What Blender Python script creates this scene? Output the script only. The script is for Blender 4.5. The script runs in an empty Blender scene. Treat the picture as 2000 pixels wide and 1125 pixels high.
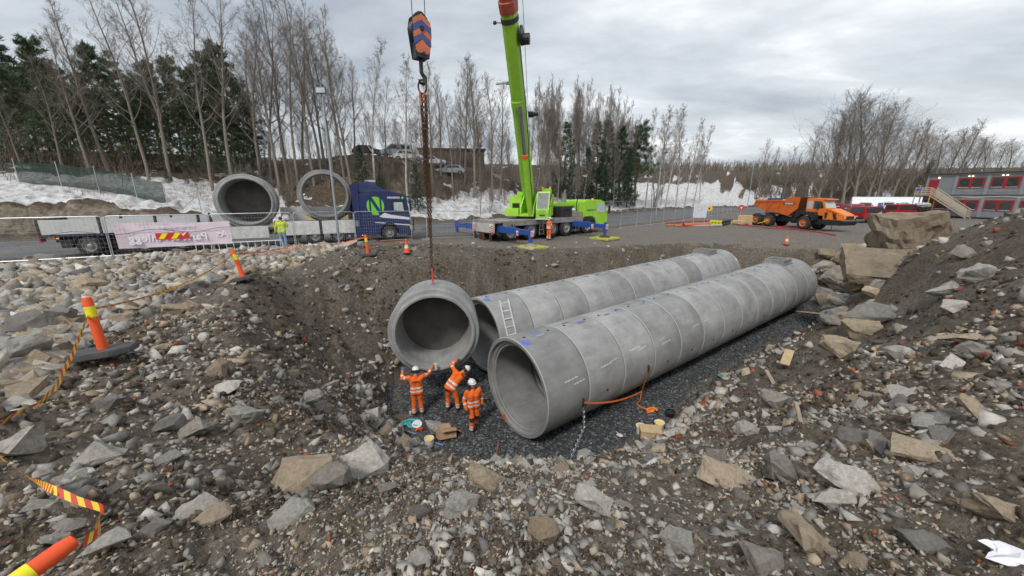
import bpy, bmesh, math, random
import numpy as np
from mathutils import Vector, Matrix
R = math.radians
sc = bpy.context.scene
COL = sc.collection

# ------------------------------------------------------------------ camera
CAMZ = 3.3; PITCH = R(14.3); FPX = 722.0
cam_d = bpy.data.cameras.new('camera'); cam = bpy.data.objects.new('camera', cam_d); COL.objects.link(cam)
cam.location = (0, 0, CAMZ); cam.rotation_euler = (R(90) - PITCH, 0, 0)
cam_d.sensor_width = 36; cam_d.lens = 36 * FPX / 2000; cam_d.clip_start = 0.05; cam_d.clip_end = 3000
sc.camera = cam

# ------------------------------------------------------------------ world: overcast sky
SUN_EL, SUN_AZ = R(48), R(200)       # azimuth measured clockwise from +Y
w = bpy.data.worlds.new('World'); sc.world = w; w.use_nodes = True
nt = w.node_tree; N = nt.nodes; L = nt.links; N.clear()
out = N.new('ShaderNodeOutputWorld'); bg = N.new('ShaderNodeBackground'); bg.inputs['Strength'].default_value = 0.1
sky = N.new('ShaderNodeTexSky'); sky.sky_type = 'NISHITA'; sky.sun_disc = False
sky.sun_elevation = SUN_EL; sky.sun_rotation = SUN_AZ; sky.air_density = 1.2; sky.dust_density = 2.0
tc = N.new('ShaderNodeTexCoord'); sep = N.new('ShaderNodeSeparateXYZ'); L.new(tc.outputs['Generated'], sep.inputs[0])
def wm(op, a, b=None, clamp=False):
    n = N.new('ShaderNodeMath'); n.operation = op; n.use_clamp = clamp
    for i, v in enumerate((a, b)):
        if v is None: continue
        if isinstance(v, (int, float)): n.inputs[i].default_value = v
        else: L.new(v, n.inputs[i])
    return n.outputs[0]
den = wm('ADD', wm('MAXIMUM', sep.outputs['Z'], 0.0), 0.16)
cx = wm('DIVIDE', sep.outputs['X'], den); cy = wm('DIVIDE', sep.outputs['Y'], den)
cmb = N.new('ShaderNodeCombineXYZ'); L.new(wm('MULTIPLY', cx, 0.8), cmb.inputs[0]); L.new(wm('MULTIPLY', cy, 1.25), cmb.inputs[1])
def wnoise(scale, detail, rough, dist, off):
    mp = N.new('ShaderNodeMapping'); mp.inputs['Location'].default_value = off; mp.inputs['Rotation'].default_value = (0, 0, R(18)); L.new(cmb.outputs[0], mp.inputs[0])
    n = N.new('ShaderNodeTexNoise'); n.inputs['Scale'].default_value = scale; n.inputs['Detail'].default_value = detail
    n.inputs['Roughness'].default_value = rough; n.inputs['Distortion'].default_value = dist; L.new(mp.outputs[0], n.inputs['Vector']); return n.outputs['Fac']
n1 = wnoise(0.62, 6, 0.52, 0.5, (3.1, 0.4, 0)); n2 = wnoise(2.0, 5, 0.58, 0.2, (7.3, 2.1, 4))
nn = wm('ADD', wm('MULTIPLY', n1, 0.68), wm('MULTIPLY', n2, 0.32))
rp = N.new('ShaderNodeValToRGB'); L.new(nn, rp.inputs[0])
e = rp.color_ramp.elements
e[0].position = 0.38; e[0].color = (0.36, 0.40, 0.45, 1); e[1].position = 0.62; e[1].color = (0.84, 0.85, 0.86, 1)
k = e.new(0.47); k.color = (0.49, 0.525, 0.56, 1); k = e.new(0.55); k.color = (0.62, 0.65, 0.68, 1)
vm = N.new('ShaderNodeVectorMath'); vm.operation = 'SCALE'; vm.inputs['Scale'].default_value = 9.2; L.new(rp.outputs[0], vm.inputs[0])
mx = N.new('ShaderNodeMix'); mx.data_type = 'RGBA'; mx.inputs[0].default_value = 0.9
L.new(sky.outputs[0], mx.inputs[6]); L.new(vm.outputs[0], mx.inputs[7])
L.new(mx.outputs[2], bg.inputs['Color']); L.new(bg.outputs[0], out.inputs['Surface'])

# ------------------------------------------------------------------ sun behind the cloud
sd = bpy.data.lights.new('sun', 'SUN'); sd.energy = 1.5; sd.angle = R(10); sd.color = (1, 0.97, 0.93)
sun = bpy.data.objects.new('sun', sd); COL.objects.link(sun)
sv = Vector((math.sin(SUN_AZ) * math.cos(SUN_EL), math.cos(SUN_AZ) * math.cos(SUN_EL), math.sin(SUN_EL)))
sun.rotation_euler = sv.to_track_quat('Z', 'Y').to_euler(); sun.location = (0, -20, 40)

sc.view_settings.view_transform = 'Standard'; sc.view_settings.look = 'None'
sc.view_settings.exposure = 0.52; sc.view_settings.gamma = 1; sc.view_settings.use_curve_mapping = False
sc.render.engine = 'CYCLES'; sc.cycles.max_bounces = 5; sc.cycles.diffuse_bounces = 2; sc.cycles.glossy_bounces = 2
sc.cycles.transmission_bounces = 4; sc.cycles.transparent_max_bounces = 8; sc.cycles.use_denoising = True
sc.cycles.sample_clamp_indirect = 6; sc.cycles.use_adaptive_sampling = True; sc.cycles.adaptive_threshold = 0.04

# ------------------------------------------------------------------ materials
MATS = {}
def mat(name, col, rough=0.7, metal=0.0, var=0.15, scale=3.0, bump=0.0, bscale=40, dirt=0.0, dirtcol=(0.12, 0.1, 0.08), coord='Object', trans=0.0, alpha=1.0, emit=0.0, spec=0.5, attr=None, rand=0.0):
    if name in MATS: return MATS[name]
    m = bpy.data.materials.new(name); m.use_nodes = True; n = m.node_tree.nodes; l = m.node_tree.links
    b = n['Principled BSDF']; b.inputs['Roughness'].default_value = rough; b.inputs['Metallic'].default_value = metal
    b.inputs['Specular IOR Level'].default_value = spec
    t = n.new('ShaderNodeTexCoord'); no = n.new('ShaderNodeTexNoise'); no.inputs['Scale'].default_value = scale; no.inputs['Detail'].default_value = 4
    no.inputs['Roughness'].default_value = 0.65; l.new(t.outputs[coord], no.inputs['Vector'])
    hs = n.new('ShaderNodeHueSaturation')
    if attr == 'object':
        oi = n.new('ShaderNodeObjectInfo'); l.new(oi.outputs['Color'], hs.inputs['Color'])
    elif attr:
        at = n.new('ShaderNodeAttribute'); at.attribute_name = attr; l.new(at.outputs['Color'], hs.inputs['Color'])
    else: hs.inputs['Color'].default_value = (*col, 1)
    mr = n.new('ShaderNodeMapRange'); mr.inputs['From Min'].default_value = 0.25; mr.inputs['From Max'].default_value = 0.75
    mr.inputs['To Min'].default_value = 1 - var; mr.inputs['To Max'].default_value = 1 + var; l.new(no.outputs['Fac'], mr.inputs['Value'])
    val = mr.outputs[0]
    if rand:
        oi = n.new('ShaderNodeObjectInfo'); m2 = n.new('ShaderNodeMapRange'); m2.inputs['To Min'].default_value = 1 - rand; m2.inputs['To Max'].default_value = 1 + rand
        l.new(oi.outputs['Random'], m2.inputs['Value']); mm = n.new('ShaderNodeMath'); mm.operation = 'MULTIPLY'; l.new(val, mm.inputs[0]); l.new(m2.outputs[0], mm.inputs[1]); val = mm.outputs[0]
    l.new(val, hs.inputs['Value']); colr = hs.outputs[0]
    if dirt:
        n3 = n.new('ShaderNodeTexNoise'); n3.inputs['Scale'].default_value = scale * 0.6; n3.inputs['Detail'].default_value = 4; n3.inputs['Roughness'].default_value = 0.75
        l.new(t.outputs[coord], n3.inputs['Vector'])
        r3 = n.new('ShaderNodeMapRange'); r3.inputs['From Min'].default_value = 0.62 - 0.35 * dirt; r3.inputs['From Max'].default_value = 0.85 - 0.2 * dirt; l.new(n3.outputs['Fac'], r3.inputs['Value'])
        ml = n.new('ShaderNodeMath'); ml.operation = 'MULTIPLY'; ml.inputs[1].default_value = min(1, 0.5 + dirt * 0.5); l.new(r3.outputs[0], ml.inputs[0])
        mx = n.new('ShaderNodeMix'); mx.data_type = 'RGBA'; l.new(ml.outputs[0], mx.inputs[0]); l.new(colr, mx.inputs[6]); mx.inputs[7].default_value = (*dirtcol, 1); colr = mx.outputs[2]
    l.new(colr, b.inputs['Base Color'])
    if bump:
        n4 = n.new('ShaderNodeTexNoise'); n4.inputs['Scale'].default_value = bscale; n4.inputs['Detail'].default_value = 3; n4.inputs['Roughness'].default_value = 0.7
        l.new(t.outputs[coord], n4.inputs['Vector']); bp = n.new('ShaderNodeBump'); bp.inputs['Strength'].default_value = bump; bp.inputs['Distance'].default_value = 0.6 / bscale
        l.new(n4.outputs['Fac'], bp.inputs['Height']); l.new(bp.outputs[0], b.inputs['Normal'])
    if trans: b.inputs['Transmission Weight'].default_value = trans
    if alpha < 1: b.inputs['Alpha'].default_value = alpha
    if emit:
        b.inputs['Emission Color'].default_value = (*col, 1); b.inputs['Emission Strength'].default_value = emit
    MATS[name] = m; return m

# ------------------------------------------------------------------ mesh helpers
def tag(o, label=None, cat=None, group=None, kind=None):
    if label: o['label'] = label
    if cat: o['category'] = cat
    if group: o['group'] = group
    if kind: o['kind'] = kind
    return o
def empty(name, loc=(0, 0, 0), rz=0.0, label=None, cat=None, group=None, scale=1.0):
    o = bpy.data.objects.new(name, None); COL.objects.link(o); o.location = loc; o.rotation_euler = (0, 0, rz); o.scale = (scale,) * 3
    o.empty_display_size = 0.1
    return tag(o, label, cat, group)
def link(name, me, parent=None, loc=None):
    o = bpy.data.objects.new(name, me); COL.objects.link(o)
    if parent: o.parent = parent
    if loc is not None: o.location = loc
    return o
def copy_tree(o, parent=None):
    c = o.copy(); COL.objects.link(c); c.parent = parent
    for ch in o.children: copy_tree(ch, c)
    return c
def frame(d):
    d = Vector(d).normalized(); u = Vector((0, 0, 1)) if abs(d.z) < 0.95 else Vector((1, 0, 0))
    a = u.cross(d).normalized(); return a, d.cross(a), d
class MB:
    def __init__(s): s.v = []; s.f = []; s.mi = []; s.cur = 0
    def add(s, vs, fs):
        o = len(s.v); s.v.extend([tuple(p) for p in vs]); s.f.extend([tuple(i + o for i in f) for f in fs]); s.mi.extend([s.cur] * len(fs)); return s
    def box(s, c, d, rot=None):
        x, y, z = d[0] / 2, d[1] / 2, d[2] / 2
        P = [Vector((a * x, b * y, e_ * z)) for a in (-1, 1) for b in (-1, 1) for e_ in (-1, 1)]
        if rot is not None: P = [rot @ p for p in P]
        c = Vector(c); P = [p + c for p in P]
        return s.add(P, [(0, 1, 3, 2), (4, 6, 7, 5), (0, 4, 5, 1), (2, 3, 7, 6), (0, 2, 6, 4), (1, 5, 7, 3)])
    def b2(s, a, b):
        return s.box([(p + q) / 2 for p, q in zip(a, b)], [abs(p - q) for p, q in zip(a, b)])
    def bar(s, p0, p1, w, h, up=(0, 0, 1)):
        p0, p1 = Vector(p0), Vector(p1); d = (p1 - p0); n = d.normalized(); u = Vector(up)
        if abs(n.dot(u)) > 0.98: u = Vector((1, 0, 0))
        a = n.cross(u).normalized(); b = a.cross(n)
        P = [p + a * (i * w / 2) + b * (j * h / 2) for p in (p0, p1) for i, j in ((-1, -1), (1, -1), (1, 1), (-1, 1))]
        return s.add(P, [(3, 2, 1, 0), (4, 5, 6, 7), (0, 1, 5, 4), (1, 2, 6, 5), (2, 3, 7, 6), (3, 0, 4, 7)])
    def cyl(s, p0, p1, r0, r1=None, n=12, caps=True):
        return s.tube([p0, p1], [r0, r0 if r1 is None else r1], n, caps)
    def tube(s, pts, r, n=6, caps=True):
        pts = [Vector(p) for p in pts]; m = len(pts); rr = r if isinstance(r, (list, tuple)) else [r] * m
        P = []; pa = None
        for i in range(m):
            d = (pts[min(i + 1, m - 1)] - pts[max(i - 1, 0)])
            if d.length < 1e-9: d = Vector((0, 0, 1))
            d.normalize()
            if pa is None: a, b, _ = frame(d)
            else:
                a = pa - d * pa.dot(d)
                if a.length < 1e-6: a, b, _ = frame(d)
                a.normalize(); b = d.cross(a)
            pa = a
            for k in range(n):
                t = 2 * math.pi * k / n; P.append(pts[i] + (a * math.cos(t) + b * math.sin(t)) * rr[i])
        F = [(i * n + k, i * n + (k + 1) % n, (i + 1) * n + (k + 1) % n, (i + 1) * n + k) for i in range(m - 1) for k in range(n)]
        if caps: F += [tuple(reversed(range(n))), tuple(range((m - 1) * n, m * n))]
        return s.add(P, F)
    def prism(s, poly, axis, a, b):
        n = len(poly)
        def mk(p, t): return {'x': (t, p[0], p[1]), 'y': (p[0], t, p[1]), 'z': (p[0], p[1], t)}[axis]
        P = [mk(p, a) for p in poly] + [mk(p, b) for p in poly]
        return s.add(P, [tuple(range(n)), tuple(reversed(range(n, 2 * n)))] + [(i, n + i, n + (i + 1) % n, (i + 1) % n) for i in range(n)])
    def loft(s, secs, caps=True):
        n = len(secs[0]); P = [p for q in secs for p in q]; m = len(secs)
        F = [(i * n + k, i * n + (k + 1) % n, (i + 1) * n + (k + 1) % n, (i + 1) * n + k) for i in range(m - 1) for k in range(n)]
        if caps: F += [tuple(reversed(range(n))), tuple(range((m - 1) * n, m * n))]
        return s.add(P, F)
    def lathe(s, prof, c=(0, 0, 0), d=(0, 0, 1), n=24, close=False):
        a, b, d = frame(d); c = Vector(c); P = []
        for r, h in prof:
            for k in range(n):
                t = 2 * math.pi * k / n; P.append(c + d * h + (a * math.cos(t) + b * math.sin(t)) * r)
        m = len(prof); rng = range(m if close else m - 1)
        return s.add(P, [(i * n + k, i * n + (k + 1) % n, ((i + 1) % m) * n + (k + 1) % n, ((i + 1) % m) * n + k) for i in rng for k in range(n)])
    def build(s, name, mats, parent=None, smooth=0, bevel=0, loc=None):
        me = bpy.data.meshes.new(name); me.from_pydata(s.v, [], s.f)
        ms = mats if isinstance(mats, (list, tuple)) else [mats]
        for m in ms: me.materials.append(m)
        if len(ms) > 1: me.polygons.foreach_set('material_index', s.mi)
        bm = bmesh.new(); bm.from_mesh(me); bmesh.ops.recalc_face_normals(bm, faces=bm.faces)
        if bevel:
            ed = [e_ for e_ in bm.edges if len(e_.link_faces) == 2 and e_.calc_face_angle(0) > 0.5]
            bmesh.ops.bevel(bm, geom=ed, offset=bevel, segments=2, affect='EDGES', clamp_overlap=True)
        bm.to_mesh(me); bm.free()
        if smooth:
            me.shade_smooth(); me.set_sharp_from_angle(angle=R(smooth))
        return link(name, me, parent, loc)
def text(body, size, loc, rot, m, parent, name='lettering', ext=0.004, mirror=False, align='CENTER', bold=0.0):
    cu = bpy.data.curves.new(name, 'FONT'); cu.body = body; cu.size = size; cu.extrude = ext; cu.align_x = align; cu.offset = bold
    cu.resolution_u = 2
    o = bpy.data.objects.new(name, cu); COL.objects.link(o); cu.materials.append(m); o.location = loc; o.rotation_euler = rot
    dg = bpy.context.evaluated_depsgraph_get(); me = bpy.data.meshes.new_from_object(o.evaluated_get(dg)); bpy.data.objects.remove(o); o = link(name, me); o.location = loc; o.rotation_euler = rot
    if mirror: o.scale = (-1, 1, 1)
    if parent: o.parent = parent
    return o
def wavy(w_, h_, nx, ny, fn):
    m = MB(); P = []
    for j in range(ny + 1):
        for i in range(nx + 1):
            P.append(fn(w_ * i / nx, h_ * j / ny))
    m.add(P, [(j * (nx + 1) + i, j * (nx + 1) + i + 1, (j + 1) * (nx + 1) + i + 1, (j + 1) * (nx + 1) + i) for j in range(ny) for i in range(nx)])
    return m

# ------------------------------------------------------------------ terrain functions
def vnoise(x, y, seed=0):
    xi = np.floor(x).astype(np.int64); yi = np.floor(y).astype(np.int64); fx = x - xi; fy = y - yi
    fx = fx * fx * (3 - 2 * fx); fy = fy * fy * (3 - 2 * fy)
    def h(a, b):
        n = (a * 374761393 + b * 668265263 + seed * 144269504) & 0x7fffffff
        n = ((n ^ (n >> 13)) * 1274126177) & 0x7fffffff
        return ((n ^ (n >> 16)) & 0xffff) / 65535.0
    return (h(xi, yi) * (1 - fx) + h(xi + 1, yi) * fx) * (1 - fy) + (h(xi, yi + 1) * (1 - fx) + h(xi + 1, yi + 1) * fx) * fy
def fbm(x, y, o=4, seed=0):
    v = np.zeros_like(x); a = 0.5; f = 1.0
    for i in range(o): v += a * (vnoise(x * f + 17.3 * i, y * f - 9.1 * i, seed + i) - 0.5) * 2; a *= 0.5; f *= 2.03
    return v
sst = lambda a, b, x: (lambda t: t * t * (3 - 2 * t))(np.clip((x - a) / (b - a), 0, 1))
FLOOR = np.array([(-4.2, 11.4), (-4.7, 13.5), (-3.8, 15.6), (-2.6, 16.4), (5, 21.9), (14.0, 28.2), (16, 28.4), (19.5, 25), (20.9, 23.2), (17.05, 19.33), (12.3, 16.5), (8.2, 13.5), (4.94, 10.43), (2.84, 9.0), (1.7, 8.3), (0, 8.0), (-1.3, 8.1), (-2.1, 9.0), (-3.2, 10.0)])
TOPE = np.array([(-9.7, 12.0), (-9.4, 14.4), (-7.3, 17.2), (-3.7, 19.0), (-1.2, 21.6), (3, 24.2), (8, 26.9), (11, 28.9), (14.2, 30.2), (17.5, 29.6), (21, 27), (22.6, 23.5), (21.2, 19.8), (17.9, 17.0), (14.5, 11.8), (11, 9.1), (8.5, 7.4), (6, 5.9), (3.2, 4.8), (1.7, 4.9), (0.3, 4.9), (-1.2, 4.9), (-3.2, 5.0), (-5.0, 5.8), (-7.0, 7.6), (-8.6, 9.8)])
NEAR = np.array([(-75, -8), (-40, 9.2), (-22.5, 17.6), (-8.3, 24.9), (0, 31.5), (9, 38.0), (16, 44.5), (30, 60), (46, 78), (72, 92), (110, 90), (200, 70), (600, -20)])
FARE = np.array([(-90, 2), (-55, 16.5), (-36, 26), (-22, 33), (-9.6, 41.5), (2, 53), (27, 79), (48, 98), (75, 108), (110, 104), (200, 84), (620, 0)])
def pdist(x, y, P, closed):
    Q = np.roll(P, -1, 0) if closed else P[1:]; A = P if closed else P[:-1]
    best = np.full(x.shape, 1e18); sg = np.zeros_like(x); px = np.zeros_like(x); ins = np.zeros(x.shape, bool)
    for (ax, ay), (bx, by) in zip(A, Q):
        dx, dy = bx - ax, by - ay; t = np.clip(((x - ax) * dx + (y - ay) * dy) / (dx * dx + dy * dy), 0, 1)
        qx, qy = ax + t * dx, ay + t * dy; d = (x - qx) ** 2 + (y - qy) ** 2; m = d < best
        best = np.where(m, d, best); sg = np.where(m, np.sign(dx * (y - ay) - dy * (x - ax)), sg); px = np.where(m, qx, px)
        if closed: ins ^= ((ay > y) != (by > y)) & (x < (bx - ax) * (y - ay) / ((by - ay) if by != ay else 1e-9) + ax)
    d = np.sqrt(best); return (d, ins) if closed else (d * np.where(sg == 0, 1, sg), px)
CTRL = np.array([(0, 0, 1.75), (0, -4, 1.8), (-3, 0, 1.3), (3, 0, 1.75), (-6, -4, 1.1), (6, -4, 2.1), (-1.2, 4.9, -.72), (.3, 4.9, -.75), (1.7, 5.0, -.68), (3.2, 4.8, -.35), (6, 5.9, -.35), (8.5, 7.4, -.15), (11, 9.1, .05), (14.5, 11.8, .55), (17.9, 17.0, .45), (21.2, 19.8, .4), (18.7, 14.9, 2.1), (22.3, 17.6, 1.7), (16.6, 13.0, 2.0), (25, 15, 2.0),
 (22.6, 23.5, -.2), (21, 27, -.5), (14, 30.2, -.55), (8, 26.9, -.4), (3, 24.2, -.2), (-1.2, 21.6, 0), (-3.7, 19, .1), (-7.3, 17.2, .15), (-9.4, 14.4, .15), (-9.7, 12, .2), (-8.6, 9.8, .2), (-7, 7.6, .25), (-5, 5.8, .15), (-3.2, 5.0, -.3),
 (-6.8, 5.7, .55), (-9.1, 12.2, .34), (-7.1, 17.9, .25), (-13, 21, .3), (-20, 17, .3), (-25, 15, .25), (-35, 11, .2), (-15, 12, .4), (-20, 8, .4), (-12, 4, .7), (-15, -5, .8), (-4, 2.5, .95), (-2.3, 1.2, 1.2), (-7, 2.5, .85), (0, 2, 1.1), (0, 3.5, .25), (-2.6, 4.2, -.25), (3, 2.5, 1.0), (5.7, 3.85, 1.25), (9, 5, 1.5), (12, 7, 2.0), (16, 11.0, 2.8),
 (17, 9, 3.2), (14, 4, 3.0), (20.5, 13.6, 2.9), (22, 8, 3), (10, -5, 2.5), (0, -12, 1.5), (-30, -10, .8), (26, 21, .4), (30, 15, .8), (30, 27, -.3), (40, 20, 0), (-5, 26, 0), (3, 29, -.25), (8, 33, -.2), (0, 25, -.1), (15, 35, -.4), (28, 37, -.5), (36, 46, -.5), (45, 46, -.1), (60, 52, .1), (60, 35, .1), (80, 45, .2), (100, 60, .3), (20, 45, -.4), (30, 55, -.35), (50, 75, -.3)], float)
def tps_fit(P, lam=0.02):
    n = len(P); d = np.hypot(P[:, None, 0] - P[None, :, 0], P[:, None, 1] - P[None, :, 1]); K = np.where(d > 0, d * d * np.log(d + 1e-12), 0) + lam * np.eye(n)
    A = np.zeros((n + 3, n + 3)); A[:n, :n] = K; A[:n, n] = 1; A[:n, n + 1:] = P[:, :2]; A[n:, :n] = A[:n, n:].T
    return np.linalg.solve(A, np.concatenate([P[:, 2], np.zeros(3)]))
TW = tps_fit(CTRL)
def G0(x, y):
    s = TW[-3] + TW[-2] * x + TW[-1] * y
    for (a, b, _), c in zip(CTRL, TW): r2 = (x - a) ** 2 + (y - b) ** 2; s = s + c * 0.5 * r2 * np.log(r2 + 1e-12)
    return s
PROF = [(-60, [(0, 0), (1.2, .2), (2.4, 2.4), (6, 3.4), (12, 4.8), (30, 8), (80, 12), (300, 20)]), (-33, [(0, 0), (1.2, .2), (2.4, 2.2), (6, 3.1), (12, 4.6), (30, 8), (80, 12), (300, 20)]),
 (-22, [(0, 0), (2, .3), (5, 1.3), (10, 2.6), (20, 6), (40, 9), (80, 12), (300, 20)]), (-10, [(0, 0), (3, .8), (7, 3), (13, 7.6), (17, 8.6), (60, 9), (120, 11), (300, 18)]),
 (3, [(0, 0), (3, .8), (7, 2.8), (13, 6.6), (18, 7.8), (60, 9), (120, 11), (300, 18)]), (18, [(0, 0), (4, 1.2), (10, 3.2), (18, 5), (35, 8), (80, 11), (300, 20)]),
 (45, [(0, 0), (5, 1), (20, 4.6), (35, 7.5), (50, 13), (90, 15), (300, 24)]), (70, [(0, 0), (5, .8), (15, 3), (28, 8), (50, 12), (90, 16), (300, 26)]), (110, [(0, 0), (6, 1), (20, 5), (45, 11), (80, 14), (300, 26)])]
def bank(df, s):
    vals = np.array([np.interp(df, [a for a, _ in p], [b for _, b in p]) for _, p in PROF]); xs = np.array([a for a, _ in PROF])
    t = np.interp(s, xs, np.arange(len(xs))); i = np.clip(np.floor(t).astype(int), 0, len(xs) - 2); f = t - i; f = f * f * (3 - 2 * f)
    j = np.arange(len(df)); return vals[i, j] * (1 - f) + vals[i + 1, j] * f
def zones(x, y):
    dF, iF = pdist(x, y, FLOOR, True); dT, iT = pdist(x, y, TOPE, True); dn, _ = pdist(x, y, NEAR, False); df, s = pdist(x, y, FARE, False)
    return dF, iF, dT, iT, dn, df, s
def height(x, y, detail=True, Z=None):
    x = np.atleast_1d(np.asarray(x, float)); y = np.atleast_1d(np.asarray(y, float)); sh = x.shape; x = x.ravel(); y = y.ravel()
    dF, iF, dT, iT, dn, df, s = Z if Z is not None else zones(x, y)
    r = np.hypot(x, y); g = G0(x, y); g = g * (1 - sst(60, 120, r)) + -.1 * sst(60, 120, r)
    zr = np.interp(x, [-40, -8, 5, 20, 100], [.2, .18, -.18, -.3, -.3])
    k = sst(-2.5, 0, dn); z = g * (1 - k) + zr * k
    z = z + np.where(df > 0, bank(np.maximum(df, 0), s), 0)
    along = x * .81 + y * .587; zf = -4.02 + .0146 * (along - 6.0)
    t = np.where(iF, 0, dF / (dF + dT + 1e-6)); far_ = sst(4.5, 8.5, y + .25 * np.maximum(0, -x)); wall = zf + (g - zf) * np.minimum(1, t * (1 + .22 * far_ * (x < 10))) ** 0.95
    z = np.where(iT, wall, z)
    if detail:
        inroad = (dn > -0.3) & (df < 0.3); rough = np.where(inroad, 0.0, 1.0); floor = iF & (dF > 0.3)
        big = fbm(x * .55, y * .55, 3, 5) * .16 + np.where((r < 14) & (r > 1.5), fbm(x * 1.15 + 7, y * 1.15, 3, 15) * .15, 0); mid = fbm(x * 2.1, y * 2.1, 4, 11) * .12; fin = fbm(x * 8, y * 8, 4, 23) * .055 + np.maximum(0, fbm(x * 4.5 + 3, y * 4.5, 3, 29)) * .07
        a = np.where(floor, .12, 1.0); a = np.where((dn > -12) & ~iT & (y > 21.5), .45, a); a = np.where(df > 0, 2.2, a); a = np.where(r > 60, np.where(df > 0, 3.0, .3), a)
        a = a * (1 - .6 * sst(30, 20, y) * 0)
        z = z + (big * a + mid * a + fin * np.where(floor, .5, 1) * (r < 40)) * rough
        # clods on the excavated faces
        wf = iT & ~iF; z = z + np.where(wf, (fbm(x * .9 + 4, y * .9, 4, 41) * .42 + np.maximum(0, fbm(x * 2.6, y * 2.6, 3, 43)) * .22) * np.sin(np.pi * np.clip(t, 0, 1)), 0)
        rock = np.where((df > 1) & (df < 5) & (s < -26), fbm(x * 1.1, y * 1.1, 4, 77) * .5, 0); z = z + rock
    return z.reshape(sh)
def hz(x, y, detail=True): return float(height(np.array([x]), np.array([y]), detail)[0])
def ray(px, py):
    a = (px - 1000) / FPX; b = (562.5 - py) / FPX
    return np.array([a, math.cos(PITCH) + b * math.sin(PITCH), -math.sin(PITCH) + b * math.cos(PITCH)])
def at_depth(px, py, y):
    r_ = ray(px, py); return r_ * (y / r_[1]) + np.array([0, 0, CAMZ])
def hits(pts, tmax=60):
    T = np.exp(np.linspace(math.log(0.8), math.log(tmax), 700)); out_ = []
    for px, py in pts:
        r_ = ray(px, py); h_ = height(r_[0] * T, r_[1] * T); z = CAMZ + r_[2] * T; i = np.argmax(z < h_)
        if z[i] >= h_[i]: i = len(T) - 1
        out_.append((r_[0] * T[i], r_[1] * T[i], float(h_[i])))
    return out_
def project(x, y, z):
    d = y * math.cos(PITCH) - (z - CAMZ) * math.sin(PITCH); u = y * math.sin(PITCH) + (z - CAMZ) * math.cos(PITCH)
    return 1000 + FPX * x / d, 562.5 - FPX * u / d, d
ORD = ['first', 'second', 'third', 'fourth', 'fifth', 'sixth', 'seventh', 'eighth', 'ninth', 'tenth', 'eleventh', 'twelfth', 'thirteenth', 'fourteenth', 'fifteenth', 'sixteenth', 'seventeenth', 'eighteenth', 'nineteenth', 'twentieth']
ORD += ['twenty-' + o for o in ORD[:9]] + ['thirtieth'] + ['thirty-' + o for o in ORD[:9]]
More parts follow.
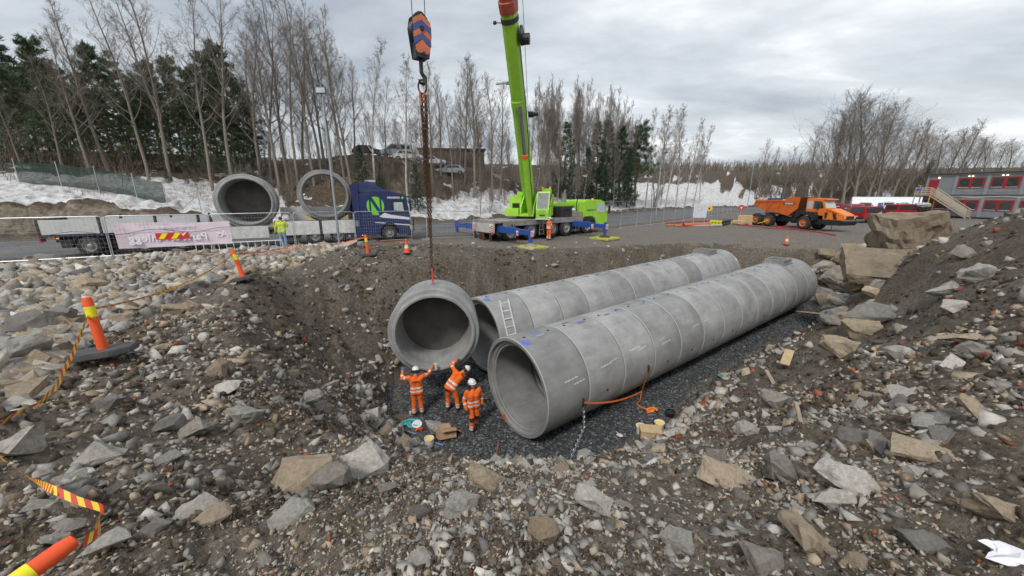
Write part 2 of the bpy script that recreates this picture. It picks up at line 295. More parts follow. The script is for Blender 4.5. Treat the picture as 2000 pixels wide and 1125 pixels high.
# ------------------------------------------------------------------ ground sheet (polar grid about the spoil heap)
def make_ground():
    az = np.concatenate([np.linspace(-180, -66, 24)[:-1], np.linspace(-66, 66, 600), np.linspace(66, 180, 24)[1:-1]])
    az = np.radians(az); na = len(az)
    rr = np.concatenate([np.exp(np.linspace(math.log(.5), math.log(34), 370))[:-1], np.exp(np.linspace(math.log(34), math.log(130), 150))[:-1], np.exp(np.linspace(math.log(130), math.log(900), 26))])
    nr = len(rr); X = np.outer(rr, np.sin(az)).ravel(); Y = np.outer(rr, np.cos(az)).ravel()
    X = np.concatenate([[0], X]); Y = np.concatenate([[0], Y])
    Z_ = zones(X, Y); H = height(X, Y, True, Z_)
    dF, iF, dT, iT, dn, df, s = Z_
    i = np.arange(nr - 1)[:, None]; j = np.arange(na)[None, :]; j2 = (j + 1) % na
    a = (1 + i * na + j); b = (1 + i * na + j2); c = (1 + (i + 1) * na + j2); d = (1 + (i + 1) * na + j)
    quads = np.stack([a, d, c, b], -1).reshape(-1, 4)
    tri = np.stack([np.zeros(na, int), 1 + np.arange(na), 1 + (np.arange(na) + 1) % na], -1)
    me = bpy.data.meshes.new('ground'); nv = len(X); nq = len(quads); ntr = len(tri)
    me.vertices.add(nv); me.vertices.foreach_set('co', np.stack([X, Y, H], -1).ravel().astype(np.float32))
    loops = np.concatenate([quads.ravel(), tri.ravel()]); me.loops.add(len(loops)); me.loops.foreach_set('vertex_index', loops.astype(np.int32))
    st = np.concatenate([np.arange(nq) * 4, nq * 4 + np.arange(ntr) * 3]); me.polygons.add(nq + ntr); me.polygons.foreach_set('loop_start', st.astype(np.int32))
    me.update(calc_edges=True); me.validate(); me.shade_smooth()
    # what lies where: R pit gravel / yard gravel, G snow, B leaf litter and rock of the banks
    nz = fbm(X * .35, Y * .35, 4, 91); nz2 = fbm(X * .9, Y * .9, 3, 97); nzl = fbm(X * .07, Y * .07, 3, 191)
    pit = np.where(iF, sst(-.1, .5, dF + .3 * nz), np.where(iT, sst(.35, 0, dF + .3 * nz2), 0))
    pit *= 1
    yard = sst(21.5, 25, Y + 1.5 * nz) * (dn < 0) * (~iT) * .75; yard = np.maximum(yard, sst(30, 45, np.hypot(X, Y)) * (dn < 0) * .8)
    north = np.clip(df, 0, 1)
    sn = np.zeros_like(X)
    left = (s < -20); mid = (s >= -20) & (s < 22); rt = s >= 22
    sn = np.where(left, sst(2.6, 3.6, df + .8 * nz) * sst(17, 9, df + 4 * nz), sn)
    sn = np.where(mid, sst(0.6, 2.2, df + 1.2 * nz) * sst(8.5, 4.5, df + 1.3 * nz + .8 * nz2 + 4 * nzl), sn)
    sn = np.where(rt, sst(.8, 3, df + nz) * sst(31, 24, df + 1.2 * nz + .6 * nz2 + 9 * nzl + 12 * sst(40, 30, s)), sn); sn = sn * (1 - sst(58, 84, s + 14 * nzl) * (1 - sst(-.12, .25, nz + .5 * nz2 - .004 * np.maximum(0, s - 74))))
    sn = np.maximum(sn, (df > 8) * sst(.34, .48, nz + .35 * nz2) * .9)
    roadside = (dn > 0) & (df < 3) & (df > -3)
    wet = np.where(iT, sst(6, 0, dF), 0) * .5
    ca = me.color_attributes.new('mask', 'FLOAT_COLOR', 'POINT')
    ca.data.foreach_set('color', np.stack([np.maximum(pit, yard * .999), sn, north, pit], -1).ravel().astype(np.float32))
    return link('ground', me)
ground = tag(make_ground(), kind='structure')

def ground_material():
    m = bpy.data.materials.new('earth'); m.use_nodes = True; n = m.node_tree.nodes; l = m.node_tree.links; b = n['Principled BSDF']
    tc = n.new('ShaderNodeTexCoord'); at = n.new('ShaderNodeAttribute'); at.attribute_name = 'mask'; sp = n.new('ShaderNodeSeparateColor'); l.new(at.outputs['Color'], sp.inputs[0])
    def noise(sc_, det=4, ro=.65, dist=0):
        det = min(det, 5)
        o = n.new('ShaderNodeTexNoise'); o.inputs['Scale'].default_value = sc_; o.inputs['Detail'].default_value = det; o.inputs['Roughness'].default_value = ro; o.inputs['Distortion'].default_value = dist; l.new(tc.outputs['Object'], o.inputs['Vector']); return o.outputs['Fac']
    def ramp(f, stops):
        r = n.new('ShaderNodeValToRGB'); l.new(f, r.inputs[0]); el = r.color_ramp.elements
        el[0].position, el[0].color = stops[0][0], (*stops[0][1], 1); el[1].position, el[1].color = stops[-1][0], (*stops[-1][1], 1)
        for p, c in stops[1:-1]: q = el.new(p); q.color = (*c, 1)
        return r.outputs[0]
    def mix(f, a, c):
        x = n.new('ShaderNodeMix'); x.data_type = 'RGBA'; l.new(f, x.inputs[0]); l.new(a, x.inputs[6]); l.new(c, x.inputs[7]); return x.outputs[2]
    def math_(op, a, c):
        x = n.new('ShaderNodeMath'); x.operation = op; x.use_clamp = True
        for i, v in enumerate((a, c)):
            if isinstance(v, (int, float)): x.inputs[i].default_value = v
            else: l.new(v, x.inputs[i])
        return x.outputs[0]
    broad = noise(.7, 5); fine = noise(9, 9, .75); grit = noise(38, 2, .8); speck = n.new('ShaderNodeTexVoronoi'); speck.inputs['Scale'].default_value = 26; l.new(tc.outputs['Object'], speck.inputs['Vector'])
    dirt = ramp(fine, [(.3, (.036, .027, .019)), (.5, (.098, .076, .054)), (.62, (.150, .118, .086)), (.75, (.27, .225, .17))])
    dirt2 = ramp(fine, [(.3, (.046, .039, .031)), (.5, (.125, .106, .085)), (.68, (.22, .192, .16)), (.8, (.35, .315, .27))])
    soil = mix(ramp(broad, [(.4, (0, 0, 0)), (.6, (1, 1, 1))]), dirt, dirt2)
    sc2 = n.new('ShaderNodeSeparateColor'); l.new(speck.outputs['Color'], sc2.inputs[0])
    pale = ramp(sc2.outputs[0], [(.0, (.10, .085, .07)), (.6, (.16, .14, .12)), (.93, (.36, .34, .31))])
    dm = math_('MULTIPLY', math_('LESS_THAN', speck.outputs['Distance'], .26), math_('GREATER_THAN', sc2.outputs[1], .62)); soil = mix(dm, soil, pale)
    gv = n.new('ShaderNodeTexVoronoi'); gv.inputs['Scale'].default_value = 17; l.new(tc.outputs['Object'], gv.inputs['Vector']); gs = n.new('ShaderNodeSeparateColor'); l.new(gv.outputs['Color'], gs.inputs[0])
    gravel = ramp(gs.outputs[0], [(0, (.028, .03, .032)), (.7, (.07, .073, .076)), (.95, (.2, .205, .21))])
    yard = ramp(fine, [(.3, (.08, .075, .068)), (.55, (.17, .163, .15)), (.75, (.31, .295, .275))])
    yard = mix(ramp(noise(.45, 5, .6, 1.5), [(.42, (0, 0, 0)), (.58, (1, 1, 1))]), yard, ramp(fine, [(.3, (.085, .068, .050)), (.7, (.24, .20, .155))]))
    soft = n.new('ShaderNodeMapRange'); l.new(math_('ADD', sp.outputs[0], math_('MULTIPLY', math_('SUBTRACT', fine, .5), .6)), soft.inputs['Value']); soft.inputs['From Min'].default_value = .3; soft.inputs['From Max'].default_value = .6
    loose = mix(at.outputs['Alpha'], yard, gravel)
    col = mix(soft.outputs[0], soil, loose)
    litter = ramp(noise(3.2, 9, .75), [(.3, (.025, .019, .013)), (.5, (.075, .055, .037)), (.65, (.13, .10, .068)), (.8, (.20, .165, .12))])
    col = mix(sp.outputs[2], col, litter)
    # bare rock where the bank is steep
    ge = n.new('ShaderNodeNewGeometry'); sx = n.new('ShaderNodeSeparateXYZ'); l.new(ge.outputs['Normal'], sx.inputs[0])
    steep = n.new('ShaderNodeMapRange'); l.new(sx.outputs[2], steep.inputs['Value']); steep.inputs['From Min'].default_value = .80; steep.inputs['From Max'].default_value = .66
    rockc = ramp(noise(1.7, 9, .7, 1.2), [(.3, (.055, .045, .035)), (.5, (.17, .14, .105)), (.62, (.25, .21, .16)), (.8, (.33, .30, .26))])
    col = mix(math_('MULTIPLY', steep.outputs[0], sp.outputs[2]), col, rockc)
    # old snow, broken up by litter
    sf = n.new('ShaderNodeMapRange'); l.new(math_('ADD', sp.outputs[1], math_('MULTIPLY', math_('SUBTRACT', noise(1.3, 8, .7), .5), 1.15)), sf.inputs['Value']); sf.inputs['From Min'].default_value = .42; sf.inputs['From Max'].default_value = .5
    snow = ramp(noise(1.6, 9, .75), [(.34, (.20, .17, .14)), (.44, (.44, .42, .40)), (.54, (.58, .58, .585)), (.70, (.72, .73, .75))])
    col = mix(sf.outputs[0], col, snow)
    l.new(col, b.inputs['Base Color']); b.inputs['Roughness'].default_value = .85; b.inputs['Specular IOR Level'].default_value = .3
    bp = n.new('ShaderNodeBump'); bp.inputs['Strength'].default_value = .9; bp.inputs['Distance'].default_value = .05; hh = math_('ADD', math_('MULTIPLY', fine, .6), math_('MULTIPLY', grit, .4)); l.new(hh, bp.inputs['Height']); l.new(bp.outputs[0], b.inputs['Normal'])
    return m
ground.data.materials.append(ground_material())

def strip(name, A, B, n, dz, m, za=0, taper=None):
    def res(P, k):
        P = np.array(P, float); d = np.concatenate([[0], np.cumsum(np.hypot(*np.diff(P, axis=0).T))]); t = np.linspace(0, d[-1], k); return np.stack([np.interp(t, d, P[:, 0]), np.interp(t, d, P[:, 1])], -1)
    a, b = res(A, n), res(B, n); k = 8; mb = MB(); P = []
    for i in range(n):
        for j in range(k + 1):
            q = a[i] * (1 - j / k) + b[i] * j / k; P.append((q[0], q[1], float(np.interp(q[0], [-40, -8, 5, 20, 100], [.2, .18, -.18, -.3, -.3])) + dz))
    mb.add(P, [(i * (k + 1) + j, i * (k + 1) + j + 1, (i + 1) * (k + 1) + j + 1, (i + 1) * (k + 1) + j) for i in range(n - 1) for j in range(k)])
    return mb.build(name, m)
asphalt = mat('asphalt', (.105, .105, .108), .8, var=.22, scale=.5, bump=.4, bscale=60, dirt=.45, dirtcol=(.19, .175, .155))
NA = [(-70, -3.5), (-40, 10.6), (-22.8, 18.9), (-8.8, 26.2), (-.6, 32.7), (8.3, 39.2), (15, 45.5), (29, 61), (45, 79), (71.5, 93.5), (110, 91.5), (198, 71.5)]
FA = [(-78, 4.0), (-52, 15.8), (-35, 24), (-21.4, 31), (-9, 39.5), (2.5, 50.5), (27.5, 76.5), (48.5, 95.5), (75, 105.5), (110, 101.5), (200, 81.5)]
road = tag(strip('road', NA, FA, 90, .012, asphalt), kind='structure')

# ------------------------------------------------------------------ loose stones
rng = np.random.default_rng(7)
def hull(seed, npt, flat=(1, .8, .6), subdiv=0, amp=.05, boxy=.55):
    r_ = np.random.default_rng(seed); p = r_.normal(size=(npt, 3)); p /= np.linalg.norm(p, axis=1)[:, None]
    p = p / (np.abs(p).max(1)[:, None] ** boxy); p *= r_.uniform(.82, 1.08, (npt, 1)); p *= np.array(flat)
    bm = bmesh.new(); [bm.verts.new(q) for q in p]; res = bmesh.ops.convex_hull(bm, input=bm.verts)
    bmesh.ops.delete(bm, geom=[v for v in bm.verts if not v.link_faces], context='VERTS')
    if subdiv:
        bmesh.ops.subdivide_edges(bm, edges=bm.edges, cuts=subdiv, use_grid_fill=True); bmesh.ops.triangulate(bm, faces=bm.faces)
        bm.normal_update()
        co = np.array([v.co for v in bm.verts]); nn_ = np.array([v.normal for v in bm.verts]); o = seed * 3.7
        d = fbm(co[:, 0] * 2.2 + o + co[:, 2] * 1.7, co[:, 1] * 2.2 - co[:, 2] * 1.3, 4, seed) * amp * 2.2 + (vnoise(co[:, 0] * 1.3 + o + co[:, 1] * 2, co[:, 2] * 4.0 + co[:, 0], seed) - .5) * amp * 1.4
        if subdiv >= 5:
            t_ = vnoise(co[:, 0] * 2.1 + co[:, 2] * 3.1 + o, co[:, 1] * 2.1 - co[:, 2] * 2.2, seed + 9); d = d + np.round(t_ * 4) / 4 * .11 - .055 + (np.abs(vnoise(co[:, 0] * 3 + co[:, 1] + o, co[:, 2] * 5, seed + 3) - .5) < .06) * -.05
        for v, dd, q in zip(bm.verts, d, nn_): v.co += Vector(q * dd)
    bmesh.ops.recalc_face_normals(bm, faces=bm.faces)
    bmesh.ops.triangulate(bm, faces=bm.faces)
    V = np.array([v.co for v in bm.verts]); V = (V - (V.max(0) + V.min(0)) / 2); V = V / (np.abs(V).max(0) / np.array(flat)); bm.verts.index_update(); Fc = np.array([[v.index for v in f.verts] for f in bm.faces]); bm.free(); return V, Fc
TMPL = [hull(i, 9, (1, rng.uniform(.55, .9), rng.uniform(.35, .75)), boxy=.75) for i in range(20)]
CHIP = [hull(50 + i, 7, (1, .75, .5)) for i in range(8)]
PAL = np.array((1.13, 1.09, 1.03)) * np.array([(.30, .295, .28), (.40, .385, .36), (.25, .235, .215), (.33, .275, .205), (.20, .195, .19), (.47, .455, .43), (.28, .225, .165), (.145, .14, .135), (.27, .085, .045), (.36, .30, .225)])
PW_GREY = np.array([.26, .18, .18, .07, .12, .08, .05, .05, .004, .006]); PW_TAN = np.array([.17, .16, .15, .18, .06, .07, .12, .04, .0, .05]); PW_BRICK = np.array([.22, .17, .18, .06, .1, .09, .05, .07, .045, .015])
def rotm(n, tilt=.5):
    a = rng.uniform(0, 6.283, n); b = rng.normal(0, tilt, n); c = rng.normal(0, tilt, n)
    ca, sa, cb, sb, cc, s_ = np.cos(a), np.sin(a), np.cos(b), np.sin(b), np.cos(c), np.sin(c); O = np.zeros(n); I = np.ones(n)
    Rz = np.stack([ca, -sa, O, sa, ca, O, O, O, I], -1).reshape(n, 3, 3); Rx = np.stack([I, O, O, O, cb, -sb, O, sb, cb], -1).reshape(n, 3, 3); Ry = np.stack([cc, O, s_, O, I, O, -s_, O, cc], -1).reshape(n, 3, 3)
    return Rz @ Rx @ Ry
def bulk(name, P, S, C, T, m, label, cat, parent=None, tilt=.5):
    n = len(P); Rm = rotm(n, tilt); k = rng.integers(0, len(T), n); VV = []; FF = []; CC = []; o = 0
    for i, (V, Fc) in enumerate(T):
        q = np.where(k == i)[0]
        if not len(q): continue
        W = np.einsum('nij,vj->nvi', Rm[q], V) * S[q][:, None, None] + P[q][:, None, :]
        VV.append(W.reshape(-1, 3)); FF.append((Fc[None] + (o + np.arange(len(q)) * len(V))[:, None, None]).reshape(-1, 3)); CC.append(np.repeat(np.concatenate([C[q], np.ones((len(q), 1))], 1), len(V), 0)); o += len(q) * len(V)
    V = np.concatenate(VV); Fc = np.concatenate(FF); Cc = np.concatenate(CC)
    me = bpy.data.meshes.new(name); me.vertices.add(len(V)); me.vertices.foreach_set('co', V.ravel().astype(np.float32)); me.loops.add(Fc.size); me.loops.foreach_set('vertex_index', Fc.ravel().astype(np.int32))
    me.polygons.add(len(Fc)); me.polygons.foreach_set('loop_start', (np.arange(len(Fc)) * 3).astype(np.int32)); me.update(calc_edges=True)
    ca = me.color_attributes.new('tint', 'FLOAT_COLOR', 'POINT'); ca.data.foreach_set('color', Cc.ravel().astype(np.float32)); me.materials.append(m)
    o_ = link(name, me, parent); tag(o_, label, cat, None, 'stuff'); return o_
stone_bulk = mat('loose_stone', (.3, .3, .3), .85, var=.28, scale=14, bump=.5, bscale=50, dirt=.25, dirtcol=(.11, .095, .075), attr='tint', spec=.35)
stone_one = mat('single_stone', (.3, .3, .3), .85, var=.32, scale=5, bump=.7, bscale=22, dirt=.3, dirtcol=(.115, .095, .073), attr='object', spec=.35)

def sample_stones(n, rmin, rmax, smul, smin_px, sig=.62):
    a = np.radians(rng.uniform(-72, 72, n)); r_ = np.exp(rng.uniform(math.log(rmin), math.log(rmax), n)); x = r_ * np.sin(a); y = r_ * np.cos(a)
    Z_ = zones(x, y); dF, iF, dT, iT, dn, df, s = Z_
    left = (x < -4.5) & ~iT & (dn < -.2) & (y < 24)
    rub = left * sst(-5.5, -9, x + fbm(x * .3, y * .3, 3, 3) * 2 - .15 * y) * sst(.9, 2.4, dT + fbm(x * .5, y * .5, 3, 33) * .8) * np.where(y > 13.5, sst(-8.2, -11.5, x), 1)
    edge = sst(1.2, 0, np.abs(dT)) * .25
    wall = (iT & ~iF)
    right = sst(3, 7, x) * (y < 20)
    clump = np.clip(.55 + 1.3 * fbm(x * .6 + 3, y * .6, 3, 60), .1, 1.6)
    dens = np.where(iF, 0, np.where(wall, .12, .20)) * clump; dens = np.where(~wall & (r_ < 6), dens * .55, dens)
    dens = np.where(left, np.maximum(dens * .55, rub * 1.5), dens)
    foot = wall & (dF < 1.2); dens = np.where(foot, np.maximum(dens, .8 * np.clip(clump, .3, 1)), dens)
    dens = np.where((right > .3) & ~iT & (r_ > 8), dens * 1.7, dens)
    dens = np.where((dn > -.3) | (y > 30), 0, dens); dens = np.where((y > 21.5) & ~iT, dens * .5, dens)
    keep = rng.uniform(0, 1, n) < dens; keep &= ~((dF < .25) & iT)
    x, y, r_ = x[keep], y[keep], r_[keep]; rub = rub[keep]; right = right[keep]; foot = foot[keep]
    Zk = tuple(q[keep] for q in Z_); h_ = height(x, y, True, Zk)
    n2 = len(x); size = np.exp(rng.normal(math.log(smul), sig, n2)) * 1.12; size *= np.clip(r_ / 8.5, .30, 1.0); size *= np.where(rub > .4, 1.9, 1.0) * np.where(foot, 1.35, 1)
    dist = np.sqrt(x * x + y * y + (CAMZ - h_) ** 2); size = np.minimum(size, np.where(rub > .3, .30, np.clip(.016 * dist ** 1.25, .04, .26))); ok = size * 2 * 381 / dist > smin_px
    pw = np.where((rub > .3)[:, None], PW_TAN, np.where((right > .3)[:, None], PW_BRICK, PW_GREY)); pw = pw / pw.sum(1)[:, None]
    ci = (rng.uniform(0, 1, (n2, 1)) > np.cumsum(pw, 1)).sum(1).clip(0, 9); C = PAL[ci] * rng.uniform(.72, 1.15, (n2, 1))
    P = np.stack([x, y, h_ - size * .04], -1); ok &= np.hypot(x + 6.85, y - 5.65) > .6
    return P[ok], size[ok], C[ok], (dist[ok]), rub[ok], right[ok], ci[ok]
P1 = [sample_stones(122000, 1.0, 32, .060, 1.9), sample_stones(2000, 2.2, 30, .12, 5)]
P, S, C, D, RUB, RGT, CI = [np.concatenate([q[i] for q in P1]) for i in range(7)]
pxs = 2 * S * 722 / D; qx, qy, _ = project(P[:, 0], P[:, 1], P[:, 2])
inview = (qx > 10) & (qx < 1990) & (qy > 10) & (qy < 1110)
order = np.argsort(-np.where(inview, pxs, 0)); N_ONE = 235
one = order[:N_ONE]; rest = order[N_ONE:]
cap = rest[:40000]
# ---- the biggest ones singly
def rockmesh(seed, npt=15, flat=(1, .8, .6), sub=2, amp=.05, name='boulder', boxy=.55):
    V, Fc = hull(seed, npt, flat, sub, amp, boxy); me = bpy.data.meshes.new(name); me.from_pydata(V.tolist(), [], Fc.tolist()); me.materials.append(stone_one)
    return me
RM = [rockmesh(200 + i, 10, (1, .62 + .035 * i, .42 + .04 * (i % 5)), 1, .05, 'stone', .75) for i in range(12)]
colname = ['grey', 'pale grey', 'brownish grey', 'tan', 'dark grey', 'whitish', 'brown', 'nearly black', 'brick red', 'buff']
STONES = []
for q, i in enumerate(one):
    x, y, z = P[i]; o = link('stone', RM[q % 12]); o.location = (x, y, z + S[i] * .04); STONES.append((o, CI[i], qx[i], qy[i], pxs[i])); o.rotation_euler = (rng.normal(0, .35), rng.normal(0, .35), rng.uniform(0, 6.28)); o.scale = (S[i] * 1.05,) * 3
    c = C[i]; o.color = (*c, 1)
    if RUB[i] > .3: where, grp = 'in the rubble field left of the pit', 'stones of the rubble field'
    elif RGT[i] > .3: where, grp = 'on the earth slope right of the pit', 'stones on the right slope'
    elif y > 9: where, grp = 'on the far excavated bank of the pit', 'stones on the far bank'
    else: where, grp = 'on the earth heap in the foreground', 'stones on the foreground heap'
    kind_ = 'brick fragment' if CI[i] == 8 else 'angular stone'
    tag(o, f'{colname[CI[i]]} {kind_} {where}', 'stone', f'{colname[CI[i]]} {grp}')
bulk('stone_rubble', P[cap], S[cap], C[cap], TMPL, stone_bulk, 'small broken stones and chips scattered over the earth', 'rubble')
# ---- pebbles and grit in the soil of the heap
def grit(n):
    a = np.radians(rng.uniform(-70, 70, n)); r_ = np.exp(rng.uniform(math.log(.9), math.log(13), n)); x = r_ * np.sin(a); y = r_ * np.cos(a); dF, iF = pdist(x, y, FLOOR, True); k = ~iF & (rng.uniform(0, 1, n) < np.clip(.5 + 1.2 * fbm(x * .8, y * .8, 3, 71), .12, 1)); x, y, r_ = x[k], y[k], r_[k]
    s_ = np.exp(rng.normal(math.log(.0042), .45, len(x))) * np.clip(r_, 1.4, 13); C = PAL[rng.choice(10, len(x), p=(.16, .14, .13, .14, .07, .09, .10, .07, .03, .07))] * rng.uniform(.7, 1.2, (len(x), 1)) * np.array((1.03, 1, .95))
    return np.stack([x, y, height(x, y) + s_ * .25], -1), s_, C
a_, b_, c_ = grit(52000)
bulk('grit', a_, b_, c_, CHIP, stone_bulk, 'small pebbles and grit mixed into the brown soil', 'grit', tilt=1.0)
# ---- clods of soil
def clods(n):
    a = np.radians(rng.uniform(-60, 60, n)); r_ = np.exp(rng.uniform(math.log(1.2), math.log(24), n)); x = r_ * np.sin(a); y = r_ * np.cos(a); dF, iF = pdist(x, y, FLOOR, True); dn, _ = pdist(x, y, NEAR, False); k = ~iF & (dn < -2) & (rng.uniform(0, 1, n) < np.clip(.4 + 1.5 * fbm(x * .7 + 9, y * .7, 3, 171), .05, 1)); x, y, r_ = x[k], y[k], r_[k]
    s_ = np.minimum(np.exp(rng.normal(math.log(.0085), .5, len(x))) * np.clip(r_, 2, 11), np.clip(.013 * r_, .03, .11)); v = rng.uniform(.55, 1.35, (len(x), 1)); C = np.array((.105, .083, .062)) * v
    return np.stack([x, y, height(x, y) - s_ * .1], -1), s_, C
a_, b_, c_ = clods(27000)
bulk('soil_clods', a_, b_, c_, TMPL, mat('clod_soil', (.1, .08, .06), .95, var=.35, scale=12, bump=.8, bscale=30, attr='tint', spec=.15), 'dark brown clods of loose soil on the excavated slopes', 'soil', tilt=1.0)
# ---- crushed stone on the pit floor
def pit_gravel(n):
    x = rng.uniform(-5, 21, n); y = rng.uniform(7.5, 28.5, n); dF, iF = pdist(x, y, FLOOR, True); k = iF & (rng.uniform(0, 1, n) < np.clip(14 / np.hypot(x, y), .25, 1) ** 1.6)
    x, y = x[k], y[k]; s_ = rng.uniform(.018, .05, len(x)) * np.clip(np.hypot(x, y) / 12, 1, 1.6)
    g = rng.uniform(.04, .12, len(x)); g = np.where(rng.uniform(0, 1, len(x)) < .05, rng.uniform(.18, .34, len(x)), g)
    return np.stack([x, y, height(x, y) + s_ * .2], -1), s_, np.stack([g * .97, g, g * 1.03], -1)
a_, b_, c_ = pit_gravel(60000)
bulk('crushed_gravel', a_, b_, c_, CHIP, mat('gravel_chip', (.1, .1, .1), .6, var=.25, scale=20, attr='tint'), 'dark wet crushed gravel covering the pit floor', 'gravel', tilt=1.0)
# ------------------------------------------------------------------ the stones one can pick out
BIG = [ # px, py, width px, height px, palette, label
 (1792, 505, 185, 118, 9, 'huge buff and brown blasted boulder standing on the right rim of the pit'),
 (1764, 588, 190, 88, 9, 'huge buff boulder with sloping flat top below the tallest boulder'),
 (1714, 632, 80, 46, 4, 'grey layered block wedged under the second huge boulder'),
 (1920, 545, 66, 40, 0, 'grey-green angular block on the slope right of the huge boulders'),
 (1850, 575, 58, 36, 0, 'grey rock half buried right of the second huge boulder'),
 (1893, 500, 42, 26, 2, 'brownish block between the tallest boulder and the earth heap'),
 (1803, 512, 50, 24, 1, 'pale slab lying on top of the second huge boulder'),
 (1765, 700, 52, 32, 1, 'pale pointed stone on the slope under the grey layered block'),
 (1872, 606, 44, 24, 1, 'pale flat stone below the half buried grey rock'),
 (1886, 668, 66, 22, 9, 'long buff stone lying aslant on the right slope'),
 (1650, 690, 70, 40, 3, 'tan broken stone at the foot of the right rock wall'),
 (1640, 560, 60, 48, 2, 'brown stone in the rock wall behind the far pipe end'),
 (1660, 520, 52, 34, 6, 'brown ledge stone at the top of the rock wall'),
 (1625, 625, 46, 36, 2, 'dark brown stone at the base of the rock wall'),
 (1690, 655, 64, 40, 3, 'tan stone below the second huge boulder'),
 (1690, 490, 30, 18, 1, 'pale stone on the heap beside the tallest boulder'),
 (1660, 487, 26, 15, 0, 'grey stone on the little heap by the far right rim'),
 (25, 890, 78, 60, 1, 'large pale grey stone at the left edge of the picture above the tape'),
 (182, 905, 82, 50, 1, 'large grey stone with ridged top in the left foreground'),
 (213, 800, 42, 38, 4, 'dark blue-grey stone upright left of centre foreground'),
 (473, 825, 72, 36, 0, 'flat oblong grey slab on the earth in the left middle'),
 (370, 858, 68, 36, 2, 'broad brownish stone below left of the oblong slab'),
 (328, 838, 54, 32, 4, 'tilted dark grey slab above the broad brownish stone'),
 (377, 1005, 72, 40, 1, 'pale wedge stone right of the barrier tape'),
 (192, 1085, 78, 42, 1, 'pale pinkish stone beside the fallen marker post'),
 (105, 1068, 44, 30, 0, 'grey stone left of the fallen marker post'),
 (563, 1022, 82, 42, 0, 'blue-grey slab leaning in the lower left foreground'),
 (400, 1025, 72, 22, 9, 'long tan slab under the pale wedge stone'),
 (290, 1050, 62, 30, 2, 'brown-grey slab right of the tape bend'),
 (133, 970, 70, 26, 4, 'dark grey flat stone under the barrier tape'),
 (323, 905, 46, 24, 0, 'grey stone right of the large ridged stone'),
 (585, 950, 140, 62, 3, 'broad tan bedrock slab at the left brink of the foreground'),
 (715, 930, 84, 74, 5, 'big whitish quartz boulder on the brink left of the pit'),
 (640, 955, 80, 50, 2, 'brown flaky rock under the big whitish boulder'),
 (901, 1010, 66, 60, 0, 'upright grey slab with pale veins in the centre foreground'),
 (1160, 1000, 96, 74, 5, 'round whitish boulder on the brink below the big pipe'),
 (817, 1105, 48, 44, 5, 'pale lumpy stone at the bottom centre'),
 (945, 950, 78, 34, 3, 'elongated tan stone on the brink in the centre'),
 (820, 1012, 48, 34, 7, 'dark stone left of the upright grey slab'),
 (1062, 1055, 64, 48, 6, 'dark brown earthy lump in the centre foreground'),
 (757, 965, 40, 22, 2, 'flat brownish stone right of the big whitish boulder'),
 (1405, 900, 46, 30, 0, 'grey rounded stone on the near right bank'),
 (1531, 940, 60, 60, 2, 'brown-grey blocky stone on the near right bank'),
 (1812, 902, 88, 36, 9, 'pale tan stone on the right slope with white crust'),
 (1632, 988, 80, 32, 1, 'long pale grey stone in the right foreground'),
 (1655, 952, 92, 40, 5, 'pale jagged stone above the long pale grey one'),
 (1685, 862, 72, 14, 7, 'dark flat slab like a paving stone on the right'),
 (1592, 1072, 134, 46, 9, 'broad flat tan slab in the lower right foreground'),
 (1492, 1112, 100, 50, 2, 'broad brown-grey stone at the bottom right of centre'),
 (1807, 1072, 74, 38, 4, 'blue-grey block in the lower right foreground'),
 (1950, 1020, 90, 54, 9, 'buff stone at the right edge of the picture'),
 (1667, 1112, 46, 38, 3, 'tan chunky stone at the bottom right'),
 (1325, 1072, 64, 44, 0, 'grey tilted slab in the lower foreground right of centre'),
 (1916, 815, 68, 32, 9, 'long buff stone high on the right slope'),
 (1425, 945, 126, 26, 9, 'flat tan slab sunk in the near right bank'),
 (1517, 800, 60, 36, 2, 'brown-grey stones block above the near right bank'),
 (1460, 850, 40, 30, 1, 'pale stone near the foot of the right bank'),
 (170, 566, 54, 28, 6, 'brown boulder in the rubble field above the nearest standing post'),
 (115, 632, 46, 46, 4, 'upright blue-grey stone in the rubble left of the post'),
 (54, 652, 84, 58, 7, 'dark layered boulder at the left edge of the rubble'),
 (30, 705, 88, 64, 0, 'big grey boulder at the left edge below the dark layered one'),
 (232, 634, 38, 32, 3, 'tan stone right of the nearest standing post'),
 (337, 612, 40, 26, 9, 'buff stone on the edge of the rubble field beside its twin'),
 (370, 606, 28, 25, 9, 'small buff cube of rock right of a buff stone'),
 (410, 552, 44, 22, 2, 'brown-grey stone left of the middle marker post'),
 (452, 554, 44, 18, 6, 'flat brown stone against the middle marker post'),
 (367, 566, 42, 24, 4, 'blue-grey boulder in the rubble under the tape'),
 (82, 513, 56, 24, 0, 'grey boulder at the rubble edge in front of the trailer tail'),
 (672, 484, 46, 14, 1, 'pale stone at the foot of the lamp post'),
 (420, 735, 44, 44, 6, 'brown rock sticking out of the left pit edge'),
 (70, 700, 72, 22, 2, 'long flat stone under the big grey boulder'),
 (440, 766, 54, 18, 5, 'white flat stone on the left slope'),
 (605, 788, 42, 26, 0, 'grey stone on the left pit slope'),
 (850, 848, 40, 30, 0, 'grey block on the pit floor beside the cardboard box'),
 (790, 690, 30, 32, 4, 'dark stone at the left foot of the hanging pipe'),
]
_r = random.Random(8); _rw = sorted((1606 + _r.uniform(0, 112), 498 + _r.uniform(0, 140)) for _ in range(20))
BIG += [(x_, y_, _r.uniform(24, 46), _r.uniform(16, 30), _r.choice((2, 3, 6, 0, 9, 4)), f'broken rock of the right pit face, {ORD[k_]} from the left there') for k_, (x_, y_) in enumerate(_rw)]
_h = hits([(b[0], b[1]) for b in BIG])
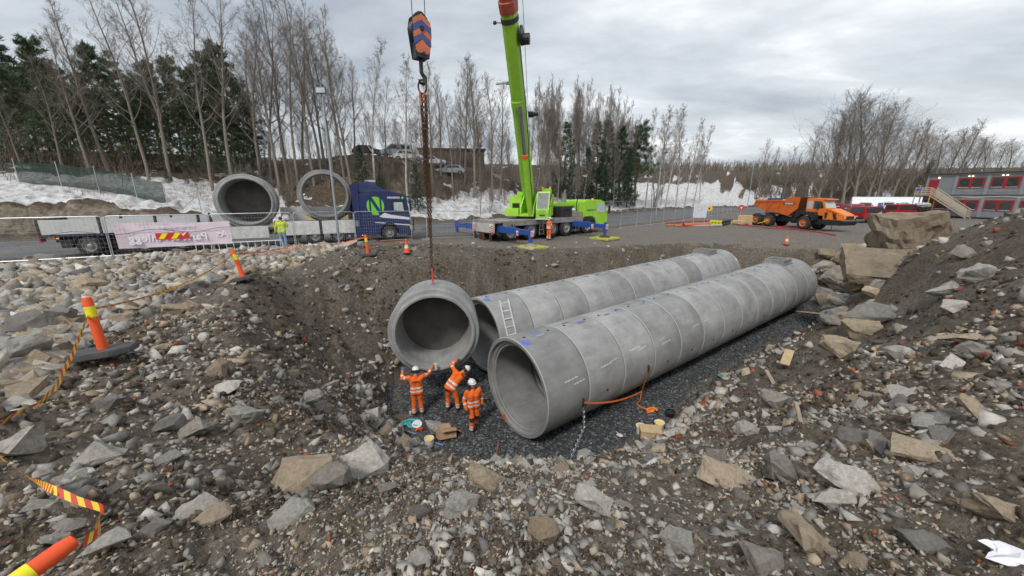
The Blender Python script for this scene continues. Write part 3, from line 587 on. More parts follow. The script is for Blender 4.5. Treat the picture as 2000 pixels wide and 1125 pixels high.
for q, (b, p) in enumerate(zip(BIG, _h)):
    px, py, wp, hp, ci, lab = b; p = list(p)
    if q == 0: p = list(at_depth(px, py, 16.6))
    if q == 1: p = list(at_depth(px, py, 15.0))
    if q == 6: p = list(at_depth(px, py, 14.8))
    dist = math.sqrt(p[0] ** 2 + p[1] ** 2 + (p[2] - CAMZ) ** 2) * math.cos(math.atan(math.hypot((px - 1000) / FPX, (py - 562) / FPX)))
    wp_ = wp * (.8 if wp > 95 and q > 1 else 1); hp = hp * (.85 if wp > 95 and q > 1 else 1); a = wp_ * dist / FPX / 2; hgt = hp * dist / FPX / 2 * 1.05; big = q < 2
    me = rockmesh(400 + q, 13 if big else 15, (1, .82 if big else .75, max(.32, min(1.1, hgt / a))), 6 if big else (3 if wp > 58 else 2),   .05 if big else .075, 'boulder', .85 if big else .62)
    o = link('boulder' if wp > 60 else 'stone', me); o.location = (p[0], p[1] + a * (.3 if not big else .5), p[2] + hgt * (.42 if not big else .85)); o.scale = (a * 1.0,) * 3
    o.rotation_euler = (rng.normal(0, .12), rng.normal(0, .12), math.atan2(-p[0], p[1]) * .8 + rng.normal(0, .25)); o.color = (*(PAL[ci] * rng.uniform(.85, 1.05)), 1)
    if big: o.scale = (a * .80, a * .62, a * .92); o.location.x += (.72 if q == 0 else .35); o.location.z += (-.42 if q == 0 else .22); o.scale = o.scale * (1.0 if q == 0 else 1.22)
    if big: o.rotation_euler = (0.02, -.05 if q == 0 else .04, -.75)
    tag(o, lab, 'boulder' if wp > 60 else 'stone')
import re as _re
_land = [(bb[0], bb[1], _re.split(r' (?:on|at|in|below|under|beside|right|left|between|lying|standing|above|against|sticking|wedged|half|behind|leaning|high|sunk|near|upright|like|from) ', bb[5])[0]) for bb in BIG]
for so, ci_, sx_, sy_, sp_ in STONES:
    if not (0 < sx_ < 2000 and 0 < sy_ < 1125): continue
    dl = sorted((math.hypot(sx_ - l_[0], (sy_ - l_[1]) * 1.3), k_) for k_, l_ in enumerate(_land))
    if dl[0][0] > 170: continue
    l_ = _land[dl[0][1]]; dx_, dy_ = sx_ - l_[0], sy_ - l_[1]
    rel = ('right of' if dx_ > 0 else 'left of') if abs(dx_) > abs(dy_) * 1.2 else ('below' if dy_ > 0 else 'above')
    sz = 'larger' if sp_ > 44 else ('mid-sized' if sp_ > 32 else 'small')
    so['label'] = f"{sz} {colname[ci_]} {'brick fragment' if ci_ == 8 else 'stone'} {'just ' if dl[0][0] < 70 else ''}{rel} the {l_[2]}"
_dup = {}
for so, ci_, sx_, sy_, sp_ in STONES: _dup.setdefault(so['label'], []).append((sx_, so))
for lb_, ls_ in _dup.items():
    if 1 < len(ls_) < 20:
        for k_, (sx_, so) in enumerate(sorted(ls_, key=lambda t: t[0])): so['label'] = lb_ + (', the leftmost such' if k_ == 0 else ', the rightmost such' if k_ == len(ls_) - 1 else f', {ORD[k_]} from left')
boulder_m = mat('blasted_rock', (.30, .245, .175), .9, var=.45, scale=1.6, bump=1.0, bscale=7, dirt=.75, dirtcol=(.085, .062, .045), spec=.25)
for o in list(COL.objects):
    if o.get('label', '').startswith('huge buff'): o.data.materials[0] = boulder_m

# ------------------------------------------------------------------ concrete pipes
AZ = .9429; AX = Vector((math.sin(AZ), math.cos(AZ), .0146)).normalized(); NR = Vector((math.cos(AZ), -math.sin(AZ), 0)); UP = NR.cross(AX).normalized()
PR, PL = 1.566, 1.652
CF = Vector((.0723, 10.2063, -2.4439)); CB = Vector((-1.322, 14.30, -2.333))
def concrete():
    m = bpy.data.materials.new('concrete'); m.use_nodes = True; n = m.node_tree.nodes; l = m.node_tree.links; b = n['Principled BSDF']
    t = n.new('ShaderNodeTexCoord'); oi = n.new('ShaderNodeObjectInfo')
    off = n.new('ShaderNodeVectorMath'); off.operation = 'SCALE'; l.new(oi.outputs['Random'], off.inputs['Scale']); off.inputs[0].default_value = (37, 53, 19)
    ad = n.new('ShaderNodeVectorMath'); l.new(t.outputs['Object'], ad.inputs[0]); l.new(off.outputs[0], ad.inputs[1])
    def noise(v, s, d, r_):
        o = n.new('ShaderNodeTexNoise'); o.inputs['Scale'].default_value = s; o.inputs['Detail'].default_value = d; o.inputs['Roughness'].default_value = r_; l.new(v, o.inputs['Vector']); return o.outputs['Fac']
    mp = n.new('ShaderNodeMapping'); mp.inputs['Scale'].default_value = (.35, 3.0, 1.6); l.new(ad.outputs[0], mp.inputs[0])
    f1 = noise(ad.outputs[0], 1.1, 8, .62); f2 = noise(mp.outputs[0], 2.5, 8, .7); f3 = noise(ad.outputs[0], 26, 6, .7)
    r1 = n.new('ShaderNodeValToRGB'); l.new(f1, r1.inputs[0]); el = r1.color_ramp.elements; el[0].position = .32; el[0].color = (.235, .235, .228, 1); el[1].position = .7; el[1].color = (.39, .388, .378, 1); k_ = el.new(.5); k_.color = (.31, .309, .30, 1)
    r2 = n.new('ShaderNodeMapRange'); l.new(f2, r2.inputs['Value']); r2.inputs['From Min'].default_value = .3; r2.inputs['From Max'].default_value = .7; r2.inputs['To Min'].default_value = .86; r2.inputs['To Max'].default_value = 1.1
    r3 = n.new('ShaderNodeMapRange'); l.new(oi.outputs['Random'], r3.inputs['Value']); r3.inputs['To Min'].default_value = .74; r3.inputs['To Max'].default_value = 1.1
    mm = n.new('ShaderNodeMath'); mm.operation = 'MULTIPLY'; l.new(r2.outputs[0], mm.inputs[0]); l.new(r3.outputs[0], mm.inputs[1])
    hs = n.new('ShaderNodeHueSaturation'); l.new(r1.outputs[0], hs.inputs['Color']); l.new(mm.outputs[0], hs.inputs['Value'])
    w1 = n.new('ShaderNodeMapRange'); l.new(noise(mp.outputs[0], 1.3, 9, .75), w1.inputs['Value']); w1.inputs['From Min'].default_value = .66; w1.inputs['From Max'].default_value = .74; w1.inputs['To Max'].default_value = .55
    mx = n.new('ShaderNodeMix'); mx.data_type = 'RGBA'; l.new(w1.outputs[0], mx.inputs[0]); l.new(hs.outputs[0], mx.inputs[6]); mx.inputs[7].default_value = (.56, .55, .53, 1)
    l.new(mx.outputs[2], b.inputs['Base Color']); b.inputs['Roughness'].default_value = .72; b.inputs['Specular IOR Level'].default_value = .4
    bp = n.new('ShaderNodeBump'); bp.inputs['Strength'].default_value = .25; bp.inputs['Distance'].default_value = .02; l.new(f3, bp.inputs['Height']); l.new(bp.outputs[0], b.inputs['Normal']); return m
conc = concrete()
blue_paint = mat('blue_spray_paint', (.12, .18, .50), .7, var=.4, scale=9); blue2 = mat('faded_blue_paint', (.27, .32, .46), .7, var=.35, scale=9); stain = mat('wet_stain', (.14, .135, .125), .6, var=.4, scale=8); hole_m = mat('hole_dark', (.02, .02, .02), .9); steel_m = mat('galvanised_steel', (.42, .43, .44), .45, .7, var=.15, scale=8)
orange_paint = mat('orange_spray_paint', (.75, .13, .04), .7, var=.3, scale=12); rust = mat('rusty_steel', (.115, .058, .032), .75, .4, var=.45, scale=14, bump=.4); white_m = mat('white_plastic', (.72, .72, .70), .5, var=.08)
# socket end at x = 0, spigot end at x = PL (local x along the pipe, z up)
sect = [(1.545, 0), (1.560, .012), (PR, .026), (PR, PL - .055), (1.555, PL - .048), (1.42, PL - .044), (1.42, PL - .004), (1.40, PL - .003), (1.36, PL - .003), (1.30, PL - .003), (1.272, PL - .004), (1.272, .17), (1.33, .165), (1.35, .12), (1.425, .11), (1.445, .07), (1.455, .005)]
mb = MB(); mb.lathe(sect, (0, 0, 0), (1, 0, 0), 112, close=True); pipe_o = mb.build('pipe_shell', conc, None, smooth=32); pipe_me = pipe_o.data; pipe_me.materials.append(mat('clean_cast_edge', (.37, .37, .36), .7, var=.12))
for p_ in pipe_me.polygons:
    if p_.center.x < .035 and math.hypot(p_.center.y, p_.center.z) > 1.547: p_.material_index = 1
bpy.data.objects.remove(pipe_o)
# end unit: closed by a bulkhead, stepped spigot rim
sect2 = [(1.36, -.13), (1.40, -.10), (1.42, .0), (1.535, .01), (PR, .05), (PR, PL - .03), (1.53, PL), (.02, PL), (.02, PL - .12), (1.235, PL - .12), (1.25, .55), (1.268, .50), (1.272, .40), (1.275, -.08), (1.30, -.13)]
mb = MB(); mb.lathe(sect2, (0, 0, 0), (1, 0, 0), 112, close=True); o_ = mb.build('pipe_shell', conc, None, smooth=32); cap_me = o_.data; bpy.data.objects.remove(o_)
# open spigot unit
sect3 = [(1.36, -.13), (1.40, -.10), (1.42, .0), (1.535, .01), (PR, .05), (PR, PL - .03), (1.53, PL), (1.44, PL), (1.42, PL - .08), (1.272, PL - .1), (1.272, -.08), (1.30, -.13)]
mb = MB(); mb.lathe(sect3, (0, 0, 0), (1, 0, 0), 112, close=True); o_ = mb.build('pipe_shell', conc, None, smooth=32); open_me = o_.data; bpy.data.objects.remove(o_)
def patch(th0, th1, x0, x1, r_=PR + .004, n=5):   # thin sheet hugging the pipe; theta from crown, positive to the right side
    m = MB(); P_ = []
    for i in range(n + 1):
        t = th0 + (th1 - th0) * i / n
        for x in (x0, x1): P_.append((x, -r_ * math.sin(t), r_ * math.cos(t)))
    m.add(P_, [(2 * i, 2 * i + 1, 2 * i + 3, 2 * i + 2) for i in range(n)]); return m
def pipe_rot(az, slope=0.0): return (0, -math.atan(slope), math.pi / 2 - az)
rnd = random.Random(3); lime_w = mat('lime_deposit', (.55, .54, .52), .8, var=.25, scale=12)
def anchor_hole(parent, x, th):
    c = Vector((0, -math.sin(th), math.cos(th))); m = MB(); m.lathe([(.0, .003), (.03, .003), (.045, .006), (.05, -.01)], Vector((x, 0, 0)) + c * PR, c, 12); m.build('anchor_recess', hole_m, parent)
def run(C0, n, which, neck_at):
    for k_ in range(n):
        pos = C0 + AX * (PL * k_)
        far = n - k_
        if k_ == 0: lab = f'open-ended concrete pipe section at the near end of the {which} pipe'
        elif k_ == n - 1: lab = f'last concrete pipe section at the far end of the {which} pipe'
        else: lab = f'{ORD[k_]} concrete pipe section from the open near end of the {which} pipe'
        e_ = empty('concrete_pipe_section', pos, 0, lab, 'pipe section', f'sections of the {which} pipe'); e_.rotation_euler = pipe_rot(AZ, .0146)
        link('shell', pipe_me, e_)
        for j in range(rnd.randint(2, 3)):
            x0 = rnd.uniform(.1, PL - .5); t0 = rnd.uniform(-.12, .1)
            patch(t0, t0 + rnd.uniform(.03, .07), x0, x0 + rnd.uniform(.15, .42)).build('paint_mark', rnd.choice((blue_paint, blue2, blue2, stain)), e_)
        if k_ in (1, 3, 4, 5, 6, 7, 8): anchor_hole(e_, .82, 1.72)
        for x in (.35, 1.3): anchor_hole(e_, x, .02)
        if k_ == n - 2:
            m = MB(); x0, x1, y0, y1, t_ = .55, 1.75, -.5, .5, .13
            for bx in (((x0, y0), (x1, y0 + t_)), ((x0, y1 - t_), (x1, y1)), ((x0, y0 + t_), (x0 + t_, y1 - t_)), ((x1 - t_, y0 + t_), (x1, y1 - t_))): m.b2((bx[0][0], bx[0][1], PR - .16), (bx[1][0], bx[1][1], PR + .20))
            m.b2((x0 - .06, y0 - .06, PR - .14), (x1 + .06, y1 + .06, PR - .02))
            m.build('shaft_collar', conc, e_, bevel=.012)
        if which == 'nearer' and k_ < 6:
            for j in range(2 if k_ < 4 else 1):
                x0 = rnd.uniform(.05, 1.0); t0 = rnd.uniform(1.15, 1.45) - .03 * k_; w_ = rnd.uniform(.012, .035); n_ = 13; m = MB(); P_ = []; ln_ = rnd.uniform(.4, .65)
                for i in range(n_ + 1):
                    t = t0 + .004 * math.sin(i * 1.7 + j) - .02 * i / n_; hw = .6 * w_ * (.25 + .75 * abs(math.sin(i * 2.1 + j * 3))) * min(1, i / 2, (n_ - i) / 2)
                    for sg_ in (-1, 1): P_.append((x0 + ln_ * i / n_, -(PR + .004) * math.sin(t + sg_ * hw), (PR + .004) * math.cos(t + sg_ * hw)))
                m.add(P_, [(2 * i, 2 * i + 1, 2 * i + 3, 2 * i + 2) for i in range(n_)]); m.build('lime_streak', lime_w, e_)
        if k_ == n - 1: patch(.82, .93, PL - .25, PL - .14, n=2).build('label_sticker', white_m, e_)
        if k_ == 0:
            patch(.12, .28, .06, .34).build('paint_mark', blue_paint, e_)
            m = MB(); m.b2((-.004, -.20 - .05, 1.465), (.003, -.20, 1.53)); m.build('paint_mark', blue_paint, e_)
            if which == 'nearer':
                m = MB(); m.bar((-.003, .50, -1.44), (-.003, .62, -1.20), .07, .006, (1, 0, 0)); m.build('paint_mark', orange_paint, e_); m = MB(); m.bar((-.003, .42, -1.31), (-.003, .70, -1.33), .05, .006, (1, 0, 0)); m.build('paint_mark', orange_paint, e_)
    return
run(CF, 13, 'nearer', 11); run(CB, 12, 'farther', 10)

def pipe_hit(px, py, C0):
    r_ = Vector(ray(px, py)); o = Vector((0, 0, CAMZ)) - C0; d = r_ - AX * r_.dot(AX); q = o - AX * o.dot(AX)
    a, b, c = d.dot(d), 2 * d.dot(q), q.dot(q) - PR * PR; t = (-b - math.sqrt(max(0, b * b - 4 * a * c))) / (2 * a); return Vector((0, 0, CAMZ)) + r_ * t
# hanging end unit
HC = Vector((-2.70, 12.05, -1.38)); HAZ = R(-9)
hp_ = empty('hanging_pipe_unit', HC, 0, 'closed concrete pipe end unit hanging from the crane chain above two workers', 'pipe section'); hp_.rotation_euler = (0, R(1.5), math.pi / 2 - HAZ)
link('shell', cap_me, hp_)
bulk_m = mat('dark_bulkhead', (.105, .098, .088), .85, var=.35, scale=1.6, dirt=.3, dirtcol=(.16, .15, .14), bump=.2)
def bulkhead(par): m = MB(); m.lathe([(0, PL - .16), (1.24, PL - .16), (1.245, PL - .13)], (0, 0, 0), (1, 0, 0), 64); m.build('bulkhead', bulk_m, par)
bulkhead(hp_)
HTOP = HC + Vector((math.sin(HAZ), math.cos(HAZ), 0)) * .80 + Vector((0, 0, PR))
patch(-.05, .05, .62, .98, n=3).build('paint_mark', blue_paint, hp_)
m = MB(); m.tube([(PL - .19, .12 * math.cos(t) * 1.0, 1.02 + .14 * math.sin(t)) for t in np.linspace(math.pi, 2 * math.pi, 12)] + [(PL - .19, .12, 1.2)], .012, 6); m.build('lifting_loop', mat('blue_rope', (.06, .12, .25), .8), hp_)

# ---- hook, chain, ropes
yellow_g = mat('hook_paint', (.62, .17, .08), .5, var=.25, scale=7, dirt=.35, dirtcol=(.1, .08, .07)); hook_blue = mat('hook_blue', (.06, .09, .30), .5, dirt=.3); black_m = mat('black_steel', (.03, .032, .036), .5, .3, var=.3, dirt=.3, dirtcol=(.09, .08, .07))
HX, HY = HTOP.x, HTOP.y; HZ = 7.85
hk = empty('crane_hook_block', (HX, HY, HZ), R(38), 'orange and blue chevron hook block hanging on two steel ropes', 'hook block', None, .95)
shape = [(-.30, .12), (-.32, .30), (-.25, .62), (-.10, .74), (.04, .76), (.2, .62), (.33, .38), (.33, .10), (.22, -.55), (-.22, -.55)]
m = MB(); m.prism(shape, 'y', .14, .20); m.prism(shape, 'y', -.20, -.14); m.build('cheek_plate', black_m, hk, bevel=.015)
m = MB(); m.lathe([(.02, -.13), (.30, -.13), (.33, -.10), (.26, -.04), (.26, .04), (.33, .10), (.30, .13), (.02, .13)], (0, 0, .28), (0, 1, 0), 28); m.b2((-.2, -.135, -.54), (.2, .135, -.1)); m.build('sheave', black_m, hk)
for c_, (z0, s_) in enumerate(((.52, 1), (.34, 0), (.16, 1), (-.02, 0), (-.20, 1), (-.36, 2))):
    if s_ == 2:
        m = MB(); m.prism([(-.20, -.42), (.20, -.42), (.22, -.30), (.0, -.18), (-.22, -.30)], 'y', -.207, -.203); m.build('chevron_stripe', yellow_g, hk); continue
    ww = .30 if z0 > -.1 else .25
    m = MB(); m.prism([(-ww, z0 - .17), (0, z0 + .02), (ww, z0 - .17), (ww, z0 - .34 + .17 + .0), (0, z0 + .19 - .01), (-ww, z0 - .0)], 'y', -.207, -.202)
    m = MB(); m.add([(-ww, -.206, z0 - .19), (0, -.206, z0), (ww, -.206, z0 - .19), (ww, -.206, z0 - .02), (0, -.206, z0 + .17), (-ww, -.206, z0 - .02)], [(0, 1, 4, 5), (1, 2, 3, 4)]); m.build('chevron_stripe', yellow_g if s_ else hook_blue, hk)
m = MB(); m.lathe([(.0, -.24), (.075, -.24), (.08, -.2), (.08, .2)], (0, 0, .28), (0, 1, 0), 16); m.build('axle_pin', black_m, hk); m = MB(); m.lathe([(0, -.235), (.05, -.235), (.05, .2)], (.02, 0, -.42), (0, 1, 0), 12); m.build('axle_pin', black_m, hk)
m = MB(); m.cyl((0, 0, -.55), (0, 0, -.95), .065, n=12); m.build('shank', black_m, hk, smooth=40)
m = MB(); m.tube([(.0, 0, -.92), (.05, 0, -1.0), (.12, 0, -1.08), (.12, 0, -1.18), (.04, 0, -1.26), (-.06, 0, -1.24), (-.11, 0, -1.14)], [.06, .065, .07, .075, .07, .05, .02], 10); m.build('hook', black_m, hk, smooth=60)
TIP = Vector((-2.62, 12.9, 28.9))
for q, (dx, nm) in enumerate(((-.20, 'left'), (.22, 'right'))):
    m = MB(); m.cyl((0, 0, 0), (0, 0, TIP.z - HZ - .4), .013, n=6); o = m.build('hoist_rope', mat('wire_rope', (.10, .10, .105), .5, .6), None, loc=(HX + dx * math.cos(R(38)), HY + dx * math.sin(R(38)), HZ + .4)); tag(o, f'{nm} steel hoist rope running up from the hook block', 'rope', 'hoist ropes')
def chain_mesh(pts, link_l, wire, twist=True):
    m = MB(); d = [0]
    for a, b in zip(pts[:-1], pts[1:]): d.append(d[-1] + (Vector(b) - Vector(a)).length)
    n = max(2, int(d[-1] / (link_l * .74)))
    for i in range(n):
        t = (i + .5) / n * d[-1]; j = max(k for k in range(len(d) - 1) if d[k] <= t); f = (t - d[j]) / (d[j + 1] - d[j] + 1e-9); p = Vector(pts[j]).lerp(Vector(pts[j + 1]), f); dr = (Vector(pts[j + 1]) - Vector(pts[j])).normalized()
        a, b, _ = frame(dr); a = a if i % 2 else b; hl, hw = link_l / 2 - wire, link_l * .3
        pl = [p + dr * (hl * .55 * sy) + dr * (hl * .45 * math.sin(tt)) + a * (hw * math.cos(tt)) for sy, tt in ((1, 0), (1, math.pi / 2), (1, math.pi), (-1, math.pi), (-1, 1.5 * math.pi), (-1, 2 * math.pi))]
        m.tube(pl + [pl[0]], wire, 4, caps=False)
    return m
sl = empty('chain_sling', (HX, HY, HZ - 1.2), 0, 'rusty bundled chain sling hanging from the crane hook down to the pipe unit', 'chain'); TOPZ = HZ - 1.2; LEN = TOPZ - HTOP.z - .45
m = MB(); m.tube([(.13 * math.cos(t), .02, -.08 + .2 * math.sin(t)) for t in np.linspace(0, 2 * math.pi, 17)], .03, 6, caps=False); m.build('master_ring', rust, sl, smooth=60)
m = MB(); m.bar((-.09, 0, -.2), (-.05, 0, -.62), .10, .05); m.bar((.05, 0, -.25), (.04, 0, -.5), .06, .05); m.build('shortening_clutch', mat('orange_lifting_steel', (.55, .13, .05), .6, var=.3, dirt=.4, dirtcol=(.12, .06, .03)), sl)
for j, (ox, oy, ln) in enumerate(((-.10, .03, .80), (-.035, -.05, .97), (.03, .05, 1.0), (.09, -.03, .86), (.0, .0, .62), (-.06, .07, .72), (.07, .06, .5), (.11, .02, .7))):
    pts = [(ox * (1 - .55 * t) + .02 * math.sin(9 * t + j), oy * (1 - .5 * t), -.32 - (LEN * ln - .32) * t) for t in np.linspace(0, 1, 8)]
    chain_mesh(pts, .105, .0105).build('chain_leg', rust, sl)
m = MB(); m.bar((0, 0, -LEN + .1), (0, 0, -LEN - .32), .085, .05); m.bar((0, 0, -LEN - .3), (0, 0, -LEN - .5), .06, .06); m.build('lifting_clutch', mat('red_lifting_steel', (.62, .09, .04), .55, var=.25), sl, bevel=.01)

# ---- ladder between the pipes
alu = mat('aluminium', (.74, .75, .76), .4, .1, var=.08, scale=10)
lb = CB + AX * .5 + NR * 2.3 - UP * 1.55; lt = lb + (NR * -.363 + UP * .932) * 3.3
ld = empty('ladder', lb, 0, 'aluminium ladder leaning on the farther concrete pipe', 'ladder'); dv = (lt + (lt - lb).normalized() * .15) - lb
sa = (AX - dv.normalized() * AX.dot(dv.normalized())).normalized() * .2
for s_ in (-1, 1): m = MB(); m.bar(sa * s_, sa * s_ + dv, .03, .065, NR); m.build('rail', alu, ld)
nr_ = 11
for i in range(nr_): m = MB(); c = dv * ((i + .6) / nr_); m.cyl(c - sa, c + sa, .017, n=6); m.build('rung', alu, ld)

# ---- orange sling and chain on the nearer pipe
sling_m = mat('orange_webbing', (.85, .20, .03), .7, var=.15, scale=20)
A1, A2 = pipe_hit(1138, 782, CF), pipe_hit(1265, 717, CF); mid_ = Vector(at_depth(1253, 765, pipe_hit(1253, 757, CF).y - .15)); gpile = Vector(hits([(1272, 806)])[0]); gb = Vector(hits([(1246, 795)])[0])
def flat_strap(pts, w_, m_, name, parent, up=(0, 0, 1)):
    m = MB(); secs = []
    P_ = [Vector(p) for p in pts]
    for i, p in enumerate(P_):
        d = (P_[min(i + 1, len(P_) - 1)] - P_[max(i - 1, 0)]).normalized(); a = d.cross(Vector(up)); a = a.normalized() if a.length > 1e-4 else Vector((1, 0, 0)); b = a.cross(d)
        secs.append([p + b * w_ / 2 + a * .006, p - b * w_ / 2 + a * .006, p - b * w_ / 2 - a * .006, p + b * w_ / 2 - a * .006])
    m.loft(secs); return m.build(name, m_, parent)
def catenary(a, b, sag, n=14): return [Vector(a).lerp(Vector(b), t) - Vector((0, 0, sag * 4 * t * (1 - t))) for t in np.linspace(0, 1, n)]
sg = empty('lifting_sling', (0, 0, 0), 0, 'orange webbing sling strung between two lifting eyes of the nearer pipe', 'sling')
flat_strap(catenary(A1 + Vector((.05, -.07, -.03)), mid_, .16), .055, sling_m, 'strap', sg); flat_strap(catenary(mid_, A2 + Vector((0, -.06, -.15)), .02, 6), .05, sling_m, 'strap', sg)
flat_strap([mid_, mid_.lerp(gb, .5) + Vector((.02, 0, -.05)), gb + Vector((-.05, 0, .12)), gb + Vector((.05, -.05, .04)), gpile + Vector((0, 0, .05))], .05, sling_m, 'strap', sg)
cp = [gpile + Vector((.17 * math.cos(t * 1.7) + .04 * math.sin(t * 5), .10 * math.sin(t * 2.1), .04 + .012 * t)) for t in np.linspace(0, 8, 44)]; flat_strap(cp, .05, sling_m, 'coil', sg, (.3, 1, .4))
for A_, d_ in ((A1, 0), (A2, 1)):
    m = MB(); m.tube([A_ + NR * .02 + Vector((0, 0, .08)), A_ + NR * .05, A_ + NR * .04 - Vector((0, 0, .12)), A_ + NR * .03 - Vector((0, 0, .22))], [.03, .035, .03, .025], 8); m.build('lifting_clutch', black_m, sg)
ce = Vector(hits([(1116, 893)])[0]); ch = empty('loose_chain', (0, 0, 0), 0, 'grey steel chain hanging from the nearer pipe down towards the brink', 'chain')
ce = Vector(at_depth(1115, 895, A1.y - .75))
chain_mesh([A1 + NR * .05 - Vector((0, 0, .2)), A1 + NR * .08 + Vector((-.02, -.2, -.75)), ce], .095, .012).build('chain_links', steel_m, ch)

# ---- small things on the pit floor
def floor_at(px, py): return Vector(hits([(px, py)])[0])
def bucket(px, py, r_, h_, m_, fillm, lab, tip=0.0, cat='bucket'):
    p = floor_at(px, py); e_ = empty('bucket', p, 0, lab, cat); e_.rotation_euler = (tip, 0, .3)
    m = MB(); m.lathe([(0, .0), (r_ * .86, 0), (r_, h_), (r_ * 1.06, h_), (r_ * 1.06, h_ - .02), (r_ * .93, h_ - .015), (r_ * .8, .02)], n=20); m.build('pail', m_, e_, smooth=40)
    m = MB(); m.lathe([(0, h_ * .8), (r_ * .93, h_ * .8)], n=20); m.build('contents', fillm, e_)
    m = MB(); m.tube([(r_ * 1.05 * math.cos(t), -r_ * .9 * abs(math.sin(t)) * .4, h_ * .95 - r_ * .7 * math.sin(t)) for t in np.linspace(0, math.pi, 9)], .005, 4); m.build('handle', steel_m, e_); return e_
yel = mat('yellow_soap', (.80, .52, .08), .6, var=.15); 
bucket(839, 872, .14, .26, white_m, yel, 'white bucket of yellow paste in front of the cardboard box'); bucket(1251, 845, .15, .24, white_m, yel, 'white bucket of yellow paste left of the wooden crate'); bucket(1287, 838, .15, .22, white_m, yel, 'white bucket of yellow paste right of the wooden crate')
bucket(1308, 815, .15, .22, mat('black_plastic', (.015, .016, .02), .4), hole_m, 'black bucket beside the coiled orange sling')
card = mat('cardboard', (.42, .27, .15), .85, var=.12, scale=5); wood = mat('fresh_wood', (.52, .38, .21), .75, var=.2, scale=6, bump=.2)
p = floor_at(1269, 853); e_ = empty('wooden_box', p, R(-10), 'closed wooden box between two paste buckets', 'box')
m = MB(); m.b2((-.30, -.2, .0), (.30, .2, .23)); m.build('case', wood, e_, bevel=.01); m = MB(); m.b2((-.31, -.21, .232), (.31, .21, .26)); m.build('lid', wood, e_, bevel=.008)
p = floor_at(872, 858); e_ = empty('cardboard_box', p, R(28), 'open cardboard box tipped towards the brink', 'box'); e_.rotation_euler = (R(-28), R(8), R(28))
m = MB(); m.b2((-.26, -.2, .0), (.26, .2, .012))
for a, b in (((-.26, -.2, .012), (.26, -.19, .28)), ((-.26, .19, .012), (.26, .2, .28)), ((-.26, -.19, .012), (-.25, .19, .28)), ((.25, -.19, .012), (.26, .19, .28))): m.b2(a, b)
m.build('carton', card, e_)
for a, b in (((-.25, -.2, .28), (.25, -.40, .22)), ((-.25, .2, .28), (.25, .36, .40)), ((.26, -.19, .28), (.42, -.19, .26))): 
    m = MB(); a, b = Vector(a), Vector(b)
    if abs(a.x - b.x) > .3: m.add([a, (b.x, a.y, a.z), b, (a.x, b.y, b.z)], [(0, 1, 2, 3)])
    else: m.add([a, (a.x, -a.y, a.z), (b.x, -b.y, b.z), b], [(0, 1, 2, 3)])
    m.build('flap', card, e_)
m = MB(); m.b2((-.1, -.1, .014), (.1, .08, .10)); m.build('packet', mat('dark_blue_packet', (.04, .05, .12), .4), e_, bevel=.01)
p = floor_at(893, 842); m = MB(); m.cyl((-.16, .1, .03), (.1, -.06, .03), .028, n=10); m.build('sealant_tube', white_m, None, loc=p); o = COL.objects[-1]; tag(o, 'white sealant tube lying right of the cardboard box', 'tube')
m = MB(); m.cyl((.1, -.06, .03), (.15, -.09, .03), .034, n=10); m.build('nozzle', orange_paint, o)
p = floor_at(815, 832); m = MB(); m.lathe([(0, .03), (.15, .03), (.165, .02), (.165, 0)], n=20); o = m.build('plastic_disc', white_m, None, loc=p + Vector((0, 0, .05))); o.rotation_euler = (.2, .1, 0); tag(o, 'round white bucket lid lying on turquoise slings', 'lid')
p = floor_at(802, 830); tq = mat('turquoise_webbing', (.05, .38, .38), .7, var=.2)
pts = [p + Vector((.30 * math.cos(t * 1.3) * (1 + .3 * math.sin(t * .7)), .17 * math.sin(t * 1.9) , .05 + .03 * math.sin(t * 3) + .01)) for t in np.linspace(0, 13, 70)]
e_ = empty('webbing_sling', p, 0, 'tangled turquoise lifting slings lying on the pit floor near the workers', 'sling'); flat_strap([q - p for q in pts], .05, tq, 'coil', e_, (.2, .9, .5))
p = floor_at(820, 843); e_ = empty('pulling_tool', p, R(30), 'small orange hand tool beside the turquoise slings', 'tool'); m = MB(); m.tube([(-.14, 0, .05), (-.05, .03, .07), (.06, 0, .06), (.14, .05, .05)], [.035, .045, .04, .025], 8); m.build('body', mat('tool_orange', (.65, .07, .02), .4), e_, smooth=50); m = MB(); m.cyl((.1, -.06, .04), (.26, -.12, .04), .015, n=6); m.build('shaft', black_m, e_)
for q, (a, b, lab) in enumerate((((786, 842), (812, 852), 'thin blue rod lying left of the grey block'), ((842, 868), (866, 874), 'thin blue rod behind the white bucket'))):
    a, b = floor_at(*a), floor_at(*b); m = MB(); m.cyl((0, 0, .05), b - a + Vector((0, 0, .05)), .018, n=6); m.build('plastic_rod', mat('light_blue_plastic', (.18, .32, .55), .5), None, loc=a); tag(COL.objects[-1], lab, 'rod')
p = floor_at(802, 812); m = MB(); m.lathe([(0, 0), (.035, 0), (.045, .12), (.04, .12), (.03, .01)], n=12); m.build('paper_cup', white_m, None, loc=p); tag(COL.objects[-1], 'small white cup standing behind the worker with the can', 'cup')
p = floor_at(953, 788); e_ = empty('work_gloves', p, .4, 'dark gloves dropped beside the open end of the nearer pipe', 'gloves')
for dx in (-.08, .07):
    m = MB(); m.tube([(dx, 0, .03), (dx + .03, .12, .045), (dx, .2, .03)], [.03, .05, .035], 8); m.build('glove_palm', black_m, e_, smooth=60)
    for f in range(4): m = MB(); m.cyl((dx - .03 + f * .02, .19, .03), (dx - .05 + f * .035, .28, .02), .011, n=5); m.build('glove_finger', steel_m if f < 2 else black_m, e_)
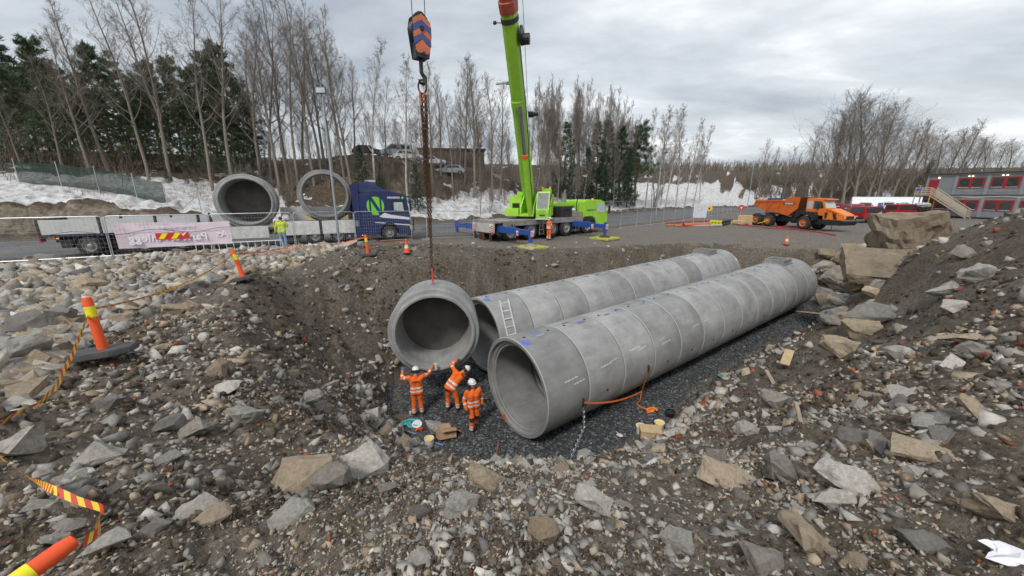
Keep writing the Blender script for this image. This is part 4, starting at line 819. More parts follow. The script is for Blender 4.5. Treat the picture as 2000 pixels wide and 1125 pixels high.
def plank(px, py, ln, wd, th, ang, lab, m_=wood, up=.06):
    p = floor_at(px, py); m = MB(); m.b2((-ln / 2, -wd / 2, 0), (ln / 2, wd / 2, th)); m.build('wooden_plank', m_, None, bevel=.006, loc=p + Vector((0, 0, up))); o = COL.objects[-1]; o.rotation_euler = (0, R(-4), ang); tag(o, lab, 'plank'); return o
plank(1536, 706, 1.45, .30, .05, R(48), 'broad fresh plank lying on the stones right of the pit floor', up=.12); plank(1505, 745, 1.2, .12, .04, R(70), 'narrow weathered plank below the broad plank', mat('grey_wood', (.33, .27, .2), .85, var=.25)); plank(1566, 612, 1.9, .14, .05, R(-40), 'long thin plank at the far end beside the nearer pipe')
plank(1560, 830, .9, .05, .04, R(60), 'thin stick lying on the right slope', mat('grey_wood', (.33, .27, .2), .85))
for px, py, c_, lab, w_ in ((1412, 740, (.03, .30, .33), 'crumpled turquoise plastic on the dark gravel', .26), (1209, 852, (.68, .64, .70), 'crumpled pale wrapping lying in front of the nearer pipe', .17), (1262, 872, (.24, .05, .09), 'crumpled dark red wrapping at the foot of the near bank', .25), (1985, 1095, (.78, .77, .82), 'torn white plastic sheet in the bottom right corner', .16)):
    p = floor_at(px, py); V, Fc = hull(int(px), 16, (1, .6, .25), 2, .22); me = bpy.data.meshes.new('plastic_scrap'); me.from_pydata((V * w_).tolist(), [], Fc.tolist()); me.materials.append(mat('scrap%d' % px, c_, .6, var=.15, scale=9)); o = link('plastic_scrap', me, None, p + Vector((0, 0, w_ * .12))); o.rotation_euler = (0, .1, rnd.uniform(0, 3)); tag(o, lab, 'litter')
a, b = floor_at(905, 897), floor_at(975, 856); m = MB(); n_ = 24; P_ = []
for i in range(n_ + 1):
    q = a.lerp(b, i / n_) + Vector((0, .05 * math.sin(i * .5), 0)); wd = .035 + .015 * math.sin(i * 2.3)
    for s_ in (-1, 1): P_.append((q.x - s_ * wd * .6, q.y + s_ * wd, hz(q.x, q.y) + .035))
m.add(P_, [(2 * i, 2 * i + 1, 2 * i + 3, 2 * i + 2) for i in range(n_) if i % 5 != 3]); tag(m.build('paint_line', mat('faded_orange_paint', (.26, .085, .045), .85, var=.4, scale=20)), kind='structure')
# ------------------------------------------------------------------ vehicles
def xf(m, M): m.v = [tuple(M @ Vector(p)) for p in m.v]; return m
tyre_m = mat('tyre_rubber', (.022, .022, .023), .85, var=.35, scale=6, bump=.3, bscale=30, dirt=.45, dirtcol=(.10, .09, .078)); rim_m = mat('dusty_rim', (.34, .33, .31), .55, .3, var=.2, scale=9, dirt=.4, dirtcol=(.14, .12, .10))
glass_m = mat('dark_glass', (.03, .04, .045), .08, var=.1, spec=.8); pale_glass = mat('pale_glass', (.45, .52, .52), .1, var=.25, scale=2.5); lampred = mat('tail_light', (.5, .02, .02), .3); lampamb = mat('amber_lamp', (.9, .25, .02), .3, emit=.6)
green = mat('crane_green', (.33, .63, .045), .45, var=.12, scale=1.1, dirt=.34, dirtcol=(.22, .36, .07)); deckm = mat('deck_plate', (.30, .28, .26), .75, var=.3, scale=3, dirt=.5, dirtcol=(.16, .13, .1)); under = mat('chassis_black', (.03, .03, .032), .7, var=.3, dirt=.35, dirtcol=(.10, .09, .08)); greypan = mat('grey_panel', (.25, .25, .25), .6, var=.2, scale=2, dirt=.4)
outblue = mat('outrigger_blue', (.02, .075, .33), .42, var=.15, scale=3, dirt=.2, dirtcol=(.09, .09, .1))
def wheel(parent, x, y, r_, w_, side, hub=rim_m, name='wheel', lugs=0, z=None):
    z = r_ if z is None else z
    e_ = MB(); s_ = side; prof = [(r_ * .56, -w_ / 2), (r_ * .8, -w_ / 2), (r_ * .95, -w_ * .42), (r_, -w_ * .3), (r_, w_ * .3), (r_ * .95, w_ * .42), (r_ * .8, w_ / 2), (r_ * .56, w_ / 2)]
    e_.lathe(prof, (x, y, z), (0, 1, 0), 30)
    if lugs:
        for k in range(lugs):
            t = 2 * math.pi * k / lugs; c = Vector((x + math.cos(t) * r_ * 1.0, y, z + math.sin(t) * r_ * 1.0)); Mx = Matrix.Rotation(-t, 3, 'Y')
            for sy in (-1, 1): e_.box(c + Vector((0, sy * w_ * .22, 0)), (.05, w_ * .4, .07), Mx @ Matrix.Rotation(.5 * sy, 3, 'X'))
    t_ = e_.build(name, tyre_m, parent, smooth=40)
    h = MB(); yo = y + s_ * w_ * .5
    h.lathe([(r_ * .57, -.0), (r_ * .585, .02), (r_ * .53, .02), (r_ * .48, -.06), (r_ * .25, -.09), (r_ * .22, .02), (r_ * .12, .05), (.0, .05)], (x, yo - s_ * .02, z), (0, s_, 0), 24); hb = h.build('rim', hub, t_, smooth=30)
    h = MB()
    for k in range(10): t = 2 * math.pi * k / 10; h.cyl((x + math.cos(t) * r_ * .33, yo - s_ * .10, z + math.sin(t) * r_ * .33), (x + math.cos(t) * r_ * .33, yo - s_ * .05, z + math.sin(t) * r_ * .33), .02, n=5)
    h.build('wheel_nuts', steel_m, t_); return t_
def quad(pts, name, m_, parent): m = MB(); m.add(pts, [tuple(range(len(pts)))]); return m.build(name, m_, parent)
def side_plate(poly, y, th, name, m_, parent): m = MB(); m.prism(poly, 'y', y, y + th); return m.build(name, m_, parent)
def hazard(parent, o, u, v, nm='hazard_plate'):     # red/white striped board at o with edges u, v
    o, u, v = Vector(o), Vector(u), Vector(v); nrm = u.cross(v).normalized() * .004
    b = quad([o, o + u, o + u + v, o + v], nm, white_m, parent); m = MB(); n = 4
    for k in range(n):
        a = k / n; P_ = [o + v * a, o + u + v * max(0, a - .25) if a >= .25 else o + u * (a / .25) , o + u + v * (a - .12) if a > .12 else o + u * .5, o + v * (a + .12)]
        for sg_ in (1, -1): m.add([p + nrm * sg_ for p in (o + v * min(1, a), o + u + v * max(0, a - .3), o + u + v * max(0.01, a - .17), o + v * min(1, a + .13))], [(0, 1, 2, 3)])
    m.build('stripe', mat('hazard_red', (.55, .05, .03), .5), b)

# ---------------- mobile crane
CR = (-.96, 28.85); CRZ = R(40); crz = -.20
crane = empty('mobile_crane', (CR[0], CR[1], crz), CRZ, 'bright green five-axle mobile crane with raised telescopic boom and blue outriggers', 'crane')
CM = Matrix.Translation((CR[0], CR[1], crz)) @ Matrix.Rotation(CRZ, 4, 'Z'); CI_ = CM.inverted()
for x in (0, 2.1, 4.5, 6.2, 9.0):
    for s_ in (-1, 1): wheel(crane, x, s_ * 1.10, .70, .50, s_)
m = MB(); m.b2((-1.5, -.55, .62), (11.2, .55, 1.3)); 
for x in (0, 2.1, 4.5, 6.2, 9.0): m.cyl((x, -.9, .7), (x, .9, .7), .13, n=8)
m.b2((-1.2, -1.3, .55), (-.72, 1.3, 1.35)); m.b2((3.0, -1.33, .55), (3.62, 1.33, 1.2)); m.b2((7.0, -1.33, .5), (7.9, 1.33, 1.25)); m.build('chassis', under, crane, bevel=.02)
m = MB(); m.b2((-1.55, -1.38, 1.42), (8.45, 1.38, 1.56)); m.b2((-1.55, -1.38, 1.56), (-1.3, 1.38, 1.60)); m.build('deck', deckm, crane, bevel=.015)
m = MB(); m.b2((-.72, -1.372, 1.16), (8.3, -1.30, 1.418)); m.b2((-.72, 1.30, 1.16), (8.3, 1.372, 1.418)); m.build('side_skirt', greypan, crane)
m = MB(); m.b2((-1.62, -1.36, .72), (-1.5, 1.36, 1.41)); m.build('rear_panel', mat('pale_grey_paint', (.45, .44, .42), .6, var=.15, dirt=.35), crane, bevel=.015)
hazard(crane, (-1.63, -1.30, .80), (0, .42, 0), (0, 0, .58)); hazard(crane, (-1.63, .85, .80), (0, .42, 0), (0, 0, .58))
for y in (-1.0, -.1, .3, .95): m = MB(); m.b2((-1.66, y - .12, .15), (-1.6, y + .12, .74)); m.build('mud_flap', rust if abs(y) < .5 else under, crane)
for y in (-1.15, 1.15): m = MB(); m.b2((-1.65, y - .14, .60), (-1.57, y + .14, .72)); m.build('tail_light', lampred, crane)
def steps(x, z0, z1):
    m = MB()
    for dx in (0, .42): m.bar((x + dx * .5, -1.42, z1), (x + dx + .1 * (dx > 0) - .08, -1.46, z0), .035, .035)
    for k in range(4): z = z0 + .1 + k * (z1 - z0 - .15) / 3; m.bar((x - .06, -1.45, z), (x + .42, -1.45, z), .05, .03)
    m.build('access_steps', steel_m, crane)
steps(2.95, .3, 1.45); steps(-.05, .25, 1.4); steps(7.3, .35, 1.4)
# driver cab
cabp = [(8.45, 1.45), (8.45, 2.82), (8.7, 2.95), (10.7, 2.98), (11.35, 2.80), (11.85, 1.85), (11.92, 1.2), (11.92, .62), (10.2, .62), (9.95, 1.15), (9.6, 1.52), (8.6, 1.5)]
m = MB(); m.prism(cabp, 'y', -1.34, 1.34); m.build('driver_cab', green, crane, bevel=.06)
side_plate([(10.25, 1.85), (10.25, 2.62), (10.55, 2.72), (11.2, 2.70), (11.62, 1.85)], -1.36, .015, 'side_window', pale_glass, crane); side_plate([(10.25, 1.85), (10.25, 2.62), (10.55, 2.72), (11.2, 2.70), (11.62, 1.85)], 1.345, .015, 'side_window', pale_glass, crane)
m = MB(); m.add([(11.39, -1.15, 2.72), (11.39, 1.15, 2.72), (11.86, 1.15, 1.86), (11.86, -1.15, 1.86)], [(0, 1, 2, 3)]); m.build('windscreen', glass_m, crane)
m = MB(); m.prism([(8.35, 1.42), (9.9, 1.42), (10.18, .9), (10.0, .9), (9.75, 1.26), (8.35, 1.26)], 'y', -1.37, -1.30); m.build('wheel_arch', under, crane)
m = MB(); m.tube([(11.5, -1.35, 2.7), (11.75, -1.6, 2.72), (11.75, -1.62, 2.4)], .02, 6); m.b2((11.66, -1.72, 1.75), (11.78, -1.52, 2.45)); m.build('mirror', black_m, crane, bevel=.01)
m = MB(); m.lathe([(0, .13), (.07, .12), (.09, 0)], (10.2, -.8, 2.98), n=12); m.build('warning_beacon', lampamb, crane)
text('nidgjerring kran', .215, (9.45, -1.352, 2.05), (R(90), 0, 0), mat('lettering_blue', (.04, .17, .20), .5), crane, bold=.004)
m = MB(); m.b2((11.0, -1.3, .45), (11.95, 1.3, .62)); m.build('bumper', outblue, crane, bevel=.02)
for y in (-1.0, 1.0): m = MB(); m.b2((11.93, y - .18, .75), (11.97, y + .18, .95)); m.build('headlight', pale_glass, crane)
# engine bay behind the cab
m = MB(); m.b2((5.55, -1.2, 1.56), (7.0, 1.2, 2.45)); m.build('engine_bay', black_m, crane, bevel=.03)
m = MB(); m.prism([(5.5, 2.45), (5.6, 2.62), (6.3, 2.75), (8.3, 2.78), (8.3, 2.45)], 'y', -.2, 1.25); m.build('engine_cover', green, crane, bevel=.03)
m = MB(); m.b2((7.05, -1.25, 1.58), (7.65, -.55, 2.0)); m.b2((7.72, -1.25, 1.58), (8.35, -.5, 1.98)); m.build('tool_locker', mat('dull_tan_metal', (.28, .26, .22), .6, dirt=.3), crane, bevel=.02)
m = MB(); m.cyl((7.45, .2, 2.4), (7.45, .2, 3.55), .20, n=14); m.cyl((7.45, .2, 3.55), (7.6, .2, 3.8), .07, n=8); m.build('exhaust_stack', greypan, crane, smooth=40)
m = MB(); m.cyl((6.9, -1.0, 2.15), (7.25, -1.0, 2.15), .13, n=12); m.cyl((7.3, -.95, 2.15), (7.55, -.95, 2.15), .12, n=12); m.build('air_tank', white_m, crane, smooth=40)
m = MB(); m.tube([(6.0, -1.22, 2.2), (6.25, -1.28, 2.35), (6.5, -1.25, 2.1), (6.9, -1.2, 2.2)], .03, 6); m.build('hose', black_m, crane); m = MB(); m.tube([(7.9, -.9, 2.0), (7.9, -.9, 2.8), (8.05, -.9, 3.1)], .04, 6); m.build('hose', black_m, crane)
# outriggers
for x, nm in ((-1.0, 'rear'), (7.15, 'front')):
    for s_ in (-1, 1):
        m = MB(); m.b2((x - .19, s_ * 1.25, .78), (x + .19, s_ * 3.0, 1.22)); m.prism([(s_ * 2.95, .82), (s_ * 2.95, 1.18), (s_ * 4.75, 1.12), (s_ * 4.75, .82)], 'x', x - .15, x + .15); b = m.build('outrigger_beam', outblue, crane, bevel=.015)
        m = MB(); m.cyl((x, s_ * 4.6, .35), (x, s_ * 4.6, 1.3), .14, n=14); m.build('jack_cylinder', outblue, b, smooth=40)
        m = MB(); m.cyl((x, s_ * 4.6, .14), (x, s_ * 4.6, .36), .07, n=10); m.build('jack_rod', steel_m, b, smooth=40)
        m = MB(); m.lathe([(.06, .22), (.16, .16), (.42, .07), (.44, .0), (0, 0)], (x, s_ * 4.6, .11), n=22); m.build('jack_foot', rust if nm == 'front' else mat('worn_steel', (.36, .32, .27), .6, .4, var=.3), b, smooth=30)
        for k_ in (0, 1):
            o = Vector((x - .22 if s_ < 0 else x + .22, s_ * (4.78 if k_ else 3.9), .78)); 
            if s_ < 0: hazard(b, (x - .16, s_ * 4.765, .72), (.32, 0, 0), (0, 0, .42)) if k_ else hazard(b, (x - .20, s_ * 3.6, .70), (0, .24, 0), (0, 0, .36))
            else: hazard(b, (x + .2, s_ * 3.6, .8), (0, .3, 0), (0, 0, .36)) if k_ == 0 else None
# superstructure, turned towards the pit
SLEW = Vector((3.2, 0, 1.56)); HEAD = math.atan2(-.974, -.226) - CRZ; SM = Matrix.Translation(SLEW) @ Matrix.Rotation(HEAD, 4, 'Z')
def sup(m, name, m_, par=crane, **k): return xf(m, SM).build(name, m_, par, **k)
m = MB(); m.lathe([(0, .02), (1.15, .02), (1.15, .18), (.9, .2), (0, .2)], n=36); sup(m, 'slewing_ring', under)
m = MB(); m.b2((-2.6, -1.2, .2), (1.3, .5, .42)); m.prism([(-2.4, .42), (-2.4, 1.2), (-1.1, 2.0), (-.3, 1.9), (1.2, .9), (1.3, .42)], 'y', -.62, -.50); m.prism([(-2.4, .42), (-2.4, 1.2), (-1.1, 2.0), (-.3, 1.9), (1.2, .9), (1.3, .42)], 'y', .42, .54); fr = sup(m, 'turret_frame', green, bevel=.02)
m = MB(); m.b2((.35, -1.75, .22), (1.55, -.66, .82)); sup(m, 'storage_box', green, bevel=.03)
m = MB(); m.b2((-1.1, -1.7, .42), (.2, -.68, 1.75)); hb = sup(m, 'machinery_housing', green, bevel=.03)
m = MB(); m.b2((.202, -1.45, .75), (.215, -.85, 1.2)); sup(m, 'grille', hole_m, hb)
m = MB(); m.b2((-1.4, -1.2, 1.76), (-.4, -.6, 2.1)); sup(m, 'winch_cover', green, bevel=.03)
m = MB(); m.b2((-3.9, -1.35, .25), (-2.65, 1.35, 1.35)); sup(m, 'counterweight', green, bevel=.05)
m = MB(); m.lathe([(0, -.5), (.42, -.5), (.42, -.45), (.3, -.44), (.3, .44), (.42, .45), (.42, .5), (0, .5)], (-2.0, 0, 1.6), (0, 1, 0), 24); sup(m, 'winch_drum', black_m)
cb = [(.0, .12), (.0, 2.0), (.25, 2.12), (1.0, 2.08), (1.62, .75), (1.55, .10)]
m = MB(); m.prism(cb, 'y', .72, 1.74); oc = sup(m, 'operator_cab', green, bevel=.04)
def fw(t): return (1.0 + .62 * t + .022, 2.08 - 1.33 * t)
a, b = fw(.06), fw(.93); m = MB(); m.add([(a[0], .80, a[1]), (a[0], 1.66, a[1]), (b[0], 1.66, b[1]), (b[0], .80, b[1])], [(0, 1, 2, 3)]); sup(m, 'windscreen', mat('cab_glass', (.085, .10, .105), .35, var=.5, scale=2.5, spec=.25), oc)
m = MB(); m.add([(.15, 1.765, .9), (.95, 1.765, .9), (1.45, 1.765, .95), (.95, 1.765, 1.95), (.15, 1.765, 1.95)], [(0, 1, 2, 3, 4)]); sup(m, 'side_window', glass_m, oc)
for y in (.88, 1.58): m = MB(); m.box((1.615, y, .52), (.04, .12, .10)); sup(m, 'work_light', pale_glass, oc)
m = MB(); m.b2((1.6, .78, .02), (1.75, 1.68, .10)); m.b2((.0, .70, .0), (1.7, 1.9, .06)); sup(m, 'cab_step', alu, oc)
m = MB(); m.b2((1.635, 1.0, .30), (1.645, 1.46, .38)); sup(m, 'maker_plate', black_m, oc)
m = MB(); m.tube([(1.05, .78, 2.0), (1.3, 1.23, 1.6)], .012, 4); sup(m, 'wiper', black_m, oc)
m = MB(); m.b2((-1.5, .75, .2), (-.1, 1.72, 1.9)); m.b2((-1.2, .9, 1.9), (-.35, 1.6, 2.35)); sup(m, 'hydraulic_housing', green, bevel=.03)
m = MB(); m.tube([(.05, 1.82, .2), (.05, 1.82, 1.5), (.6, 1.84, 1.7), (1.25, 1.84, 1.2), (1.3, 1.84, .2)], .022, 6); sup(m, 'handrail', green, oc)
for y in (.9, 1.5): m = MB(); m.lathe([(0, .12), (.05, .11), (.06, 0)], ( -.6, y, 2.36), n=10); sup(m, 'beacon', lampamb)
# boom in world space
B0 = Vector((1.38, 31.7, 2.9)); E0 = Vector((-.23, 24.0, 13.5)); BD = (E0 - B0).normalized(); BS = BD.cross(Vector((0, 0, 1))).normalized(); BU = BS.cross(BD); BL = (E0 - B0).length
def bsec(t, k=1.0, kh=1.0):
    c = B0 + BD * t; return [CI_ @ (c + BS * (x * k) + BU * (z * kh)) for x, z in ((-.43, .46), (.43, .46), (.47, .30), (.47, -.02), (.36, -.40), (.17, -.58), (-.17, -.58), (-.36, -.40), (-.47, -.02), (-.47, .30))]
m = MB(); m.loft([bsec(t) for t in (-.6, 0, 3, 6, 9, BL - .3)]); m.build('boom_base_section', green, crane, smooth=25)
for t, w_, mm in ((7.6, .5, green), (BL - .75, .25, under)):
    m = MB(); m.loft([bsec(t, 1.07, 1.07), bsec(t + w_, 1.07, 1.07)]); m.build('boom_collar', mm, crane, bevel=.015)
redm = mat('rusty_red_paint', (.42, .085, .045), .55, var=.3, scale=4, dirt=.3)
m = MB(); m.loft([bsec(BL - .3, 1.10, 1.10), bsec(BL + .25, 1.16, 1.16), bsec(BL + .3, 1.02, 1.02), bsec(BL + .7, 1.02, 1.02), bsec(BL + .72, 1.12, 1.12), bsec(BL + 1.1, 1.12, 1.12)]); m.build('boom_head_collar', redm, crane, smooth=25)
tl = (TIP - B0).length
for a, b, k in ((BL + .5, BL + 7, .88), (BL + 6.8, BL + 12.6, .78), (BL + 12.4, tl + .3, .68)): m = MB(); m.loft([bsec(a, k, k), bsec(b, k, k)]); m.build('boom_telescope_section', green, crane, smooth=25)
m = MB(); c = CI_ @ (TIP + Vector((0, 0, .2))); m.lathe([(0, -.3), (.42, -.3), (.42, .3), (0, .3)], c, CI_.to_3x3() @ BS, 24); m.build('head_sheave', black_m, crane)
# luffing cylinder
c0 = CM @ (SM @ Vector((1.15, .0, .35))); c1 = B0 + BD * (.60 * BL) - BU * .62; cm_ = c0.lerp(c1, .56)
off = BS * -.22
m = MB(); m.cyl(CI_ @ (c0 + off), CI_ @ (cm_ + off), .21, n=18); m.build('luffing_cylinder', green, crane, smooth=40); m = MB(); m.cyl(CI_ @ (cm_ + off), CI_ @ (cm_ + off + (c1 - c0).normalized() * .28), .235, n=18); m.build('cylinder_gland', mat('orange_band', (.75, .16, .03), .5), crane, smooth=40)
m = MB(); m.cyl(CI_ @ (cm_ + off), CI_ @ (c1 + off), .15, n=16); m.build('cylinder_rod', mat('chrome_rod', (.40, .40, .41), .25, .9), crane, smooth=40)
m = MB(); m.loft([bsec(.58 * BL, 1.03, 1.18), bsec(.58 * BL + .5, 1.03, 1.18)]); m.build('cylinder_bracket', green, crane, bevel=.02)
c = B0 + BD * (BL - 1.9) + BS * -.75 + BU * .1
def sidec(t, s_, u): return CI_ @ (B0 + BD * t + BS * s_ + BU * u)
sgn = -1 if BS.x > 0 else 1
RS = -sgn     # towards image right
m = MB(); m.lathe([(0, -.06), (.52, -.06), (.52, .06), (.0, .06)], sidec(BL - 1.5, RS * .62, .1), CI_.to_3x3() @ BS, 28); m.lathe([(0, -.22), (.3, -.22), (.3, .22), (0, .22)], sidec(BL - 1.7, RS * .85, .1), CI_.to_3x3() @ BS, 24); m.build('cable_drum', black_m, crane, smooth=30)
m = MB(); m.lathe([(0, -.18), (.2, -.18), (.2, .18), (0, .18)], sidec(6.9, RS * .75, .3), CI_.to_3x3() @ BS, 16); m.lathe([(0, -.1), (.12, -.1), (.12, .4), (0, .4)], sidec(6.9, RS * .85, .3), CI_.to_3x3() @ BS * RS, 12); m.build('guide_roller', black_m, crane, smooth=30)
m = MB(); m.tube([sidec(BL - 2, RS * .5, -.1), sidec(8, RS * .53, -.15), sidec(5, RS * .5, -.3), sidec(4, RS * .44, -.42), sidec(1, RS * .42, -.5)], .028, 6); m.build('hydraulic_hose', black_m, crane)
m = MB(); m.tube([sidec(9.1, -RS * .45, .1), sidec(9.1, -RS * .8, .1), sidec(9.1, -RS * 1.35, .05)], [.05, .04, .05], 6); m.box(sidec(9.1, -RS * .6, .1), (.2, .2, .16)); m.build('jib_bracket', greypan, crane); m = MB(); m.tube([sidec(BL - .8, -RS * .45, .1), sidec(BL - .75, -RS * .85, .1)], .025, 6); m.lathe([(0, .12), (.10, .06), (.11, -.06), (0, -.12)], sidec(BL - .75, -RS * .9, .1), n=12); m.build('wind_gauge', black_m, crane)
m = MB(); m.tube([sidec(-.3, RS * .2, .75), sidec(BL, RS * .75, .65), sidec(tl, RS * .1, .5)], .016, 5); m.build('hoist_cable', mat('wire_rope', (.10, .10, .105), .5, .6), crane)
# spreader mats under the jacks
matm = mat('lime_board', (.42, .47, .07), .7, var=.25, scale=3, dirt=.4, dirtcol=(.2, .19, .1), bump=.2, bscale=12)
for x, y, lab in ((-1.0, -4.6, 'yellow-green spreader mat under the nearest crane jack'), (7.15, -4.6, 'yellow-green spreader mat under the right front crane jack with rusty foot'), (-1.0, 4.6, 'yellow-green spreader mat on the road under the left crane jack'), (7.15, 4.6, 'yellow-green spreader mat on the far side of the crane')):
    p = CM @ Vector((x, y, 0)); zt = crz + .105; h0 = min(hz(p.x, p.y), zt - .1); m = MB(); m.b2((-.88, -.88, h0 - .02 - zt), (.88, .88, 0)); o = m.build('spreader_mat', matm, None, bevel=.02, loc=(p.x, p.y, zt)); o.rotation_euler = (0, 0, CRZ + R(4 if x > 0 else -3)); tag(o, lab, 'spreader mat', 'crane mats')

# ---------------- flatbed truck and trailer
TR = (-8.95, 26.66); TRZ = R(26.7); tz = hz(*TR, False) + .012
navy = mat('navy_paint', (.018, .03, .11), .36, var=.12, scale=1.0, dirt=.32, dirtcol=(.07, .07, .09)); lime = mat('lime_vinyl', (.17, .62, .045), .5, var=.06); whitep = mat('white_paint', (.72, .73, .74), .45, var=.06); boardm = mat('dirty_white_board', (.66, .66, .64), .6, var=.25, scale=4, dirt=.4, dirtcol=(.42, .41, .39)); alub = mat('aluminium_board', (.60, .60, .59), .5, .25, var=.12, scale=2, dirt=.35, dirtcol=(.3, .29, .27)); lampw = mat('warm_lamp', (.95, .6, .25), .4, emit=.5)
truck = empty('flatbed_truck', (TR[0], TR[1], tz), TRZ, 'dark blue flatbed truck with green N emblem carrying a concrete pipe', 'truck')
def arc(cx_, cz_, r_, a0, a1, n=9): return [(cx_ + r_ * math.cos(R(a0 + (a1 - a0) * i / (n - 1))), cz_ + r_ * math.sin(R(a0 + (a1 - a0) * i / (n - 1)))) for i in range(n)]
prof = [(-1.75, .95), (-1.75, 3.05), (-1.66, 3.2), (.55, 3.2), (1.0, 3.1), (1.25, 2.9), (1.38, 2.2), (1.46, 1.6), (1.48, .42), (.72, .36)] + arc(0, .5, .66, -10, 190) + [(-1.0, .36), (-1.75, .4)]
m = MB(); m.prism(prof, 'y', -1.22, 1.22); body = m.build('cab', navy, truck, bevel=.05)
m = MB(); m.loft([[(-1.72, s_ * 1.16, 3.2), (-1.70, s_ * 1.12, 3.82), (-1.1, s_ * 1.02, 3.92), (-.2, s_ * .98, 3.45), (.45, s_ * .98, 3.21)] for s_ in (-1, 1)]); m.build('roof_deflector', navy, truck, bevel=.03)
m = MB(); m.b2((-1.15, -.55, 3.85), (-.55, .55, 4.0)); m.build('roof_hatch', mat('pale_grey_plastic', (.5, .52, .55), .4), truck, bevel=.03)
for s_ in (-1, 1):
    m = MB(); m.prism([(-2.2, .95), (-2.2, 3.5), (-2.05, 3.75), (-1.77, 3.75), (-1.77, .95)], 'y', s_ * 1.12, s_ * 1.18); m.build('side_deflector', navy, truck)
    Y = s_ * 1.224; d = s_ * .004
    side_plate([(.22, 1.98), (.22, 2.62), (.35, 2.72), (1.08, 2.66), (1.24, 1.86), (.5, 1.94)], Y, d, 'window_frame', black_m, truck); side_plate([(.40, 2.02), (.40, 2.55), (.98, 2.55), (1.06, 1.96)], Y + d, d, 'side_window', pale_glass, truck)  # pale reflections on the dark glass are put into the pane colour
    n = 40; lg = [(-.78 + .60 * math.cos(2 * math.pi * i / n) * .92, 2.32 + .60 * math.sin(2 * math.pi * i / n)) for i in range(n)]
    em = side_plate(lg, Y, d, 'emblem_disc', lime, truck)
    for pl in ([(-1.17, 1.66), (-1.17, 2.98), (-1.06, 2.98), (-1.06, 1.66)], [(-.50, 1.66), (-.50, 2.98), (-.39, 2.98), (-.39, 1.66)], [(-1.17, 2.86), (-1.02, 2.98), (-.39, 1.86), (-.52, 1.66)]): side_plate(pl, Y + d, d, 'emblem_stroke', navy, em)
    side_plate([(-.60, 1.62), (-.25, 1.86), (.2, 1.72), (1.40, 1.52), (1.42, 1.36), (.2, 1.48), (-.4, 1.55)], Y + 2 * d, d, 'swoosh', whitep, truck); side_plate([(-.9, 1.22), (-.9, 1.27), (0, 1.18), (0, 1.12)], Y, d, 'trim_stripe', whitep, truck); side_plate([(.2, 1.09), (.2, 1.16), (1.43, 1.02), (1.43, .95)], Y, d, 'trim_stripe', whitep, truck)
    for pl in ([(-.15, .98), (-.15, 1.60), (-.135, 1.60), (-.135, .98)], [(.16, 1.95), (.16, 3.02), (.172, 3.02), (.172, 1.95)], [(-.15, .975), (-.15, .99), (1.40, .90), (1.40, .885)], [(-1.7, .98), (-1.7, .995), (-.7, .995), (-.7, .98)], [(-1.6, 3.04), (-1.6, 3.05), (1.0, 3.03), (1.0, 3.02)]): side_plate(pl, Y, d * .5, 'panel_seam', black_m, truck)
    if s_ < 0: text('NIKKERUD', .17, (.42, Y - .008, 2.80), (R(90), 0, 0), whitep, truck, bold=.006); side_plate([(.90, 2.82), (1.0, 2.94), (1.12, 2.86), (1.0, 2.74)], Y - .004, -.004, 'arrow_mark', lime, truck)
    m = MB(); m.b2((.08, Y, 1.08), (.18, Y + s_ * .03, 1.2)); m.build('door_handle', black_m, truck)
    m = MB(); m.tube([(1.36, s_ * 1.2, 2.75), (1.5, s_ * 1.42, 2.72), (1.52, s_ * 1.45, 2.1)], .02, 6); m.b2((1.42, s_ * 1.33, 1.95), (1.52, s_ * 1.53, 2.6)); m.build('mirror', navy, truck, bevel=.02)
    m = MB(); m.prism(arc(0, .5, .72, 5, 175, 12) + arc(0, .5, .64, 175, 5, 12), 'y', Y - s_ * .02, Y + s_ * .03); m.build('wheel_arch', navy, truck)
    m = MB(); m.b2((1.40, s_ * .75, .72), (1.50, s_ * 1.2, .92)); m.build('headlight', lampw, truck, bevel=.02)
m = MB(); m.add([(1.30, -1.1, 2.82), (1.30, 1.1, 2.82), (1.45, 1.1, 1.72), (1.45, -1.1, 1.72)], [(0, 1, 2, 3)]); m.build('windscreen', glass_m, truck); m = MB(); m.prism([(1.1, 3.0), (1.55, 2.92), (1.55, 2.84), (1.15, 2.9)], 'y', -1.05, 1.05); m.build('sun_visor', navy, truck)
m = MB(); m.tube([(1.5, -1.1, .5), (1.68, -1.1, .55), (1.68, -1.1, 1.45), (1.5, -1.1, 1.5)], .035, 6); m.tube([(1.5, 1.1, .5), (1.68, 1.1, .55), (1.68, 1.1, 1.45), (1.5, 1.1, 1.5)], .035, 6); m.cyl((1.68, -1.1, 1.0), (1.68, 1.1, 1.0), .03, n=6); m.build('bull_bar', black_m, truck)
m = MB(); m.b2((1.2, -1.2, .3), (1.55, 1.2, .45)); m.build('bumper', navy, truck, bevel=.02)
for x in (0, -3.2, -4.55):
    for s_ in (-1, 1): wheel(truck, x, s_ * 1.02, .5, .36, s_)
m = MB(); m.b2((-6.4, -.45, .55), (1.2, .45, .95)); m.b2((-1.7, -1.15, .32), (-2.5, 1.15, .9)); m.b2((-3.9, -1.1, .9), (-3.7, 1.1, 1.1)); m.b2((-6.35, -1.15, .35), (-5.4, 1.15, .85)); m.build('chassis', under, truck)
for y_ in (-1.2, 1.1): m = MB(); m.b2((-2.7, y_, .36), (-1.72, y_ + .1, .95)); m.build('side_fairing', navy, truck)
m = MB(); m.b2((-6.45, -1.2, 1.0), (-1.9, 1.2, 1.42)); m.build('bed', greypan, truck, bevel=.02)
for a, b in ((-6.35, -4.25), (-4.1, -2.15)): m = MB(); m.b2((a, -1.265, .62), (b, -1.205, 1.46)); m.build('drop_side', boardm, truck, bevel=.01)
